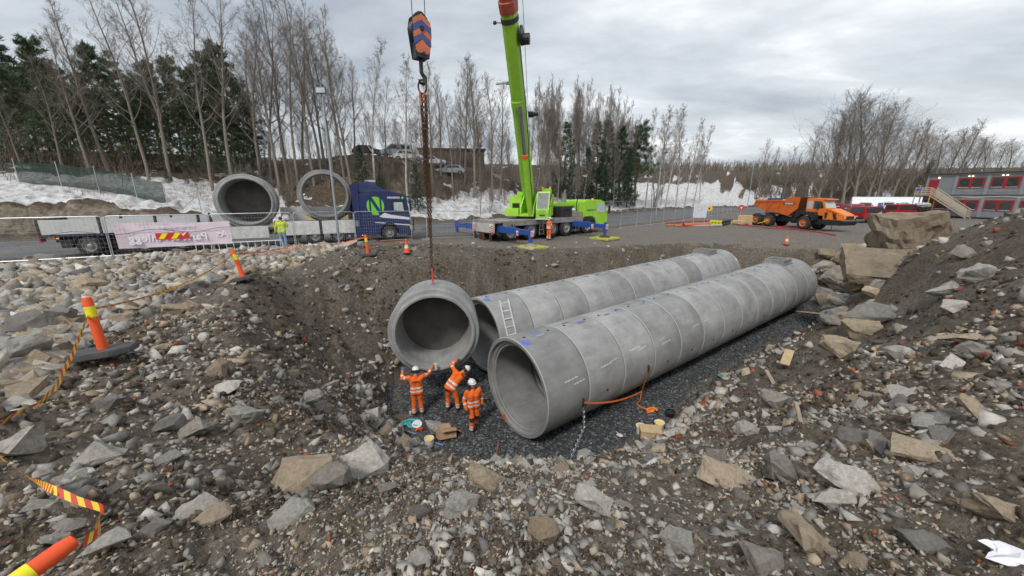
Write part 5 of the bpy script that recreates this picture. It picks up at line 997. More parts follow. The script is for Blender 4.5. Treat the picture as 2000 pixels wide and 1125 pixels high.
for x in (-4.17, -6.43): m = MB(); m.b2((x - .07, -1.27, .55), (x + .07, -1.2, 1.5)); m.build('stake_post', black_m, truck)
m = MB(); m.b2((-6.45, 1.15, 1.42), (-2.0, 1.22, 2.25)); m.build('far_side_board', alub, truck); m = MB(); m.b2((-1.98, -1.15, 1.42), (-1.9, 1.15, 2.3)); m.b2((-2.12, -.5, 1.42), (-1.99, -.3, 2.6)); m.build('headboard', under, truck)
for k_ in range(6): m = MB(); m.b2((-2.6 + k_ * .4, -1.235, .40), (-2.52 + k_ * .4, -1.215, .45)); m.build('marker_light', lampamb if k_ % 2 else lampw, truck) if k_ < 3 else None
trail = empty('flatbed_trailer', (TR[0], TR[1], tz), TRZ, 'three-axle flatbed trailer with grey drop sides behind the blue truck', 'trailer')
for x in (-11.2, -12.75, -14.85):
    for s_ in (-1, 1): wheel(trail, x, s_ * 1.02, .5, .36, s_)
m = MB(); m.b2((-16.3, -.5, .7), (-6.9, .5, 1.05)); m.b2((-15.9, -1.1, .45), (-15.5, 1.1, .8)); m.b2((-10.4, -1.0, .4), (-9.6, 1.0, .85)); m.build('chassis', under, trail); m = MB(); m.b2((-16.45, -1.2, 1.02), (-10.2, 1.2, 1.18)); m.b2((-10.2, -1.2, .95), (-6.9, 1.2, 1.10)); m.build('bed', navy, trail)
for x in (-11.2, -12.75, -14.85):
    for s_ in (-1, 1): m = MB(); m.prism(arc(x, .5, .64, 0, 180, 10) + arc(x, .5, .59, 180, 0, 10), 'y', s_ * .84, s_ * 1.2); m.build('mudguard', black_m, trail)
for a, b in ((-16.4, -14.3), (-14.2, -12.1), (-12.0, -10.3)):
    for s_ in (-1, 1): m = MB(); m.b2((a, s_ * 1.205, 1.14), (b, s_ * 1.25, 1.86)); m.build('drop_side', alub, trail, bevel=.01)
for x in (-14.25, -12.05, -10.22):
    for s_ in (-1, 1): m = MB(); m.b2((x - .06, s_ * 1.2, 1.0), (x + .06, s_ * 1.26, 1.98)); m.build('stake_post', black_m, trail)
m = MB(); m.b2((-16.52, -1.22, .98), (-16.42, 1.22, 1.88)); m.build('tailboard', under, trail); m = MB(); m.b2((-9.6, -1.255, .55), (-7.0, -1.205, 1.25)); m.build('side_panel', boardm, trail, bevel=.01); m = MB(); m.b2((-10.1, 1.15, 1.1), (-6.95, 1.22, 2.1)); m.build('far_side_board', alub, trail)
for y in (-1.0, 1.0): m = MB(); m.b2((-16.56, y - .2, .78), (-16.5, y + .2, .95)); m.build('tail_light', lampred, trail)
for x in (-15.95, -13.6): m = MB(); m.b2((x, -1.22, .92), (x + .1, -1.2, .98)); m.build('marker_light', lampamb, trail)
TM = Matrix.Translation((TR[0], TR[1], tz)) @ Matrix.Rotation(TRZ, 4, 'Z')
for x, z, me, lab in ((-7.95, 1.10 + PR, cap_me, 'closed concrete pipe end unit with dark bulkhead lying on the trailer'), (-3.72, 1.45 + PR, open_me, 'open concrete pipe unit one can look through on the blue truck')):
    p = TM @ Vector((x, -.78, z)); e_ = empty('concrete_pipe_unit', p, 0, lab, 'pipe section'); e_.rotation_euler = pipe_rot(R(-26.7)); link('shell', me, e_)
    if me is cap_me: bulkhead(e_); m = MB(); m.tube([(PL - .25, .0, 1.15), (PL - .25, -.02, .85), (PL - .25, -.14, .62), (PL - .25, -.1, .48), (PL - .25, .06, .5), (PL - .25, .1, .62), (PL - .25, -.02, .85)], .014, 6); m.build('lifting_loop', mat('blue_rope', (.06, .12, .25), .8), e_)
    for dx in (-.95, .95): 
        q = TM @ Vector((x + dx, 0, z - PR + .01)); m = MB(); m.prism([(-.28, 0), (.28, 0), (.28 if dx > 0 else -.28, .34)], 'y', -.7, .7); o = m.build('timber_wedge', wood, None, loc=q); o.rotation_euler = (0, 0, TRZ); tag(o, f'timber wedge {"right" if dx > 0 else "left"} of the pipe on the {"trailer" if me is cap_me else "truck"}', 'wedge')
# bag on the truck side
p = TM @ Vector((-6.1, -1.1, 1.425)); V, Fc = hull(81, 18, (1, .6, .8), 2, .12); me = bpy.data.meshes.new('sack'); me.from_pydata((V * .3).tolist(), [], Fc.tolist()); me.materials.append(mat('sack_cloth', (.55, .52, .48), .8, var=.2)); o = link('sack', me, None, p + Vector((0, 0, .23))); tag(o, 'pale sack standing on the truck bed behind the man', 'sack')

# ---------------- articulated dump truck
dorange = mat('dumper_orange', (.62, .13, .018), .45, var=.18, scale=1.5, dirt=.4, dirtcol=(.26, .11, .05)); dhood = mat('hood_orange', (.80, .20, .02), .35, var=.06, dirt=.12, dirtcol=(.4, .15, .05))
dp = at_depth(1583, 447, 41.5); DZ = hz(dp[0], dp[1], False); dump = empty('dump_truck', (dp[0], dp[1], DZ), R(90) - R(165), 'orange articulated dump truck parked in front of the snow bank', 'dump truck', None, .92)
drim = mat('orange_rim', (.55, .17, .06), .5, var=.2, dirt=.3)
for x in (0, -4.7, -6.5):
    for s_ in (-1, 1): wheel(dump, x, s_ * 1.12, .80, .60, s_, drim, lugs=22)
bedp = [(-7.05, 2.75), (-6.9, 3.3), (-2.75, 3.3), (-2.25, 3.78), (-.85, 3.78), (-1.0, 2.4), (-2.0, 1.5), (-3.2, 1.78), (-4.6, 1.9), (-5.5, 2.02), (-6.3, 2.5)]
for s_ in (-1, 1): side_plate(bedp, s_ * 1.42, -s_ * .09, 'bed_side', dorange, dump)
m = MB(); m.loft([[(-6.95, -1.35, 2.75), (-6.95, 1.35, 2.75), (-6.95, 1.35, 2.68), (-6.95, -1.35, 2.68)], [(-4.5, -1.35, 1.9), (-4.5, 1.35, 1.9), (-4.5, 1.35, 1.8), (-4.5, -1.35, 1.8)], [(-2.0, -1.35, 1.62), (-2.0, 1.35, 1.62), (-2.0, 1.35, 1.5), (-2.0, -1.35, 1.5)], [(-.9, -1.35, 3.75), (-.9, 1.35, 3.75), (-.8, 1.35, 3.75), (-.8, -1.35, 3.75)]]); m.build('bed_floor', mat('rusty_bed', (.16, .06, .03), .8, var=.4), dump)
for s_ in (-1, 1): m = MB(); m.prism([(-6.8, 3.1), (-6.8, 3.35), (-2.8, 3.35), (-2.8, 3.22)], 'y', s_ * 1.43, s_ * 1.50); m.build('bed_rail', dorange, dump, bevel=.02); m = MB(); m.bar((-5.0, s_ * 1.44, 2.1), (-4.3, s_ * 1.46, 3.2), .12, .1); m.bar((-3.4, s_ * 1.44, 2.4), (-3.1, s_ * 1.46, 3.2), .12, .1); m.build('bed_rib', dorange, dump)
side_plate([(-2.95, 2.86), (-2.7, 3.1), (-1.35, 3.1), (-1.45, 2.86)], -1.425, -.006, 'name_panel', black_m, dump); text('DOOSAN', .24, (-2.1, -1.436, 2.90), (R(90), 0, 0), whitep, dump, bold=.012)
m = MB(); m.b2((-7.0, -.5, .75), (-1.2, .5, 1.35)); m.b2((-1.4, -.45, .7), (2.8, .45, 1.2)); m.cyl((-2.2, 0, .6), (-2.2, 0, 1.6), .35, n=14); m.b2((-6.6, -1.0, .6), (-4.5, -.85, .95)); m.b2((-6.6, .85, .6), (-4.5, 1.0, .95)); m.build('chassis', under, dump, bevel=.02)
m = MB(); m.prism([(-1.2, 1.35), (-1.0, 1.95), (-.8, 2.15), (1.05, 2.1), (1.15, 1.9), (1.2, 1.2), (.92, 1.0), (.8, 1.35), (.45, 1.75), (-.45, 1.75), (-.85, 1.3), (-1.05, 1.2)], 'y', -1.42, -.7); m.prism([(-1.2, 1.35), (-1.0, 1.95), (-.8, 2.15), (1.05, 2.1), (1.15, 1.9), (1.2, 1.2), (.92, 1.0), (.8, 1.35), (.45, 1.75), (-.45, 1.75), (-.85, 1.3), (-1.05, 1.2)], 'y', .7, 1.42); m.build('fender', black_m, dump, bevel=.03)
cabd = [(-.35, 1.7), (-.45, 3.5), (-.3, 3.68), (1.9, 3.58), (1.95, 3.48), (1.5, 3.4), (1.85, 2.55), (1.75, 1.7)]
m = MB(); m.prism(cabd, 'y', -.85, .85); m.build('cab', dhood, dump, bevel=.04)
for s_ in (-1, 1): side_plate([(-.25, 2.45), (-.3, 3.35), (.35, 3.35), (.35, 2.45)], s_ * .856, s_ * .006, 'side_window', pale_glass, dump); side_plate([(.5, 2.45), (.5, 3.35), (1.35, 3.3), (1.62, 2.55)], s_ * .856, s_ * .006, 'door_window', glass_m, dump)
m = MB(); m.add([(1.53, -.75, 3.35), (1.53, .75, 3.35), (1.87, .75, 2.58), (1.87, -.75, 2.58)], [(0, 1, 2, 3)]); m.build('windscreen', pale_glass, dump)
m = MB(); m.loft([[(1.75, s_ * .95, 1.3), (1.75, s_ * .9, 2.55), (2.4, s_ * .85, 2.5), (3.75, s_ * .8, 1.95), (3.95, s_ * .82, 1.75), (3.95, s_ * .85, 1.25)] for s_ in (-1, 1)]); m.build('hood', dhood, dump, bevel=.05)
for s_ in (-1, 1): side_plate([(1.95, 1.45), (1.95, 2.1), (2.25, 2.15), (2.2, 1.45)], s_ * .945, s_ * .008, 'air_intake', black_m, dump); side_plate([(2.95, 1.4), (2.75, 2.05), (3.05, 2.0), (3.3, 1.4)], s_ * .92, s_ * .008, 'air_intake', black_m, dump); [side_plate([(2.0 + .32 * k_, 2.33 - .10 * k_), (2.0 + .32 * k_, 2.43 - .1 * k_), (2.22 + .32 * k_, 2.36 - .1 * k_), (2.22 + .32 * k_, 2.27 - .1 * k_)], s_ * .905, s_ * .008, 'vent_slot', black_m, dump) for k_ in range(4)]
m = MB(); m.prism([(1.5, .85), (1.4, 1.3), (4.0, 1.3), (4.15, 1.15), (3.9, .75), (2.6, .7)], 'y', -1.15, 1.15); m.build('front_bumper', black_m, dump, bevel=.03); m = MB(); m.b2((3.96, -.6, 1.4), (3.99, .6, 1.75)); m.build('grille', black_m, dump)
for y in (-.72, .72): m = MB(); m.b2((3.93, y - .1, 1.5), (4.0, y + .1, 1.68)); m.build('headlight', pale_glass, dump)
m = MB(); m.tube([(1.2, -1.2, .5), (1.2, -1.3, 1.0), (1.9, -1.3, 1.0), (1.9, -1.25, .5), (1.2, -1.2, .5)], .03, 6); m.bar((1.2, -1.25, .75), (1.9, -1.25, .75), .15, .03); m.build('access_step', black_m, dump); m = MB(); m.tube([(1.3, -.85, 3.2), (1.25, -1.15, 3.2), (1.25, -1.15, 2.7)], .02, 5); m.b2((1.2, -1.25, 2.35), (1.28, -1.05, 3.05)); m.build('mirror', black_m, dump, bevel=.02)
m = MB(); m.tube([(3.0, -1.05, .75), (3.05, -1.05, .3), (2.9, -1.05, .1)], .03, 5); m.build('tow_chain', black_m, dump); m = MB(); m.bar((-4.5, -1.5, .75), (-5.9, -1.52, .3), .06, .1); m.build('tie_bar', mat('yellow_paint', (.75, .55, .03), .5), dump)

# ---------------- cars and vans
carred = mat('car_red', (.33, .012, .018), .28, var=.06, scale=1, dirt=.12, dirtcol=(.2, .06, .05)); carwhite = mat('car_white', (.7, .71, .73), .3, var=.05); cardark = mat('car_dark', (.05, .055, .065), .3); carsil = mat('car_silver', (.42, .45, .48), .3, .3); carblue = mat('car_pale_blue', (.33, .42, .47), .3, .2)
def car(x, y, rz, paint, kind, label, group, z=None, sc_=1.0):
    z = hz(x, y, False) + .01 if z is None else z
    c = empty({'van': 'van', 'pickup': 'pickup_truck', 'car': 'parked_car'}[kind], (x, y, z), rz, label, {'van': 'van', 'pickup': 'pickup', 'car': 'car'}[kind], group, sc_)
    if kind == 'van': L_, W_, P_ = 4.6, .92, [(-2.3, .35), (-2.33, 1.1), (-2.2, 1.85), (.4, 1.9), (.75, 1.8), (1.45, 1.15), (2.1, 1.0), (2.3, .8), (2.3, .35)]; wn = [(-2.0, 1.2), (-1.95, 1.7), (.45, 1.74), (.7, 1.68), (1.2, 1.2)]
    elif kind == 'pickup': L_, W_, P_ = 5.2, .92, [(-2.6, .5), (-2.62, 1.15), (-.75, 1.2), (-.55, 1.75), (.7, 1.78), (1.3, 1.2), (2.3, 1.08), (2.55, .9), (2.55, .5)]; wn = [(-.65, 1.25), (-.5, 1.65), (.62, 1.68), (1.05, 1.25)]
    else: L_, W_, P_ = 4.3, .88, [(-2.1, .35), (-2.15, .85), (-1.75, 1.0), (-1.35, 1.42), (.2, 1.45), (.95, .98), (1.9, .85), (2.15, .65), (2.15, .35)]; wn = [(-1.45, 1.0), (-1.2, 1.35), (.15, 1.38), (.75, 1.0)]
    m = MB(); zs = .95 if kind != 'car' else .8
    secs = []
    for yy, k in ((-W_, .0), (-W_ * .92, 1), (W_ * .92, 1), (W_, .0)):
        secs.append([(px_ * (1 if k else .985), yy * (1 if pz < 1.15 or not k else .93), pz if k else min(pz, 1.0) * .98 + .01) for px_, pz in P_])
    m.loft(secs[1:3]); b = m.build('body', paint, c, bevel=.06)
    for s_ in (-1, 1):
        m = MB(); m.prism(wn, 'y', s_ * (W_ * .925), s_ * (W_ * .925 + .012)); m.build('side_window', glass_m, c)
        for wx in ((-1.4, 1.45) if kind != 'pickup' else (-1.6, 1.6)): wheel(c, wx, s_ * (W_ - .14), .33 if kind != 'pickup' else .38, .22, s_)
        m = MB(); m.box((-L_ / 2 - .01, s_ * W_ * .78, .95 if kind != 'car' else .75), (.05, .16, .3)); m.build('tail_light', lampred, c); m = MB(); m.box((L_ / 2 - .06, s_ * W_ * .72, .75), (.1, .3, .16)); m.build('headlight', pale_glass, c)
        m = MB(); m.box((wn[-1][0] - .15, s_ * (W_ + .08), wn[0][1] + .05), (.1, .2, .14)); m.build('mirror', paint, c)
    wb = {'van': (-2.285, 1.2, 1.75, -2.35), 'pickup': (-.70, 1.25, 1.68, -.86), 'car': (-1.5, 1.05, 1.38, -1.85)}[kind]
    m = MB(); m.add([(wb[3] + .005, -W_ * .75, wb[1]), (wb[3] + .005, W_ * .75, wb[1]), (wb[0] + .02 if kind == 'van' else wb[0] + .1, W_ * .7, wb[2]), (wb[0] + .02 if kind == 'van' else wb[0] + .1, -W_ * .7, wb[2])], [(0, 1, 2, 3)])
    if kind == 'van': m = MB(); m.add([(-2.335, -W_ * .75, 1.2), (-2.335, W_ * .75, 1.2), (-2.24, W_ * .7, 1.72), (-2.24, -W_ * .7, 1.72)], [(0, 1, 2, 3)])
    m.build('rear_window', glass_m, c)
    f = {'van': ((.82, 1.74), (1.42, 1.19)), 'pickup': ((.75, 1.74), (1.27, 1.24)), 'car': ((.26, 1.42), (.92, 1.01))}[kind]; m = MB(); m.add([(f[0][0] + .01, -W_ * .78, f[0][1] + .01), (f[0][0] + .01, W_ * .78, f[0][1] + .01), (f[1][0] + .012, W_ * .8, f[1][1] + .012), (f[1][0] + .012, -W_ * .8, f[1][1] + .012)], [(0, 1, 2, 3)]); m.build('windscreen', glass_m, c)
    m = MB(); m.b2((-L_ / 2 - .06, -W_ * .9, .35), (-L_ / 2 + .05, W_ * .9, .6)); m.b2((L_ / 2 - .06, -W_ * .9, .35), (L_ / 2 + .06, W_ * .9, .58)); m.build('bumper', black_m, c, bevel=.02)
    m = MB(); m.b2((-L_ / 2 - .075, -.26, .65), (-L_ / 2 - .05, .26, .76)); m.build('number_plate', whitep, c)
    return c
GV = 'red works vehicles parked in the yard'
def on_px(px, py, y): p = at_depth(px, py, y); return p[0], p[1]
x, y = on_px(1697, 428, 47); v = car(x, y, R(14), carred, 'van', 'red works van with white lettering seen from behind beside the boulder', GV)
text('Park&Anlegg', .42, (-.55, -.935, .72), (R(90), R(-22), 0), whitep, v, bold=.004)
x, y = on_px(1762, 426, 52); car(x, y, R(10), carred, 'van', 'second red van half hidden behind the tallest boulder', GV)
x, y = on_px(1672, 410, 60); car(x, y, R(55), carred, 'pickup', 'red pickup parked left of the lettered van', GV)
x, y = on_px(1690, 402, 70); car(x, y, R(50), carred, 'pickup', 'red pickup behind the nearer red pickup', GV)
x, y = on_px(1655, 400, 74); car(x, y, R(48), carred, 'car', 'red car partly hidden by the dump truck hood', GV)
x, y = on_px(1735, 404, 75); car(x, y, R(45), carwhite, 'van', 'white van in front of the white tent', 'vans by the tent'); x, y = on_px(1640, 397, 84); car(x, y, R(45), carred, 'car', 'red car farthest back in the yard', GV)
# ------------------------------------------------------------------ people
orange_c = mat('hivis_orange', (.88, .155, .014), .8, var=.22, scale=7, bump=.6, bscale=12, dirt=.22, dirtcol=(.34, .10, .03)); silver_c = mat('reflective_tape', (.62, .63, .62), .45, var=.1); trous_b = mat('black_cloth', (.022, .022, .026), .85, var=.3); skin_m = mat('skin', (.45, .24, .16), .6, var=.1); helm_m = mat('helmet_white', (.74, .73, .69), .35, var=.06, dirt=.15, dirtcol=(.4, .38, .34)); boot_m = mat('work_boot', (.055, .052, .05), .7, var=.3, dirt=.4, dirtcol=(.14, .13, .12)); glove_d = mat('dark_glove', (.05, .04, .038), .8, var=.3); glove_b = mat('blue_glove', (.05, .13, .36), .7); hivis_y = mat('hivis_yellow', (.58, .72, .02), .75, var=.12, scale=7, bump=.3, bscale=14); denim = mat('pale_denim', (.22, .32, .48), .85, var=.22, scale=6); hair_m = mat('dark_hair', (.04, .028, .02), .8); eye_m = mat('eye', (.02, .02, .02), .3)
def capsule(m, p0, p1, r0, r1, n=12):
    p0, p1 = Vector(p0), Vector(p1); d = p1 - p0; ln = max(d.length, 1e-4); prof = []
    for i in range(5): a = math.pi / 2 * (1 - i / 4); prof.append((max(r0 * math.cos(a), 1e-4), -r0 * math.sin(a)))
    for i in range(5): a = math.pi / 2 * i / 4; prof.append((max(r1 * math.cos(a), 1e-4), ln + r1 * math.sin(a)))
    m.lathe(prof, p0, d if d.length > 1e-4 else (0, 0, 1), n)
def person(label, loc, rz, J, style, group=None, muffs=True, lift=0.0):
    """J: joints in local metres, x right, y forward, z up; one closed surface from joined tapered limbs."""
    e_ = empty('person', loc, rz, label, 'person', group); V = lambda k: Vector(J[k]); caps = []
    def C(a, b, r0, r1, t): caps.append((Vector(a), Vector(b), r0, r1, t))
    pel, wai, che, nek, hed = V('pelvis'), V('waist'), V('chest'), V('neck'), V('head')
    sl_, sr_ = V('sho_l'), V('sho_r'); ax = (sr_ - sl_).normalized(); hl_, hr_ = V('hip_l'), V('hip_r'); hx = (hr_ - hl_).normalized()
    for s_ in (-1, 1):
        C(pel + hx * .075 * s_, wai + ax * .075 * s_, .128, .118, 'torso'); C(wai + ax * .075 * s_, che + ax * .085 * s_, .122, .13, 'torso'); C(che + ax * .085 * s_, (sl_ if s_ < 0 else sr_) - Vector((0, 0, .01)), .125, .078, 'yoke')
    C(che, nek, .105, .062, 'yoke'); C(nek, hed - (hed - nek).normalized() * .06, .056, .055, 'neck')
    hd = (hed - nek).normalized(); fwd = Vector(J.get('face', (0, 1, 0))).normalized(); fwd = (fwd - hd * fwd.dot(hd)).normalized(); side = hd.cross(fwd)
    C(hed - hd * .05 + fwd * .015, hed + hd * .045, .078, .092, 'head'); C(hed - hd * .085 + fwd * .045, hed - hd * .05 + fwd * .03, .042, .06, 'head'); C(hed - hd * .02 + fwd * .088, hed - hd * .04 + fwd * .108, .013, .017, 'head')
    for s_ in (-1, 1): C(hed + side * .088 * s_ - hd * .03, hed + side * .09 * s_ + hd * .015, .018, .02, 'head')
    for q in ('l', 'r'):
        hp, kn, an = V('hip_' + q), V('knee_' + q), V('ank_' + q); C(hp, kn, .105, .078, 'thigh'); C(kn, an + Vector((0, 0, .04)), .080, .072, 'shin')
        ft = Vector(J.get('toe_' + q, an + Vector((0, .17, -.045)))); C(an + Vector((0, 0, .06)), an - Vector((0, 0, .035)), .062, .05, 'boot'); C(an + (an - ft).normalized() * .05 - Vector((0, 0, .045)), ft, .045, .042, 'boot')
        sh, el, wr = V('sho_' + q), V('elb_' + q), V('wri_' + q); C(sh, el, .078, .062, 'uparm'); C(el, wr, .062, .050, 'forearm')
        hv = (Vector(J['hand_' + q]) - wr).normalized(); px_ = hv.cross(Vector((0, 0, 1)) if abs(hv.z) < .8 else Vector((0, 1, 0))).normalized(); up_ = px_.cross(hv); th = 1 if q == 'l' else -1
        curl = J.get('curl_' + q, .35)
        for s_ in (-1, 1): C(wr + hv * .02, wr + hv * .075 + px_ * .022 * s_, .026, .024, 'hand' + q)
        for f in range(4):
            b0 = wr + hv * .085 + px_ * (f - 1.5) * .023; l1 = (.045, .05, .047, .038)[f]; b1 = b0 + (hv + px_ * (f - 1.5) * .10 + up_ * -curl * .5).normalized() * l1; b2 = b1 + (hv * (1 - curl) - up_ * curl * 1.3).normalized() * l1 * .85; C(b0, b1, .0115, .0105, 'hand' + q); C(b1, b2, .0105, .0095, 'hand' + q)
        t0 = wr + hv * .035 + px_ * th * .03; t1 = t0 + (hv * .7 + px_ * th * .9 - up_ * .2).normalized() * .042; C(t0, t1, .015, .013, 'hand' + q); C(t1, t1 + (hv - up_ * .4).normalized() * .03, .012, .011, 'hand' + q)
    # clothing volume: hem of the jacket
    for s_ in (-1, 1): C(pel + hx * .085 * s_ + Vector((0, 0, -.03)), wai + ax * .08 * s_, .138, .125, 'hem')
    m = MB()
    for p0, p1, r0, r1, t in caps: capsule(m, p0, p1, r0, r1)
    tmp = m.build('body', orange_c, None); md = tmp.modifiers.new('r', 'REMESH'); md.mode = 'VOXEL'; md.voxel_size = .0125; md.use_smooth_shade = True
    sm = tmp.modifiers.new('s', 'SMOOTH'); sm.iterations = 3; sm.factor = .5
    dg = bpy.context.evaluated_depsgraph_get(); me = bpy.data.meshes.new_from_object(tmp.evaluated_get(dg)); bpy.data.objects.remove(tmp); me.name = 'body'
    ms = style['mats']; me.materials.clear(); [me.materials.append(x) for x in ms]
    nP = len(me.polygons); cen = np.empty(nP * 3, np.float32); me.polygons.foreach_get('center', cen); cen = cen.reshape(-1, 3); best = np.full(nP, 9.); bi = np.zeros(nP, int); bt = np.zeros(nP)
    for i, (p0, p1, r0, r1, t) in enumerate(caps):
        a = np.array(p0); d = np.array(p1) - a; l2 = float(d @ d) + 1e-9; tt = np.clip(((cen - a) @ d) / l2, 0, 1); ds = np.linalg.norm(cen - (a + tt[:, None] * d), axis=1) - (r0 + (r1 - r0) * tt) ; k_ = ds < best; best = np.where(k_, ds, best); bi = np.where(k_, i, bi); bt = np.where(k_, tt, bt)
    tags = np.array([c[4] for c in caps]); tg = tags[bi]; idx = np.zeros(nP, int)
    # 0 jacket 1 tape 2 trousers 3 dark 4 skin 5 gloves-l 6 boots 7 hair 8 gloves-r
    idx[(tg == 'thigh') | (tg == 'shin')] = 2; idx[tg == 'boot'] = 6; idx[tg == 'neck'] = style.get('neck', 4); idx[tg == 'head'] = 4; idx[tg == 'handl'] = 5; idx[tg == 'handr'] = 8
    dirc = np.array((che - pel).normalized()); tl_ = (che - pel).length; par = ((cen - np.array(pel)) @ dirc) / tl_; tor = np.isin(tg, ('torso', 'yoke', 'hem'))
    for lo, hi in style['bands']: idx[tor & (par > lo) & (par < hi)] = 1
    if style.get('limb', True):
        idx[(tg == 'shin') & (((bt > .52) & (bt < .65)) | ((bt > .76) & (bt < .89)))] = 1; idx[(tg == 'shin') & (bt > .95)] = 3; idx[(tg == 'forearm') & (bt > .30) & (bt < .50)] = 1; idx[(tg == 'uparm') & (bt > .55) & (bt < .72)] = 1; idx[(tg == 'shin') & (bt < .16)] = style.get('knee', 2); idx[(tg == 'thigh') & (bt > .86)] = style.get('knee', 2)
        idx[np.isin(tg, ('hem', 'torso')) & (par < -.26)] = 3
    hh = (cen - np.array(hed)) @ np.array(hd); fr_ = (cen - np.array(hed)) @ np.array(fwd); idx[(tg == 'head') & (fr_ < -.02) & (hh > -.09)] = 7; idx[(tg == 'head') & (hh > .06)] = 7
    nv = len(me.vertices); co = np.empty(nv * 3, np.float32); me.vertices.foreach_get('co', co); co = co.reshape(-1, 3); no = np.empty(nv * 3, np.float32); me.vertices.foreach_get('normal', no); no = no.reshape(-1, 3); cl = np.ones(nv, bool)
    lp = np.zeros(nv, bool); soft = np.isin(tg, ('head', 'neck', 'handl', 'handr', 'boot'))
    for p_, sf in zip(me.polygons, soft):
        if sf: lp[list(p_.vertices)] = True
    o = rz * 7; w_ = fbm(co[:, 0] * 9 + o + co[:, 1] * 4, co[:, 2] * 15 + co[:, 1] * 6, 3, 5) * .012 + fbm(co[:, 0] * 5 - o + co[:, 2] * 3, co[:, 1] * 5 + co[:, 2] * 7, 2, 9) * .009; co = co + no * np.where(lp, 0, w_)[:, None]; me.vertices.foreach_set('co', co.ravel().astype(np.float32)); me.update()
    me.polygons.foreach_set('material_index', idx.astype(np.int32)); me.shade_smooth(); link('body', me, e_)
    for s_ in (-1, 1): mm = MB(); mm.lathe([(0, .008), (.009, .005), (.011, 0)], hed + fwd * .083 + side * .034 * s_ + hd * .005, fwd, 8); mm.build('eye', eye_m, e_)
    mm = MB(); mm.bar(hed - hd * .072 + fwd * .098 - side * .022, hed - hd * .072 + fwd * .098 + side * .022, .006, .008, hd); mm.build('mouth', mat('lips', (.3, .12, .1), .6), e_)
    hat = style.get('hat')
    if hat == 'helmet':
        hb = hed + hd * .052 - fwd * .012; mm = MB(); prof = [(.138 * math.cos(a) * .88, .115 * math.sin(a)) for a in np.linspace(0, math.pi / 2 - .02, 8)]; mm.lathe([(.115, -.02), (.124, -.018)] + prof, hb, hd, 24)
        mm.v = [tuple(Vector(p) + fwd * (.12 * (Vector(p) - hb).dot(fwd))) for p in mm.v]; br = [hb + (fwd * math.cos(a) * .165 + side * math.sin(a) * .125) - hd * .015 for a in np.linspace(-1.1, 1.1, 9)]; br2 = [hb + (fwd * math.cos(a) * .13 + side * math.sin(a) * .125) for a in np.linspace(-1.1, 1.1, 9)]
        hm = mm.build('helmet', helm_m, e_, smooth=50); mm = MB(); mm.add(br + br2, [(i, i + 1, 10 + i, 9 + i) for i in range(8)]); mm.build('brim', helm_m, hm)
        mm = MB(); mm.bar(hb + hd * .11 - fwd * .07, hb + hd * .11 + fwd * .07, .03, .012, hd); mm.build('ridge', helm_m, hm)
        if muffs:
            for s_ in (-1, 1): c = hed + side * s_ * .115 - hd * .015; mm = MB(); mm.lathe([(0, -.03), (.042, -.03), (.05, -.01), (.05, .02), (.038, .04), (0, .045)], c, side * s_, 14); mm.build('ear_defender', trous_b, hm, smooth=40); mm = MB(); mm.tube([c + side * s_ * .02, c + hd * .07 + side * s_ * .025, hb + hd * .02 + side * s_ * .118], .008, 5); mm.build('muff_arm', trous_b, hm)
    elif hat == 'cap':
        hb = hed + hd * .03; mm = MB(); mm.lathe([(.104 * math.cos(a), .10 * math.sin(a)) for a in np.linspace(0, math.pi / 2 - .02, 7)], hb, hd, 20); hm = mm.build('cap', style['capm'], e_, smooth=50); mm = MB(); mm.add([hb + fwd * .10 + side * .07, hb + fwd * .10 - side * .07, hb + fwd * .18 - side * .05, hb + fwd * .18 + side * .05], [(0, 1, 2, 3)]); mm.build('peak', style['capm'], hm)
    return e_
def stand(**k):
    J = dict(pelvis=(0, 0, .95), waist=(0, 0, 1.10), chest=(0, .01, 1.33), neck=(0, .0, 1.50), head=(0, .03, 1.655), sho_l=(-.195, 0, 1.43), sho_r=(.195, 0, 1.43), hip_l=(-.095, 0, .92), hip_r=(.095, 0, .92), knee_l=(-.115, .02, .50), knee_r=(.115, .02, .50), ank_l=(-.13, -.01, .095), ank_r=(.13, -.01, .095),
             elb_l=(-.26, -.02, 1.15), elb_r=(.26, -.02, 1.15), wri_l=(-.27, .08, .92), wri_r=(.27, .08, .92), hand_l=(-.27, .11, .82), hand_r=(.27, .11, .82)); J.update(k); return J
ORG = dict(mats=[orange_c, silver_c, orange_c, trous_b, skin_m, glove_d, boot_m, hair_m, glove_d], bands=((.02, .17), (.34, .49)), hat='helmet')
def gz(x, y): return hz(x, y) - .01
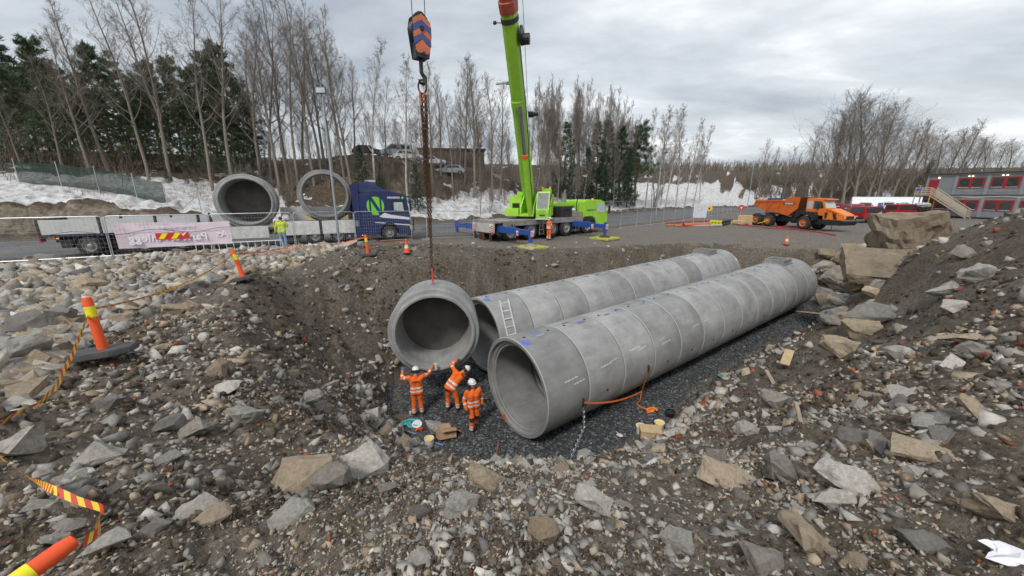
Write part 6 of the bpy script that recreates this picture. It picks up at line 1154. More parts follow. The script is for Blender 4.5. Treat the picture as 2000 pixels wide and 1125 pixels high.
# worker with the can, back to us, both arms up to the rim
p = hits([(817, 812)])[0]; OW = dict(ORG, mats=[orange_c, silver_c, orange_c, trous_b, skin_m, glove_b, boot_m, hair_m, glove_d])
w1 = person('worker in orange reaching up to the hanging pipe with a blue glove', (p[0], p[1], gz(p[0], p[1])), R(14), stand(elb_l=(-.43, .06, 1.42), wri_l=(-.42, .22, 1.60), hand_l=(-.41, .30, 1.70), elb_r=(.40, .14, 1.44), wri_r=(.56, .33, 1.60), hand_r=(.63, .42, 1.62), sho_l=(-.2, .02, 1.45), sho_r=(.2, .02, 1.45), head=(.01, .06, 1.655), face=(.05, 1, .05), curl_r=.9), OW, 'workers in orange hi-vis in the pit')
W1M = Matrix.Translation((p[0], p[1], gz(p[0], p[1]))) @ Matrix.Rotation(R(14), 4, 'Z'); q = W1M @ Vector((.66, .46, 1.44)); e_ = empty('paint_can', q, 0, 'white paint can held up against the hanging pipe', 'can'); m = MB(); m.lathe([(0, 0), (.085, 0), (.09, .19), (.084, .19), (.08, .02)], n=18); m.build('can', white_m, e_, smooth=40); m = MB(); m.tube([(.09 * math.cos(t), 0, .17 + .08 * math.sin(t)) for t in np.linspace(0, math.pi, 8)], .004, 4); m.build('handle', steel_m, e_)
m = MB(); m.b2((-.12, -.142, 1.34), (.12, -.139, 1.38)); o = m.build('back_print', mat('dark_red_print', (.25, .03, .03), .7), w1)
# worker bending to the right
p = hits([(884, 802)])[0]
person('worker in orange bending over beneath the rim of the hanging pipe', (p[0], p[1], gz(p[0], p[1])), R(-12), stand(pelvis=(-.03, -.04, .95), waist=(.06, .04, 1.09), chest=(.19, .14, 1.28), neck=(.32, .22, 1.40), head=(.44, .29, 1.475), face=(.3, .9, -.35), sho_l=(.06, .18, 1.47), sho_r=(.30, .12, 1.24), hip_l=(-.12, -.04, .92), hip_r=(.07, -.03, .92), knee_l=(-.16, .03, .5), knee_r=(.16, .02, .5), ank_l=(-.17, -.02, .095), ank_r=(.20, 0, .095), toe_r=(.27, .15, .045), elb_l=(-.10, .30, 1.60), wri_l=(.02, .46, 1.68), hand_l=(.08, .53, 1.70), elb_r=(.30, .34, 1.10), wri_r=(.32, .50, 1.26), hand_r=(.33, .58, 1.30)), ORG, 'workers in orange hi-vis in the pit')
# worker walking towards us
p = hits([(926, 842)])[0]
person('worker in orange and white helmet walking towards the camera beside the open pipe', (p[0], p[1], gz(p[0], p[1])), R(205), stand(pelvis=(0, 0, .94), chest=(.0, .02, 1.32), head=(.015, -.005, 1.66), face=(-.3, 1, .2), knee_l=(-.11, .0, .50), ank_l=(-.13, -.16, .12), toe_l=(-.15, .0, .045), knee_r=(.10, .12, .51), ank_r=(.12, .10, .095), elb_l=(-.29, -.06, 1.17), wri_l=(-.30, .0, .93), hand_l=(-.29, .03, .83), elb_r=(.30, -.02, 1.15), wri_r=(.27, .12, .93), hand_r=(.25, .17, .84)), dict(ORG, neck=3, knee=3), 'workers in orange hi-vis in the pit')
# worker beside the crane
p = (2.85, 28.9); person('worker in orange with white helmet standing beside the crane wheels', (p[0], p[1], gz(*p)), R(-55), stand(head=(0, .07, 1.63), face=(0, 1, -.5), elb_l=(-.27, .05, 1.16), wri_l=(-.2, .24, 1.08), hand_l=(-.14, .32, 1.08), elb_r=(.27, .05, 1.16), wri_r=(.2, .24, 1.05), hand_r=(.14, .32, 1.05)), ORG)
# driver beside the truck
p = (-13.14, 21.25); YS = dict(mats=[hivis_y, mat('pale_tape', (.6, .66, .35), .5), denim, trous_b, skin_m, glove_d, boot_m, hair_m, glove_d], bands=((.08, .2), (.45, .56)), hat='cap', limb=False, capm=mat('red_cap', (.40, .07, .04), .8))
person('man in yellow hi-vis jacket, jeans and red cap standing at the truck side', (p[0], p[1], gz(*p)), R(18), stand(head=(.0, .05, 1.64), face=(.2, 1, -.3), elb_l=(-.29, -.03, 1.16), wri_l=(-.33, .04, .92), hand_l=(-.33, .06, .82), elb_r=(.28, .06, 1.18), wri_r=(.26, .30, 1.24), hand_r=(.25, .39, 1.26)), YS, muffs=False)

# ------------------------------------------------------------------ site furniture
mp_o = mat('marker_orange', (.85, .10, .02), .5, var=.08, dirt=.15, dirtcol=(.4, .12, .06)); mp_y = mat('marker_yellow', (.85, .75, .02), .4, var=.05); rubber = mat('rubber_foot', (.075, .075, .08), .8, var=.25, dirt=.3)
def marker(loc, lab, rot=(0, 0, 0), h_=.98, r_=.066, base=True):
    e_ = empty('marker_post', loc, 0, lab, 'marker post', 'orange marker posts'); e_.rotation_euler = rot
    m = MB(); m.lathe([(r_ * 1.0, .05), (r_, h_ - .06), (r_ * .8, h_ - .01), (0, h_)], n=20); m.build('tube', mp_o, e_, smooth=40); m = MB(); m.lathe([(r_ + .003, h_ - .34), (r_ + .003, h_ - .16)], n=20); m.build('reflective_band', mp_y, e_, smooth=40)
    if base: m = MB(); m.prism([(-.42, -.15), (-.2, -.28), (.2, -.28), (.42, -.15), (.42, .15), (.2, .28), (-.2, .28), (-.42, .15)], 'z', -.04, .07); m.build('foot', rubber, e_, bevel=.02)
    return e_
def gp(x, y, dz=.04): return Vector((x, y, hz(x, y) + dz))
q1 = Vector(hits([(208, 705)])[0]); marker(q1 + Vector((0, 0, .13)), 'nearest standing orange marker post on a rubber foot left of the pit', (R(-4), R(-3), R(25)))
q2 = Vector(hits([(478, 552)])[0]); marker(q2 + Vector((0, 0, .12)), 'orange marker post leaning left at the edge of the rubble field', (R(2), R(-13), R(-10)))
q3 = Vector(hits([(719, 499)])[0]); marker(q3 + Vector((0, 0, .04)), 'orange marker post standing in front of the blue truck', (0, R(-2), 0))
q4 = Vector(at_depth(150, 1052, 1.55)); b4 = Vector((-2.62, .62, hz(-2.62, .62) + .05)); dv = (q4 - b4).normalized(); e4 = marker(b4, 'orange marker post tipped over in the bottom left corner', (0, 0, 0), (q4 - b4).length, .044); e4.rotation_euler = dv.to_track_quat('Z', 'Y').to_euler()
def cone(px, py, lab, h_=.72):
    p = Vector(hits([(px, py)])[0]); e_ = empty('traffic_cone', p + Vector((0, 0, .02)), .4, lab, 'traffic cone', 'traffic cones'); m = MB(); m.lathe([(.15, .03), (.11, .25)], n=18); m.lathe([(.075, .43), (.035, h_), (0, h_)], n=18); m.build('cone', mp_o, e_, smooth=40); m = MB(); m.lathe([(.11, .25), (.075, .43)], n=18); m.build('reflective_sleeve', mat('sleeve', (.75, .70, .5), .4), e_, smooth=40); m = MB(); m.b2((-.21, -.21, 0), (.21, .21, .035)); m.build('foot', rubber, e_, bevel=.015)
cone(795, 497, 'orange traffic cone right of the marker post in front of the truck'); cone(1535, 479, 'orange traffic cone at the far right rim of the pit')
tape_r = mat('tape_red', (.62, .05, .03), .45); tape_y = mat('tape_yellow', (.85, .62, .05), .45); tape_o = mat('tape_orange', (.75, .20, .06), .5)
def tape(pts, w_, lab, step=.07, mats_=(tape_y, tape_r), up=(.1, .2, 1)):
    P_ = [Vector(p) for p in pts]; d = [0]
    for a, b in zip(P_[:-1], P_[1:]): d.append(d[-1] + (b - a).length)
    n = max(4, int(d[-1] / step)); m = MB(); prev = None; A = np.array([list(p) for p in P_]); T = np.linspace(0, d[-1], n + 1); Q = np.stack([np.interp(T, d, A[:, i]) for i in range(3)], -1)
    for i in range(n):
        a, b = Vector(Q[i]), Vector(Q[i + 1]); dr = (b - a).normalized(); tw = .5 * math.sin(i * .13); u = Vector(up); u = (u - dr * u.dot(dr)).normalized(); s_ = dr.cross(u); u2 = u * math.cos(tw) + s_ * math.sin(tw); sk = dr * step * .55
        m.cur = i % 2; m.add([a - u2 * w_ / 2 + sk, b - u2 * w_ / 2 + sk, b + u2 * w_ / 2 - sk, a + u2 * w_ / 2 - sk], [(0, 1, 2, 3)])
    o = m.build('barrier_tape', list(mats_)); tag(o, lab, 'barrier tape', 'barrier tape'); return o
t1 = q1 + Vector((-.06, -.02, .90)); t2 = q2 + Vector((-.24, 0, .92)); t3 = q3 + Vector((-.04, 0, .9))
tape(catenary(t1, t2, .25, 20), .045, 'orange barrier tape strung from the nearest post back to the leaning post', .09, (tape_o, tape_y))
g1 = [Vector(hits([k_])[0]) + Vector((0, 0, .09)) for k_ in ((78, 806), (40, 822), (5, 850))]; tape([t1 - Vector((0, 0, .1)), t1.lerp(g1[0], .4) - Vector((0, 0, .17)), t1.lerp(g1[0], .75) - Vector((0, 0, .16))] + g1, .06, 'red and yellow barrier tape hanging from the nearest post to the ground', .09)
g2 = [Vector(hits([k_])[0]) + Vector((0, 0, .13)) for k_ in ((-20, 895), (25, 930), (70, 962), (118, 990), (165, 1008), (214, 1022))]; tape(g2 + [g2[-1] + Vector((.02, -.05, .0)), Vector(at_depth(190, 1042, 1.66)), q4 + Vector((.03, 0, -.02))], .048, 'red and yellow barrier tape lying on stones towards the tipped post', .05)
g3 = [Vector(hits([k_])[0]) + Vector((0, 0, .12)) for k_ in ((520, 497), (600, 487), (660, 482))]; tape([t2] + g3 + [t3], .06, 'orange barrier tape lying along the rubble towards the post by the truck', .1, (tape_o, tape_r)); tape(catenary(t3, Vector(at_depth(790, 470, 22.4)), .15, 10), .06, 'orange barrier tape stretched from the post towards the truck front', .1, (tape_o, tape_r))

galv = mat('galvanised_tube', (.50, .52, .54), .4, .6, var=.1)
def fence_mesh(L_, H_, nv, nh, wr=.0035):
    f = MB(); r_ = .021; c = .16; pts = [(0, 0, 0), (0, 0, H_ - c)] + [(c - c * math.cos(t), 0, H_ - c + c * math.sin(t)) for t in np.linspace(.3, math.pi / 2, 4)] + [(L_ - c + c * math.sin(t), 0, H_ - c + c * math.cos(t)) for t in np.linspace(0, math.pi / 2 - .3, 4)] + [(L_, 0, H_ - c), (L_, 0, 0)]; f.tube(pts, r_, 7); f.cyl((0, 0, .12), (L_, 0, .12), .017, n=6)
    g = MB()
    for i in range(1, nv): x = L_ * i / nv; g.cyl((x, 0, .12), (x, 0, H_ - .03), wr, n=3, caps=False)
    for i in range(1, nh): z = .12 + (H_ - .15) * i / nh; g.cyl((0, 0, z), (L_, 0, z), wr, n=3, caps=False)
    return f, g
FC = {}
def fence(a, b, lab, grp, H_=2.0, nv=26, nh=9, z=None, wr=.0035):
    a, b = Vector((a[0], a[1], 0)), Vector((b[0], b[1], 0)); L_ = (b - a).length; za = hz(a.x, a.y, False) if z is None else z; zb = hz(b.x, b.y, False) if z is None else z
    e_ = empty('fence_panel', (a.x, a.y, za + .03), math.atan2(b.y - a.y, b.x - a.x), lab, 'fence panel', grp); e_.rotation_euler[1] = -math.atan2(zb - za, L_)
    k_ = (round(L_, 2), nv)
    if k_ not in FC:
        f, g = fence_mesh(L_, H_, nv, nh, wr); fo = f.build('frame', galv, e_, smooth=50); go = g.build('wire_grid', galv, e_); m = MB(); m.b2((-.35, -.12, -.05), (.35, .12, .09)); bo = m.build('foot_block', mat('cast_block', (.3, .3, .29), .85), e_, bevel=.02); FC[k_] = (fo.data, go.data, bo.data)
    else:
        for nm, me in zip(('frame', 'wire_grid', 'foot_block'), FC[k_]): link(nm, me, e_)
    return e_
FP = [(-30.6, 12.4), (-27.0, 14.1), (-23.2, 15.9), (-19.35, 17.75), (-15.9, 19.65), (-12.45, 21.25), (-9.95, 23.55), (-6.85, 25.45)]; FL = ['at the far left before the road', 'left of the trailer tail', 'in front of the trailer tail', 'carrying the pink banner', 'behind the man in yellow', 'in front of the truck bed', 'in front of the truck cab']
for i, (a, b) in enumerate(zip(FP[:-1], FP[1:])):
    d = (Vector(b) - Vector(a)).normalized() * .03; fence((a[0] + d.x, a[1] + d.y), (b[0] - d.x, b[1] - d.y), 'galvanised mesh fence panel ' + FL[i], 'mesh fence panels along the road')
fence((-6.0, 26.1), (-2.9, 28.2), 'galvanised mesh fence panel between the truck and the crane', 'mesh fence panels along the road')
s_ = np.linspace(0, 1, 15); A_ = np.array([(11.2, 38.6), (14.8, 42.2), (22, 49.6), (30, 58.6), (44, 74.4)]); dd = np.concatenate([[0], np.cumsum(np.hypot(*np.diff(A_, axis=0).T))]); nn_ = 14; tt = np.arange(nn_) * 3.5; Q = np.stack([np.interp(tt, dd, A_[:, i]) for i in (0, 1)], -1)
for i in range(nn_ - 1): fence(tuple(Q[i]), tuple(Q[i + 1]), f'mesh fence panel beside the road, {ORD[i]} to the right of the crane', 'mesh fence panels right of the crane', nv=14, nh=5)
A_ = np.array([(-4, 47.6), (2.5, 54.5), (27, 79.8), (42, 93)]); dd = np.concatenate([[0], np.cumsum(np.hypot(*np.diff(A_, axis=0).T))]); nn_ = 17; tt = np.arange(nn_) * 3.6; Q = np.stack([np.interp(tt, dd, A_[:, i]) for i in (0, 1)], -1)
for i in range(nn_ - 1): fence(tuple(Q[i]), tuple(Q[i + 1]), f'mesh fence panel before the snow bank, {ORD[i]} from the left', 'mesh fence panels before the snow bank', nv=10, nh=4)
# banner
a, b = Vector(FP[3]), Vector(FP[5]); e_ = empty('banner', (a.x, a.y, hz(a.x, a.y, False) + .03), math.atan2(b.y - a.y, b.x - a.x), 'pale pink banner with mirrored lettering tied behind the fence before the trailer', 'banner'); bm_ = mat('pink_banner', (.72, .61, .68), .7, var=.10, scale=2.5)
def bfn(u, v): x = .25 + u; top = 1.62 + .03 * math.sin(x * 1.3); z = .42 + v * (top - .42) / 1.2 ; return (x, .05 + .03 * math.sin(x * 2.3 + v * 3) + .018 * math.sin(x * 7 + v * 5), z)
m = wavy(4.55, 1.2, 46, 10, bfn); m.build('cloth', bm_, e_, smooth=80); lt_ = mat('banner_lettering', (.84, .80, .83), .7)
text('Park & Anlegg', .54, (2.25, -.012, .72), (R(90), 0, 0), lt_, e_, mirror=True, bold=.01); text('entreprenører i', .24, (2.6, -.012, 1.36), (R(90), 0, 0), lt_, e_, mirror=True); text('As', .54, (4.42, -.012, .80), (R(90), 0, 0), lt_, e_, mirror=True)
pl = empty('stripe_sign', (a.x, a.y, hz(a.x, a.y, False) + .03), math.atan2(b.y - a.y, b.x - a.x), 'red board with yellow slanted stripes hanging on the pink banner', 'sign'); m = MB(); m.b2((1.75, -.045, .80), (3.05, -.03, 1.12)); m.build('board', mat('sign_red', (.60, .03, .03), .5), pl)
for x in (1.82, 2.32): m = MB(); m.add([(x, -.049, .82), (x + .22, -.049, .82), (x + .42, -.049, 1.10), (x + .20, -.049, 1.10)], [(0, 1, 2, 3)]); m.build('stripe', mat('sign_yellow', (.85, .75, .01), .5), pl)
m = MB(); m.add([(2.74, -.049, 1.10), (2.82, -.049, .92), (2.98, -.049, 1.12), (2.9, -.049, 1.12), (2.82, -.049, 1.04)], [(0, 1, 2, 3, 4)]); m.build('tick_mark', whitep, pl)
m = MB(); m.tube([(x, -.035, 1.22 + .10 * math.sin(x * 2.2 + 4)) for x in np.linspace(-3.6, 5, 40)], .012, 5); m.build('cable', mat('brown_cable', (.13, .08, .07), .7), e_)
# steel frame standing on edge before the fence
a, b = Vector((-16.3, 19.0)), Vector((-12.9, 20.75)); e_ = empty('steel_barrier', (a.x, a.y, hz(a.x, a.y, False) + .1), math.atan2(b.y - a.y, b.x - a.x), 'low white steel ladder frame standing on edge in front of the fence', 'barrier'); L_ = (b - a).length
for z in (.0, .42): m = MB(); m.cyl((0, 0, z), (L_, 0, z), .025, n=8); m.build('rail', whitep, e_)
for i in range(13): m = MB(); m.cyl((L_ * i / 12, 0, 0), (L_ * i / 12, 0, .42), .014, n=6); m.build('rung', whitep, e_)
# lamp posts
def lamp(base, h_, lab, flood=True, r_=.075):
    e_ = empty('lamp_post', base, 0, lab, 'lamp post'); m = MB(); m.tube([(0, 0, -.3), (0, 0, h_ * .35), (0, 0, h_)], [r_, r_ * .85, r_ * .55], 12); m.build('pole', mat('pole_steel', (.36, .39, .42), .5, .4), e_, smooth=40)
    if flood: m = MB(); m.b2((-.30, -.16, h_ - .12), (.30, -.04, h_ + .26)); m.build('floodlight', mat('lamp_grey', (.12, .13, .14), .5), e_, bevel=.02); m = MB(); m.b2((-.25, -.172, h_ - .06), (.25, -.165, h_ + .2)); m.build('lens', pale_glass, e_); m = MB(); m.b2((-.25, -.1, h_ + .34), (.05, .3, h_ + .46)); m.build('sensor_box', mat('lamp_grey', (.12, .13, .14), .5), e_, bevel=.02); m = MB(); m.cyl((0, 0, h_ - .2), (0, -.08, h_ + .4), .03, n=6); m.build('bracket', galv, e_)
    else: m = MB(); m.tube([(0, 0, h_), (.5, 0, h_ + .15)], .03, 6); m.b2((.4, -.1, h_ + .1), (1.0, .1, h_ + .2)); m.build('lantern', mat('lamp_grey', (.12, .13, .14), .5), e_)
bx = (-10.9, 23.3); bz = hz(*bx, False); lamp((bx[0], bx[1], bz), at_depth(637, 180, bx[1])[2] - bz, 'tall grey lamp post with a floodlight in front of the truck')
def ground_px(px, py, tmax=160): return Vector(hits([(px, py)], tmax)[0])
for px, py, top, lab in ((1283, 402, 300, 'slim lamp post beside the bare shrub right of the crane'), (1463, 383, 322, 'slim lamp post on the snow left of the dump truck')):
    b = Vector(at_depth(px, py, 62 if px < 1300 else 96)); b.z = hz(b.x, b.y, False); t = at_depth(px, top, b.y); lamp(b, t[2] - b.z, lab, False, .09)
# ------------------------------------------------------------------ trees
bark = mat('grey_bark', (.215, .185, .15), .9, var=.35, scale=5, bump=.4, bscale=20); bark2 = mat('dark_bark', (.06, .048, .038), .9, var=.3, scale=5); birchb = mat('birch_bark', (.46, .43, .39), .85, var=.55, scale=3.5, dirt=.35, dirtcol=(.06, .05, .045)); pineb = mat('pine_bark', (.15, .085, .05), .9, var=.35, scale=4)
twig_m = mat('twigs', (.21, .175, .145), .9, var=.25); twig_b = mat('birch_twigs', (.23, .185, .165), .9, var=.25); needle = mat('pine_needles', (.062, .098, .042), .75, var=.45, scale=1.2, rand=.25); needle2 = mat('spruce_needles', (.040, .072, .038), .75, var=.4, scale=1.5, rand=.2)
class Fast:      # open tapered sticks, collected quickly
    def __init__(s): s.v = []; s.f = []
    def stick(s, pts, rr, n):
        o = len(s.v); m_ = len(pts); d = pts[-1] - pts[0]; d = d / (np.linalg.norm(d) + 1e-9); u = np.array((0, 0, 1.)) if abs(d[2]) < .9 else np.array((1., 0, 0)); a = np.cross(u, d); a /= np.linalg.norm(a); b = np.cross(d, a)
        for p, r_ in zip(pts, rr):
            for k_ in range(n): t = 6.2832 * k_ / n; s.v.append(p + (a * math.cos(t) + b * math.sin(t)) * r_)
        for i in range(m_ - 1):
            for k_ in range(n): s.f.append((o + i * n + k_, o + i * n + (k_ + 1) % n, o + (i + 1) * n + (k_ + 1) % n, o + (i + 1) * n + k_))
    def mesh(s, name, m_, smooth=True):
        me = bpy.data.meshes.new(name); me.from_pydata([tuple(p) for p in s.v], [], s.f); me.materials.append(m_)
        if smooth: me.shade_smooth()
        return me
def grow_bare(seed, H=16., r0=.16, n1=26, start=.28, up=.75, fine=1.0, droop=0.0, fork=False, n2=6, n3=5, n4=3, len1=.30, elev=.7):
    rg = np.random.default_rng(seed); T, W = Fast(), Fast(); nrm = lambda v: v / (np.linalg.norm(v) + 1e-9)
    def branch(p, d, ln, r_, lev, seg):
        pts = [p]; rr = [r_]
        for i in range(seg):
            w_ = rg.normal(0, .11 if lev else .035, 3); tr = np.array((0, 0, (.16 * up if lev < 3 else .05 - droop * .5))) ; d = nrm(d + w_ + (tr if lev else 0)); p = p + d * ln / seg; pts.append(p); rr.append(r_ * (1 - .86 * (i + 1) / seg) if lev else r_ * (1 - .9 * ((i + 1) / seg) ** 1.1))
        (T if lev < 2 else W).stick(np.array(pts), rr, (7, 4, 3, 3, 3)[lev]); return pts, rr, d
    stems = [(np.array((0, 0, -.3)), nrm(np.array((rg.normal(0, .03), rg.normal(0, .03), 1.))), H, r0)]
    if fork: stems = [(np.array((rg.normal(0, .15), rg.normal(0, .15), -.3)), nrm(np.array((rg.normal(0, .13), rg.normal(0, .13), 1.))), H * rg.uniform(.75, 1), r0 * rg.uniform(.5, .8)) for _ in range(fork)]
    for p, d, ln, r_ in stems:
        pts, rr, _ = branch(p, d, ln, r_, 0, 10); k1 = n1 // len(stems) if fork else n1
        for i in range(k1):
            t = start + (1 - start) * ((i + rg.uniform(0, 1)) / k1); f = t * 10; j = min(int(f), 9); q = pts[j] + (pts[j + 1] - pts[j]) * (f - j); rb = rr[j] + (rr[j + 1] - rr[j]) * (f - j); az = i * 2.4 + rg.uniform(-.5, .5); el = elev + .3 * t + rg.normal(0, .12)
            dd = np.array((math.cos(az) * math.cos(el), math.sin(az) * math.cos(el), math.sin(el))); l1 = H * len1 * (1.08 - t) ** .7 * rg.uniform(.6, 1.1); b1, br1, _ = branch(q, dd, l1, max(.018, rb * .48), 1, 5)
            for a2 in range(n2):
                t2 = .2 + .8 * (a2 + rg.uniform(0, 1)) / n2; j = min(int(t2 * 5), 4); q2 = b1[j] + (b1[j + 1] - b1[j]) * (t2 * 5 - j); d2 = nrm(nrm(b1[j + 1] - b1[j]) + rg.normal(0, .55, 3)); b2, _, _ = branch(q2, d2, l1 * (.55 - .25 * t2) * rg.uniform(.7, 1.2), .014 * fine, 2, 3)
                for a3 in range(n3):
                    t3 = .15 + .85 * (a3 + rg.uniform(0, 1)) / n3; j = min(int(t3 * 3), 2); q3 = b2[j] + (b2[j + 1] - b2[j]) * (t3 * 3 - j); d3 = nrm(nrm(b2[j + 1] - b2[j]) + rg.normal(0, .6, 3) - np.array((0, 0, droop))); b3, _, _ = branch(q3, d3, l1 * .22 * rg.uniform(.6, 1.3), .009 * fine, 3, 2)
                    for a4 in range(n4): q4 = b3[rg.integers(0, 3)]; d4 = nrm(d3 + rg.normal(0, .7, 3) - np.array((0, 0, droop))); branch(q4, d4, l1 * .12 * rg.uniform(.6, 1.3), .0065 * fine, 4, 1)
    return T, W
def needle_tuft(F_, rg, c, d, size, n):
    for i in range(n):
        v = d + rg.normal(0, .62, 3); v /= np.linalg.norm(v); ln = size * rg.uniform(.5, 1.1); w_ = np.cross(v, rg.normal(0, 1, 3)); w_ /= np.linalg.norm(w_) + 1e-9; w_ *= size * .085; o = len(F_.v); b = c + rg.normal(0, size * .22, 3); F_.v += [b - w_, b + w_, b + v * ln]; F_.f.append((o, o + 1, o + 2))
def grow_pine(seed, H=16., r0=.17, start=.42, nb=40, spread=.2, tufts=7, tn=20):
    rg = np.random.default_rng(seed); T, W = Fast(), Fast(); pts = [np.array((rg.normal(0, .12) * i * .3, rg.normal(0, .12) * i * .3, -.3 + (H + .3) * i / 8)) for i in range(9)]; T.stick(np.array(pts), [r0 * (1 - .85 * i / 8) for i in range(9)], 7)
    for i in range(nb):
        t = start + (.99 - start) * (i + rg.uniform(0, 1)) / nb; dead = t < start + .10; j = min(int(t * 8), 7); q = pts[j] + (pts[j + 1] - pts[j]) * (t * 8 - j); az = i * 2.4 + rg.uniform(-.5, .5); el = -.05 + .8 * t * t + rg.normal(0, .14); k_ = (t - start) / (1 - start); ln = H * spread * (.45 + .9 * math.sin(min(1, k_ * 1.25 + .22) * math.pi) ** .8 * (1 - .35 * k_)) * rg.uniform(.6, 1.15)
        d = np.array((math.cos(az) * math.cos(el), math.sin(az) * math.cos(el), math.sin(el))); p1 = q + d * ln * .5; p2 = q + d * ln + np.array((0, 0, ln * .12)); T.stick(np.array([q, p1, p2]), [.045, .03, .01], 4)
        if dead: continue
        for a in range(tufts):
            f = .35 + .65 * (a + rg.uniform(0, 1)) / tufts; c = q + (p2 - q) * f + rg.normal(0, ln * .13, 3) * np.array((1, 1, .55)); needle_tuft(W, rg, c, d * .5 + np.array((0, 0, .35)), .62 * H / 16, tn)
    return T, W
def grow_spruce(seed, H=10., nb=70, spread=.24, tn=16):
    rg = np.random.default_rng(seed); T, W = Fast(), Fast(); T.stick(np.array([(0, 0, -.3), (0, 0, H * .5), (0, 0, H)]), [.14, .08, .01], 6)
    for i in range(nb):
        t = .06 + .93 * (i + rg.uniform(0, 1)) / nb; q = np.array((0, 0, H * t)); az = i * 2.4 + rg.uniform(-.4, .4); ln = H * spread * (1.03 - t) ** .85 * rg.uniform(.7, 1.15); d = np.array((math.cos(az), math.sin(az), -.05 + .45 * t)); p2 = q + d * ln; T.stick(np.array([q, p2]), [.025, .006], 3)
        for a in range(max(2, int(6 * (1.1 - t)))): f = .25 + .75 * (a + rg.uniform(0, 1)) / max(2, int(6 * (1.1 - t))); needle_tuft(W, rg, q + (p2 - q) * f + rg.normal(0, ln * .08, 3), d + np.array((0, 0, .25)), .5 * H / 10, tn)
    return T, W
KIND = {}
def reg(k_, tw, tb, wm_): KIND.setdefault(k_, []).append((tw[0].mesh('trunk', tb), tw[1].mesh('crown', wm_, k_ in ('bare', 'birch', 'shrub', 'thicket', 'tall', 'vase'))))
for s_ in range(4): reg('bare', grow_bare(10 + s_, n1=24 + 2 * s_, r0=.15 + .015 * s_, up=.7 + .1 * s_, fine=.85, len1=.36, elev=.55 + .08 * s_, n2=7, n4=4), bark, twig_m)
for s_ in range(3): reg('tall', grow_bare(30 + s_, H=20, n1=26, start=.3, r0=.17, up=.8, fine=.95, len1=.33, elev=.68, n2=6, n4=3), bark, twig_m)
for s_ in range(2): reg('vase', grow_bare(40 + s_, H=20, n1=24, start=.14, r0=.24, up=.9, fine=1.3, len1=.60, elev=.95, n2=8, n3=5, n4=3), bark, twig_m)
for s_ in range(2): reg('birch', grow_bare(50 + s_, n1=30, r0=.13, up=.9, fine=.85, droop=.55, len1=.27, elev=.8, n2=7, n4=4), birchb, twig_b)
for s_ in range(3): reg('thicket', grow_bare(70 + s_, H=14, n1=36, start=.2, r0=.12, up=1.3, fine=1.0, fork=3, n2=6, n3=5, n4=4, len1=.34, elev=.95), bark, twig_m)
for s_ in range(2): reg('shrub', grow_bare(90 + s_, H=5, n1=24, start=.15, r0=.05, up=1.2, fine=.9, fork=6, n2=4, n3=4, n4=2, len1=.3), bark, twig_m)
for s_ in range(3): reg('pine', grow_pine(110 + s_, start=.22 + .08 * s_, nb=52, tufts=8), pineb, needle)
for s_ in range(2): reg('lowpine', grow_pine(120 + s_, H=12, start=.05, nb=60, spread=.24, tufts=7), pineb, needle)
for s_ in range(2): reg('spruce', grow_spruce(130 + s_), bark2, needle2)
NOM = dict(lowpine=12, vase=20, bare=16, tall=20, birch=16, thicket=14, shrub=5, pine=16, spruce=10); cnt = {}
TREES = []
def tree(kind, px, Y, top, stand):
    x = at_depth(px, 380, Y)[0]; TREES.append((kind, x, Y, top, stand, px))
rt_ = random.Random(21)
# left pine wood behind the snow slope
for px, Y, top in ((-60, 46, 110), (-10, 44, 125), (28, 50, 95), (62, 42, 120), (78, 47, 50), (122, 44, 75), (150, 52, 120), (172, 46, 135), (205, 55, 150), (238, 45, 98), (272, 49, 118), (300, 56, 150), (330, 47, 128), (372, 52, 118), (405, 46, 140), (440, 49, 108), (474, 47, 100), (505, 54, 165), (20, 56, 140), (100, 56, 130), (350, 56, 150), (455, 56, 150)): tree('pine', px, Y, top, 'pine')
for i in range(20): px = -40 + i * 29 + rt_.uniform(-8, 8); tree('lowpine', px, 50 + rt_.uniform(0, 9), np.interp(px, [-40, 200, 520], [175, 165, 215]) + rt_.uniform(-15, 35), 'under')
for px, Y, top in ((-25, 40, 165), (15, 41, 150), (50, 39, 190), (88, 41, 140), (120, 40, 190), (160, 42, 165), (200, 41, 200), (240, 42, 180), (275, 43, 205), (312, 44, 175), (350, 43, 230), (392, 45, 200), (425, 43, 230), (462, 45, 190), (490, 46, 230)): tree('lowpine', px, Y, top, 'front')
for px, Y, top in ((30, 37, 300), (92, 37, 290), (335, 39, 330), (370, 40, 345), (345, 43, 300), (710, 45, 285), (745, 46, 318), (815, 45, 320), (500, 43, 310), (600, 47, 330)): tree('spruce', px, Y, top, 'young')
for px, Y, top in ((60, 36, 160), (135, 38, 110), (188, 38, 60), (225, 41, 20), (298, 39, -30), (340, 40, -60), (352, 44, -30), (418, 40, -40), (458, 41, -60)): tree('tall' if top < 0 else 'bare', px, Y, top, 'left')
for px, Y, top in ((512, 44, 20), (535, 47, -10), (548, 43, 10), (566, 46, -20), (584, 44, 5), (600, 48, -10), (616, 45, -15), (634, 47, 0), (640, 51, 40), (655, 46, 20), (676, 47, 15), (690, 45, 75), (520, 52, 60), (700, 55, 120), (760, 56, 150)): tree('tall' if top <= 5 else 'bare', px, Y, top, 'truck')
for px, Y, top in ((733, 46, 60), (796, 46, 110)): tree('birch', px, Y, top, 'truckbirch')
for px, Y, top in ((846, 53, 128), (862, 56, 150), (885, 52, 172), (908, 58, 120), (925, 55, 108), (940, 60, 140), (960, 56, 150), (978, 60, 165), (830, 60, 190), (900, 64, 160)): tree('bare', px, Y, top, 'mid')
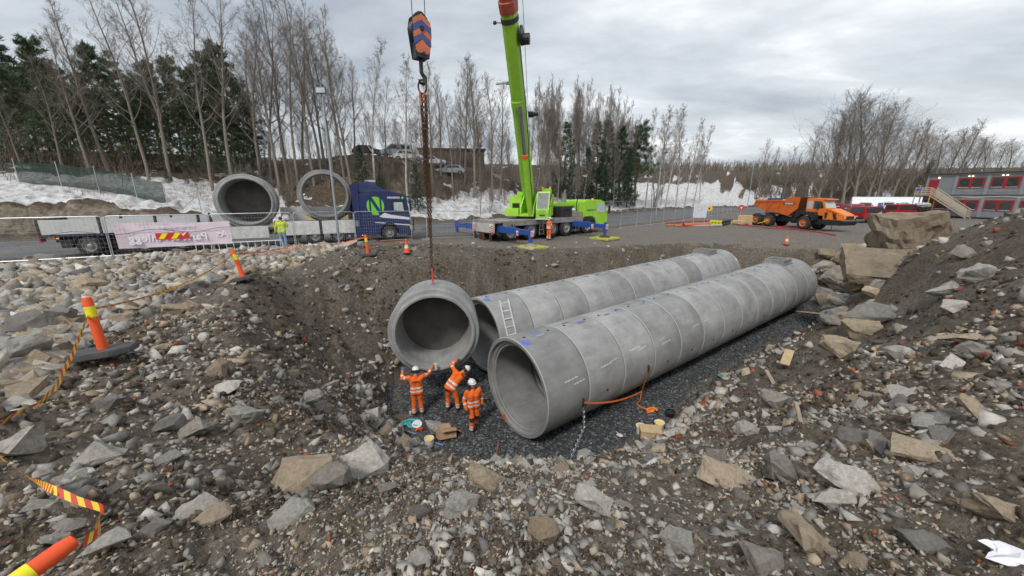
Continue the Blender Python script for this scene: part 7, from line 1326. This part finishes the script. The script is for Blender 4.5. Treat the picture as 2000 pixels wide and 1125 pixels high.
for i in range(15): px = 480 + i * 23 + rt_.uniform(-8, 8); tree('thicket', px, 50 + rt_.uniform(0, 8), 225 + rt_.uniform(-25, 30), 'back')
for i in range(8): px = 845 + i * 21 + rt_.uniform(-7, 7); tree('thicket', px, 62 + rt_.uniform(0, 8), 235 + rt_.uniform(-25, 25), 'back')
for px, Y, top in ((938, 50, 300), (955, 51, 320)): tree('thicket', px, Y, top, 'midshrub')
for i in range(24): px = 1035 + i * 9.2 + rt_.uniform(-4, 4); tree('thicket', px, 66 + .08 * (px - 1035) + rt_.uniform(0, 10), np.interp(px, [1030, 1070, 1140, 1180, 1220, 1260], [150, 132, 138, 150, 180, 205]) + rt_.uniform(-6, 25), 'dense')
for px, Y, top in ((1048, 63, 250), (1090, 66, 265), (1140, 70, 300), (1200, 76, 275), (1122, 68, 320), (1020, 61, 290), (1060, 62, 320)): tree('bare', px, Y, top, 'edge')
for px, Y, top in ((1100, 72, 238), (1165, 76, 240), (1182, 78, 236), (1208, 79, 246), (1240, 83, 248), (1146, 74, 290), (1225, 80, 290)): tree('spruce' if px != 1240 else 'pine', px, Y, top, 'denseev')
for px, Y, top in ((1262, 86, 215), (1283, 88, 205), (1302, 90, 203), (1322, 95, 215), (1340, 97, 232), (1356, 100, 246), (1368, 102, 262), (1292, 93, 225)): tree('birch', px, Y, top, 'birches')
for px, Y, top in ((1478, 120, 275), (1500, 125, 290), (1530, 118, 285), (1550, 126, 300), (1575, 112, 250)): tree('bare', px, Y, top, 'farmid')
for px, Y, top in ((1597, 96, 214), (1625, 100, 240), (1650, 97, 196), (1672, 96, 192), (1695, 99, 205), (1716, 104, 235), (1742, 106, 246), (1768, 110, 250)): tree('vase', px, Y, top, 'right')
for i in range(9): px = 1792 + i * 23 + rt_.uniform(-5, 5); tree('vase', px, 112 + rt_.uniform(0, 18), np.interp(px, [1790, 1850, 1900, 1990], [262, 250, 270, 290]) + rt_.uniform(-8, 14), 'hill')
for i in range(36): px = 1540 + i * 13.5 + rt_.uniform(-9, 9); tree(('bare', 'vase', 'thicket', 'bare', 'lowpine')[i % 5], px, 118 + rt_.uniform(0, 30), 312 + rt_.uniform(-14, 20), 'hilllow')
for i in range(26):
    px = 440 + i * 22 + rt_.uniform(-9, 9); Y = np.interp(px, [440, 650, 800, 1000], [38, 42, 46, 56]) + rt_.uniform(-1, 5); x_ = at_depth(px, 380, Y)[0]; tree('shrub', px, Y, project(x_, Y, hz(x_, Y, False) + rt_.uniform(2.8, 5.5))[1], 'bankshrub')
for px, Y, top in ((1278, 80, 285),): tree('shrub', px, Y, top, 'roadshrub')
STL = {'bankshrub': ('bare brown bush, {o} from the left along the bank behind truck and crane', 'bushes on the bank'), 'back': ('thin brown tree, {o} from the left in the thicket on the ridge', 'thicket on the ridge'), 'front': ('bushy green pine, {o} from the left along the front of the left wood', 'front row of pines'), 'under': ('bushy dark pine, {o} from the left in the back row of the left wood', 'back row of pines'), 'pine': ('dark green pine, {o} from the left in the wood behind the trailer', 'pines of the left wood'), 'young': ('young green conifer, {o} from the left under the tall trees', 'young conifers'), 'left': ('bare tree, {o} from the left at the edge of the pine wood', 'bare trees at the pine wood'),
 'truck': ('tall bare tree, {o} from the left in the row behind the truck', 'bare trees behind the truck'), 'truckbirch': ('white-barked birch, {o} from the left between truck and crane chain', 'birches by the chain'), 'mid': ('bare tree, {o} from the left between the chain and the boom', 'bare trees left of the boom'), 'midshrub': ('brown thicket of stems on the snow, {o} from the left, left of the crane', 'thickets left of the crane'),
 'dense': ('slender bare tree, {o} from the left in the dense stand right of the boom', 'dense stand right of the boom'), 'edge': ('leaning bare tree, {o} from the left along the foot of the dense stand', 'trees at the foot of the stand'), 'denseev': ('dark conifer, {o} from the left within the dense bare stand', 'conifers in the stand'), 'birches': ('pale birch, {o} from the left in the clump above the snow', 'birch clump'),
 'farmid': ('small far bare tree, {o} from the left above the dump truck', 'far trees above the dump truck'), 'right': ('big bare tree, {o} from the left behind the red cars', 'big trees behind the cars'), 'hill': ('bare tree, {o} from the left on the slope behind the site offices', 'trees behind the offices'), 'hilllow': ('low far tree, {o} from the left along the hill foot', 'low trees on the hill'), 'roadshrub': ('bare multi-stemmed shrub on the snow by the slim lamp post', None)}
from collections import defaultdict
bys = defaultdict(list)
for t in TREES: bys[t[4]].append(t)
for st, lst in bys.items():
    lst.sort(key=lambda t: t[5])
    for i, (kind, x, Y, top, stand_, px) in enumerate(lst):
        z = hz(x, Y, False); H = at_depth(px, top, Y)[2] - z; v = KIND[kind]; k_ = cnt.get(kind, 0); cnt[kind] = k_ + 1; tm, cm = v[k_ % len(v)]
        lab, grp = STL[st]; e_ = empty({'pine': 'pine_tree', 'lowpine': 'pine_tree', 'spruce': 'spruce_tree', 'birch': 'birch_tree', 'shrub': 'shrub', 'thicket': 'slender_tree'}.get(kind, 'bare_tree'), (x, Y, z), rt_.uniform(0, 6.28), lab.format(o=ORD[i]), 'shrub' if kind == 'shrub' else 'tree', grp)
        s_ = max(.15, H / NOM[kind]); wsc = s_ * rt_.uniform(.92, 1.12)
        if kind == 'thicket' and st == 'dense': wsc = s_ * .8
        if kind == 'vase': wsc = s_ * 1.3
        e_.scale = (wsc, wsc, s_); e_.rotation_euler = (rt_.gauss(0, .02), rt_.gauss(0, .02), rt_.uniform(0, 6.28)); link('trunk', tm, e_); link('crown', cm, e_)
# ---- undergrowth on the banks
def brush(n, name, label, m_, lo, hi, smin, smax, hmin, hmax, r_, cat='undergrowth'):
    F_ = Fast(); rg = np.random.default_rng(5 + n); x = rg.uniform(-70, 130 if hi < 100 else 280, n * 6); y = rg.uniform(20, 135 if hi < 100 else 260, n * 6); df, s = pdist(x, y, FARE, False); k_ = (df > lo) & (df < hi) & (s > smin) & (s < smax) & (fbm(x * .2, y * .2, 3, 8) > -.12); x, y = x[k_][:n], y[k_][:n]; z = height(x, y)
    for a, b, c in zip(x, y, z):
        h_ = rg.uniform(hmin, hmax); d = np.array((rg.normal(0, .28), rg.normal(0, .28), 1.)) * h_; p = np.array((a, b, c - .1)); q = p + d * .55 + rg.normal(0, .05, 3); rr = r_ * math.hypot(a, b) / 45; F_.stick(np.array([p, q, p + d]), [rr, rr * .7, rr * .25], 3)
        for _ in range(2): t = rg.uniform(.3, .85); e0 = p + d * t; F_.stick(np.array([e0, e0 + np.array((rg.normal(0, .3), rg.normal(0, .3), .35)) * h_ * .45]), [rr * .5, rr * .2], 3)
    me = F_.mesh(name, m_); return tag(link(name, me), label, cat, None, 'stuff')
brush(8500, 'undergrowth', 'tangle of bare brown saplings and brush covering the banks', mat('brush_stems', (.19, .155, .12), .9, var=.35, rand=.2), 5.5, 30, -60, 22, .7, 4.6, .011)
brush(1500, 'hill_brush', 'bare brown brush along the dark bank above the snow', mat('brush_stems', (.12, .095, .07), .9), 31, 55, 24, 74, .6, 3.0, .02)
brush(2600, 'ridge_woodland', 'hazy bare trees along the crest of the far hill', mat('far_stems', (.17, .14, .105), .95, var=.25), 60, 150, 60, 150, 2.0, 5.5, .026, 'woodland')
brush(7500, 'far_woodland', 'far grey-brown bare woodland covering the hill', mat('far_stems', (.17, .14, .105), .95, var=.25), 11, 80, 76, 130, 2.0, 6.5, .026, 'woodland')

# ------------------------------------------------------------------ ridge: parked cars, long shed; far hall
def ridge(px, Y): return at_depth(px, 350, Y)[0], Y
GR = 'cars parked on the ridge behind the truck'
for px, Y, pt, kd, rz, lab in ((724, 58, cardark, 'car', 20, 'dark car on the ridge left of the white birch'), (777, 58, carblue, 'van', 200, 'pale blue van on the ridge right of the white birch'), (800, 57, carwhite, 'car', 15, 'white car on the ridge behind the crane chain'), (845, 58, carwhite, 'car', 10, 'white car on the ridge right of the crane chain'), (880, 58, carsil, 'car', 190, 'silver car on the ridge, rightmost of the parked row')):
    x, y = ridge(px, Y); car(x, y, R(rz), pt, kd, lab, GR)
def block(name, c, size, rz, m_, rm, label, cat='building', roof=.5):
    e_ = empty(name, c, rz, label, cat); m = MB(); m.b2((-size[0] / 2, -size[1] / 2, -1.5), (size[0] / 2, size[1] / 2, size[2])); m.build('wall', m_, e_); m = MB(); m.prism([(-size[1] / 2 - .3, size[2]), (size[1] / 2 + .3, size[2]), (size[1] / 2 + .3, size[2] + .25), (0, size[2] + roof), (-size[1] / 2 - .3, size[2] + .25)], 'x', -size[0] / 2 - .3, size[0] / 2 + .3); m.build('roof', rm, e_); return e_
x, y = ridge(885, 76); z = hz(x, y, False); shed = block('storage_shed', (x, y, z), (12, 7, 11.2 - z), R(8), mat('brown_cladding', (.085, .065, .05), .85, var=.2), mat('dark_roof', (.06, .05, .045), .8), 'long low brown shed on the ridge between bare trees')
for k_ in range(4): m = MB(); m.b2((-4.5 + k_ * 3, -3.53, .3), (-3.1 + k_ * 3, -3.5, 1.5)); m.build('window', glass_m, shed)
# ------------------------------------------------------------------ site offices
offg = mat('module_grey', (.225, .24, .265), .55, var=.08, scale=1.2, dirt=.15); offr = mat('module_red', (.32, .02, .025), .5, var=.06); offd = mat('module_edge', (.07, .075, .085), .6)
o0, o1 = Vector((60.7, 56.2)), Vector((63.4, 46.4)); dirx = (o1 - o0).normalized(); z0 = .15
off_ = empty('site_office', (o0.x, o0.y, z0), math.atan2(dirx.y, dirx.x), 'two-storey grey site office with red window panels and outside stair', 'building')   # local x along the front (left to right seen from here), local y away from us
MWd, MH = 3.05, 2.9
NMOD = 6
for fl in range(2):
    for k_ in range(NMOD):
        x0 = k_ * MWd; zz = fl * MH; m = MB(); m.b2((x0 + .01, .0, zz + .02), (x0 + MWd - .01, 7.5, zz + MH - .02)); md = m.build('module', offg, off_, bevel=.03)
        for xx in (x0 + .07, x0 + MWd - .07): m = MB(); m.b2((xx - .06, -.05, zz + .05), (xx + .06, -.005, zz + MH - .05)); m.build('corner_post', mat('module_post', (.30, .31, .33), .5), md)
        m = MB(); m.b2((x0, -.06, zz + MH - .2), (x0 + MWd, -.006, zz + MH - .04)); m.build('eaves_rail', mat('module_post', (.30, .31, .33), .5), md); m = MB(); m.b2((x0, -.055, zz + .02), (x0 + MWd, -.006, zz + .14)); m.build('sill_rail', offd, md)
        if k_ == 0 and fl == 1:
            m = MB(); m.b2((.3, -.05, zz + .15), (1.3, -.004, zz + 2.2)); dr = m.build('door', offr, md); m = MB(); m.cyl((1.2, -.09, zz + 1.1), (1.2, -.05, zz + 1.1), .03, n=6); m.build('door_handle', steel_m, dr); m = MB(); m.lathe([(0, .08), (.09, .05), (.1, 0)], (1.25, -.06, zz + 2.45), (0, -1, 0), 10); m.build('door_lamp', mat('lit_lamp', (1, .85, .6), .4, emit=2.0), md)
        else:
            m = MB(); m.b2((x0 + .25, -.04, zz + 1.0), (x0 + MWd - .25, -.004, zz + 2.35)); pn = m.build('window_panel', offr, md)
            for xa in (x0 + .42, x0 + 1.68): m = MB(); m.b2((xa, -.055, zz + 1.12), (xa + .92, -.041, zz + 2.22)); m.build('window_pane', mat('office_glass', (.06, .06, .055), .12, var=.4, scale=1.5), pn); m = MB(); m.b2((xa - .04, -.10, zz + 1.06), (xa + .96, -.04, zz + 1.11)); m.build('window_sill', whitep, pn)
            if fl == 1: m = MB(); m.b2((x0 + .8, -.035, zz + .5), (x0 + 2.2, -.03, zz + .74)); m.build('name_board', mat('faded_sign', (.36, .24, .27), .6, var=.4, scale=8), md); [(lambda mm: mm.build('wall_lamp', mat('lit_lamp', (1, .85, .6), .4, emit=2.0), md))(MB().box((x0 + 1.2 + dx, -.1, zz + 2.55), (.16, .1, .08))) for dx in (0, .35)]
m = MB(); m.b2((-.15, -.25, 2 * MH), (NMOD * MWd + .15, 7.7, 2 * MH + .12)); m.build('roof', offd, off_)
stm = mat('stair_wood', (.50, .43, .34), .7, var=.15); styl = mat('stair_yellow', (.60, .38, .06), .6)
m = MB(); m.b2((-.3, -1.5, MH + .02), (1.5, -.06, MH + .14)); m.build('landing', stm, off_)
for xx, yy in ((-.25, -1.45), (1.45, -1.45), (-.25, -.15), (1.45, -.2)): m = MB(); m.b2((xx - .05, yy - .05, -.1), (xx + .05, yy + .05, MH + 1.1)); m.build('stair_post', styl if xx > 0 else stm, off_)
for k_ in range(4): m = MB(); m.bar((-.28, -1.5, MH + .3 + k_ * .26), (1.48, -1.5, MH + .3 + k_ * .26), .03, .12); m.build('rail_board', stm, off_); m = MB(); m.bar((1.5, -1.5, MH + .3 + k_ * .26), (5.6, -1.5, .25 + k_ * .26), .03, .12); m.build('rail_board', stm, off_); m = MB(); m.bar((1.5, -.45, MH + .3 + k_ * .26), (5.6, -.45, .25 + k_ * .26), .03, .1); m.build('rail_board', stm, off_)
for k_ in range(14): t = (k_ + .5) / 14; m = MB(); m.b2((1.5 + 4.1 * t - .15, -1.45, MH * (1 - t) + .02), (1.5 + 4.1 * t + .15, -.5, MH * (1 - t) + .06)); m.build('stair_tread', stm, off_)
for yy in (-1.46, -.48): m = MB(); m.bar((1.5, yy, MH - .05), (5.7, yy, -.05), .05, .12); m.build('stair_stringer', stm, off_)
m = MB(); m.b2((-.2, -1.53, MH + .6), (.35, -1.52, MH + .9)); m.build('notice', mat('blue_notice', (.08, .15, .45), .5), off_)
OM = Matrix.Translation((o0.x, o0.y, z0)) @ Matrix.Rotation(math.atan2(dirx.y, dirx.x), 4, 'Z')
for (lx, ly, lab) in ((.2, -4.2, 'black bin with pale bag on top left of the office stair'), (3.1, -5.6, 'black bin with pale bag on top in front of the office stair')):
    p = OM @ Vector((lx, ly, 0)); e_ = empty('waste_bin', (p.x, p.y, hz(p.x, p.y, False)), .5, lab, 'bin', 'black bins by the office'); m = MB(); m.prism([(-.8, 0), (.8, 0), (.95, 1.5), (-.95, 1.5)], 'y', -.7, .7); m.build('bin_body', black_m, e_, bevel=.03); m = MB(); m.b2((-.6, -.72, .2), (.6, -.71, .9)); m.build('bin_panel', greypan, e_); V, Fc = hull(int(lx * 10) + 700, 18, (1, .8, .45), 2, .1); me = bpy.data.meshes.new('bag'); me.from_pydata((V * .95 + np.array((0, 0, 1.7))).tolist(), [], Fc.tolist()); me.materials.append(mat('pale_bag', (.45, .46, .45), .6, var=.3)); link('bag', me, e_)
p = [OM @ Vector((5.0 + .9 * k_ * 1.6, -2.2 - .4 * k_, 2.75 - .10 * math.sin(k_ * 1.7))) for k_ in range(7)]; m = MB(); m.tube([q - p[0] for q in p], .05, 6); o = m.build('cable_hose', mat('cream_hose', (.62, .56, .40), .6), None, loc=p[0]); tag(o, 'cream coloured hose strung across the front of the site office', 'hose')
# tent, container
x, y = at_depth(1738, 400, 84)[0], 84; z = hz(x, y, False); e_ = empty('tunnel_tent', (x, y, z), R(-38), 'long white tunnel tent behind the red vans', 'tent'); m = MB(); secs = [[(t_, 2.9 * math.cos(a), 2.75 * math.sin(a)) for a in np.linspace(0, math.pi, 12)] for t_ in np.linspace(-6.5, 6.5, 8)]; m.loft(secs, caps=True); m.build('cover', mat('tent_white', (.72, .74, .76), .6, var=.08), e_, smooth=40)
for k_ in range(4): m = MB(); m.b2((-5 + k_ * 2.8, -2.86, .6), (-3.6 + k_ * 2.8, -2.75, 1.5)); m.build('tent_window', mat('tent_blue', (.08, .14, .36), .4), e_)
x, y = at_depth(1540, 395, 66)[0], 66; z = hz(x, y, False); e_ = empty('shipping_container', (x, y, z), R(-40), 'dark blue container behind the dump truck bed', 'container'); m = MB(); m.b2((-3, -1.2, .05), (3, 1.2, 2.75)); m.build('box', mat('container_blue', (.03, .07, .22), .5, var=.15, dirt=.2), e_, bevel=.03)
for k_ in range(16): m = MB(); m.b2((-2.85 + k_ * .37, -1.235, .2), (-2.67 + k_ * .37, -1.2, 2.62)); m.build('rib', mat('container_blue', (.03, .07, .22), .5), e_)
m = MB(); m.b2((-.8, -1.26, 2.1), (.4, -1.24, 2.5)); m.build('name_label', whitep, e_)

# ------------------------------------------------------------------ stores beside the road
redh = mat('red_hose', (.42, .05, .04), .5, var=.2)
for i, (pp, lab) in enumerate((([(1300, 437), (1380, 433), (1440, 440), (1500, 447), (1560, 450), (1600, 455), (1632, 461)], 'long red hose lying in front of the dump truck'), ([(1395, 440), (1420, 436), (1445, 441), (1470, 438), (1520, 444), (1560, 444)], 'shorter red hose tangled left of the dump truck'), ([(1330, 441), (1370, 438), (1410, 440), (1440, 436)], 'red hose end beside the pipe stores'))):
    P_ = [Vector(q) + Vector((0, 0, .08)) for q in hits(pp, 80)]; m = MB(); m.tube([q - P_[0] for q in P_], .07, 6); o = m.build('red_hose', redh, None, loc=P_[0], smooth=60); tag(o, lab, 'hose', 'red hoses')
def stored_pipe(px, py, ln, r_, m_, lab, rz, k_=0, Y=44):
    p = at_depth(px, py, Y); z = hz(p[0], p[1], False); m = MB(); m.lathe([(r_ * .85, -ln / 2), (r_, -ln / 2), (r_, ln / 2), (r_ * .85, ln / 2), (r_ * .85, -ln / 2)], (0, 0, 0), (1, 0, 0), 14); o = m.build('plastic_pipe', m_, None, smooth=40, loc=(p[0], p[1], z + r_ + k_)); o.rotation_euler = (0, 0, rz); tag(o, lab, 'pipe', 'plastic pipes stored by the road'); return o
pm = [mat('pipe_orange', (.55, .13, .06), .5), mat('pipe_grey', (.4, .38, .36), .5), mat('pipe_pink', (.6, .42, .36), .5)]
for i, (px, py, ln, r_, k_, lab) in enumerate(((1345, 434, 4.5, .12, 0, 'grey plastic pipe, leftmost of those stored by the road'), (1362, 431, 4.0, .22, 0, 'thick orange plastic pipe stored by the road'), (1375, 437, 5.0, .10, 1, 'pale pink plastic pipe lying nearest in the road stores'), (1330, 438, 3.5, .1, 1, 'orange plastic pipe end at the left of the road stores'))): stored_pipe(px, py, ln, r_, pm[(i * 2) % 3 if i != 1 else 0], lab, R(25 - 6 * i))
e0 = at_depth(1407, 433, 45); zb = hz(e0[0], e0[1], False)
e_ = empty('pipe_bundle', (e0[0], e0[1], zb), R(45), 'bundle of dark pipes with yellow end caps beside the road', 'pipe bundle')
for i in range(4):
    for j in range(2): m = MB(); m.cyl((0, i * .34, .18 + j * .34), (4.6, i * .34, .18 + j * .34), .155, n=12); b = m.build('pipe', mat('pipe_dark', (.05, .05, .055), .5), e_, smooth=40); m = MB(); m.cyl((-.06, i * .34, .18 + j * .34), (.16, i * .34, .18 + j * .34), .168, n=12); m.build('end_cap', mat('cap_yellow', (.62, .62, .02), .5), b)
for px, w_, lab in ((1455, 1.6, 'stack of sawn timber behind the dump truck rear wheel'), (1432, 2.6, 'flat stack of boards left of the timber stack')):
    q = at_depth(px, 436, 48); z = hz(q[0], q[1], False); e_ = empty('timber_stack', (q[0], q[1], z), R(-35), lab, 'timber')
    for j in range(7 if px == 1455 else 3):
        for i in range(4): m = MB(); m.b2((-w_ / 2, -.6 + i * .3, j * .16 + .02), (w_ / 2, -.6 + i * .3 + .27, j * .16 + .16)); m.build('plank', wood, e_)
q = at_depth(1365, 432, 46); z = hz(q[0], q[1], False); e_ = empty('notice_board', (q[0], q[1], z), R(-15), 'white notice board hung on the roadside fence', 'sign'); m = MB(); m.b2((-.75, -.02, .9), (.75, .02, 2.6)); m.build('board', mat('notice_white', (.55, .57, .60), .6, var=.12, scale=4), e_); [(lambda mm: mm.build('post', galv, e_))(MB().b2((x_ - .03, .021, 0), (x_ + .03, .08, 2.7))) for x_ in (-.6, .6)]; m = MB(); m.lathe([(.22, 0), (.30, 0)], (-.1, -.024, 1.95), (0, -1, 0), 16); m.lathe([(.2, 0), (.26, 0)], (.35, -.025, 2.1), (0, -1, 0), 16); m.build('printed_rings', mat('notice_print', (.42, .45, .5), .6), e_)
for px, py, Y, c_, lab in ((1446, 418, 52, (.5, .06, .08), 'round red and white road sign beside the dump truck bed'), (1383, 424, 50, (.75, .5, .08), 'small yellow sign lying on the roadside fence')):
    q = at_depth(px, py, Y); z = hz(q[0], q[1], False); e_ = empty('road_sign', (q[0], q[1], z), R(-25), lab, 'sign'); m = MB(); m.cyl((0, 0, 0), (0, 0, 2.3), .03, n=8); m.build('post', galv, e_); m = MB(); m.lathe([(0, .02), (.38, .02), (.40, 0), (.0, 0)], (0, -.04, 1.85), (0, -1, 0), 20); m.build('disc', mat('sign%d' % px, c_, .5), e_); m = MB(); m.prism([(-.12, 1.95), (.15, 1.95), (.02, 1.62)], 'y', -.075, -.065); m.build('symbol', whitep if c_[2] > c_[1] else black_m, e_)
# green mesh fence climbing the left bank
gpx = [(45, 342), (125, 367), (196, 380), (266, 405), (322, 420), (386, 420), (455, 425)]
G_ = [Vector(q) for q in hits(gpx, 90)]
G_ = []
for px, _ in gpx:
    T_ = np.linspace(20, 60, 200); r_ = ray(px, 378.5); X_, Y_ = r_[0] / r_[1] * T_, T_; df, s = pdist(X_, Y_, FARE, False); i = int(np.argmax(df > np.interp(px, [-40, 120, 300, 460], [9.5, 8.5, 4.5, 3.2]))); G_.append(Vector((X_[i], Y_[i], hz(X_[i], Y_[i], False))))
gm = bpy.data.materials.new('green_mesh'); gm.use_nodes = True; nd = gm.node_tree.nodes; lk = gm.node_tree.links; bs = nd['Principled BSDF']; bs.inputs['Base Color'].default_value = (.010, .036, .027, 1); bs.inputs['Roughness'].default_value = .8
tc2 = nd.new('ShaderNodeTexCoord'); wv = nd.new('ShaderNodeTexChecker'); wv.inputs['Scale'].default_value = 22; lk.new(tc2.outputs['Object'], wv.inputs['Vector']); mr2 = nd.new('ShaderNodeMapRange'); mr2.inputs['To Min'].default_value = .55; mr2.inputs['To Max'].default_value = .92; lk.new(wv.outputs['Fac'], mr2.inputs['Value']); lk.new(mr2.outputs[0], bs.inputs['Alpha'])
gf = empty('green_mesh_fence', G_[0], 0, 'dark green mesh fence climbing the snowy bank behind the trailer', 'fence')
for i, q in enumerate(G_): m = MB(); d = q - G_[0]; m.cyl(d - Vector((0, 0, .3)), d + Vector((0, 0, 2.1)), .035, n=8); m.build('post', galv, gf)
for a, b in zip(G_[:4], G_[1:5]): a, b = a - G_[0], b - G_[0]; m = MB(); n_ = 8; P_ = [a.lerp(b, k_ / n_) + Vector((0, 0, .05 if j == 0 else 1.95 - .12 * math.sin(math.pi * k_ / n_))) for k_ in range(n_ + 1) for j in (0, 1)]; m.add(P_, [(2 * k_, 2 * k_ + 2, 2 * k_ + 3, 2 * k_ + 1) for k_ in range(n_)]); m.build('mesh_panel', gm, gf)
q = G_[5] - G_[0]; m = MB(); m.cyl(q + Vector((0, 0, 1.5)), q + Vector((-1.6, -.3, .1)), .03, n=6); m.build('brace', galv, gf)
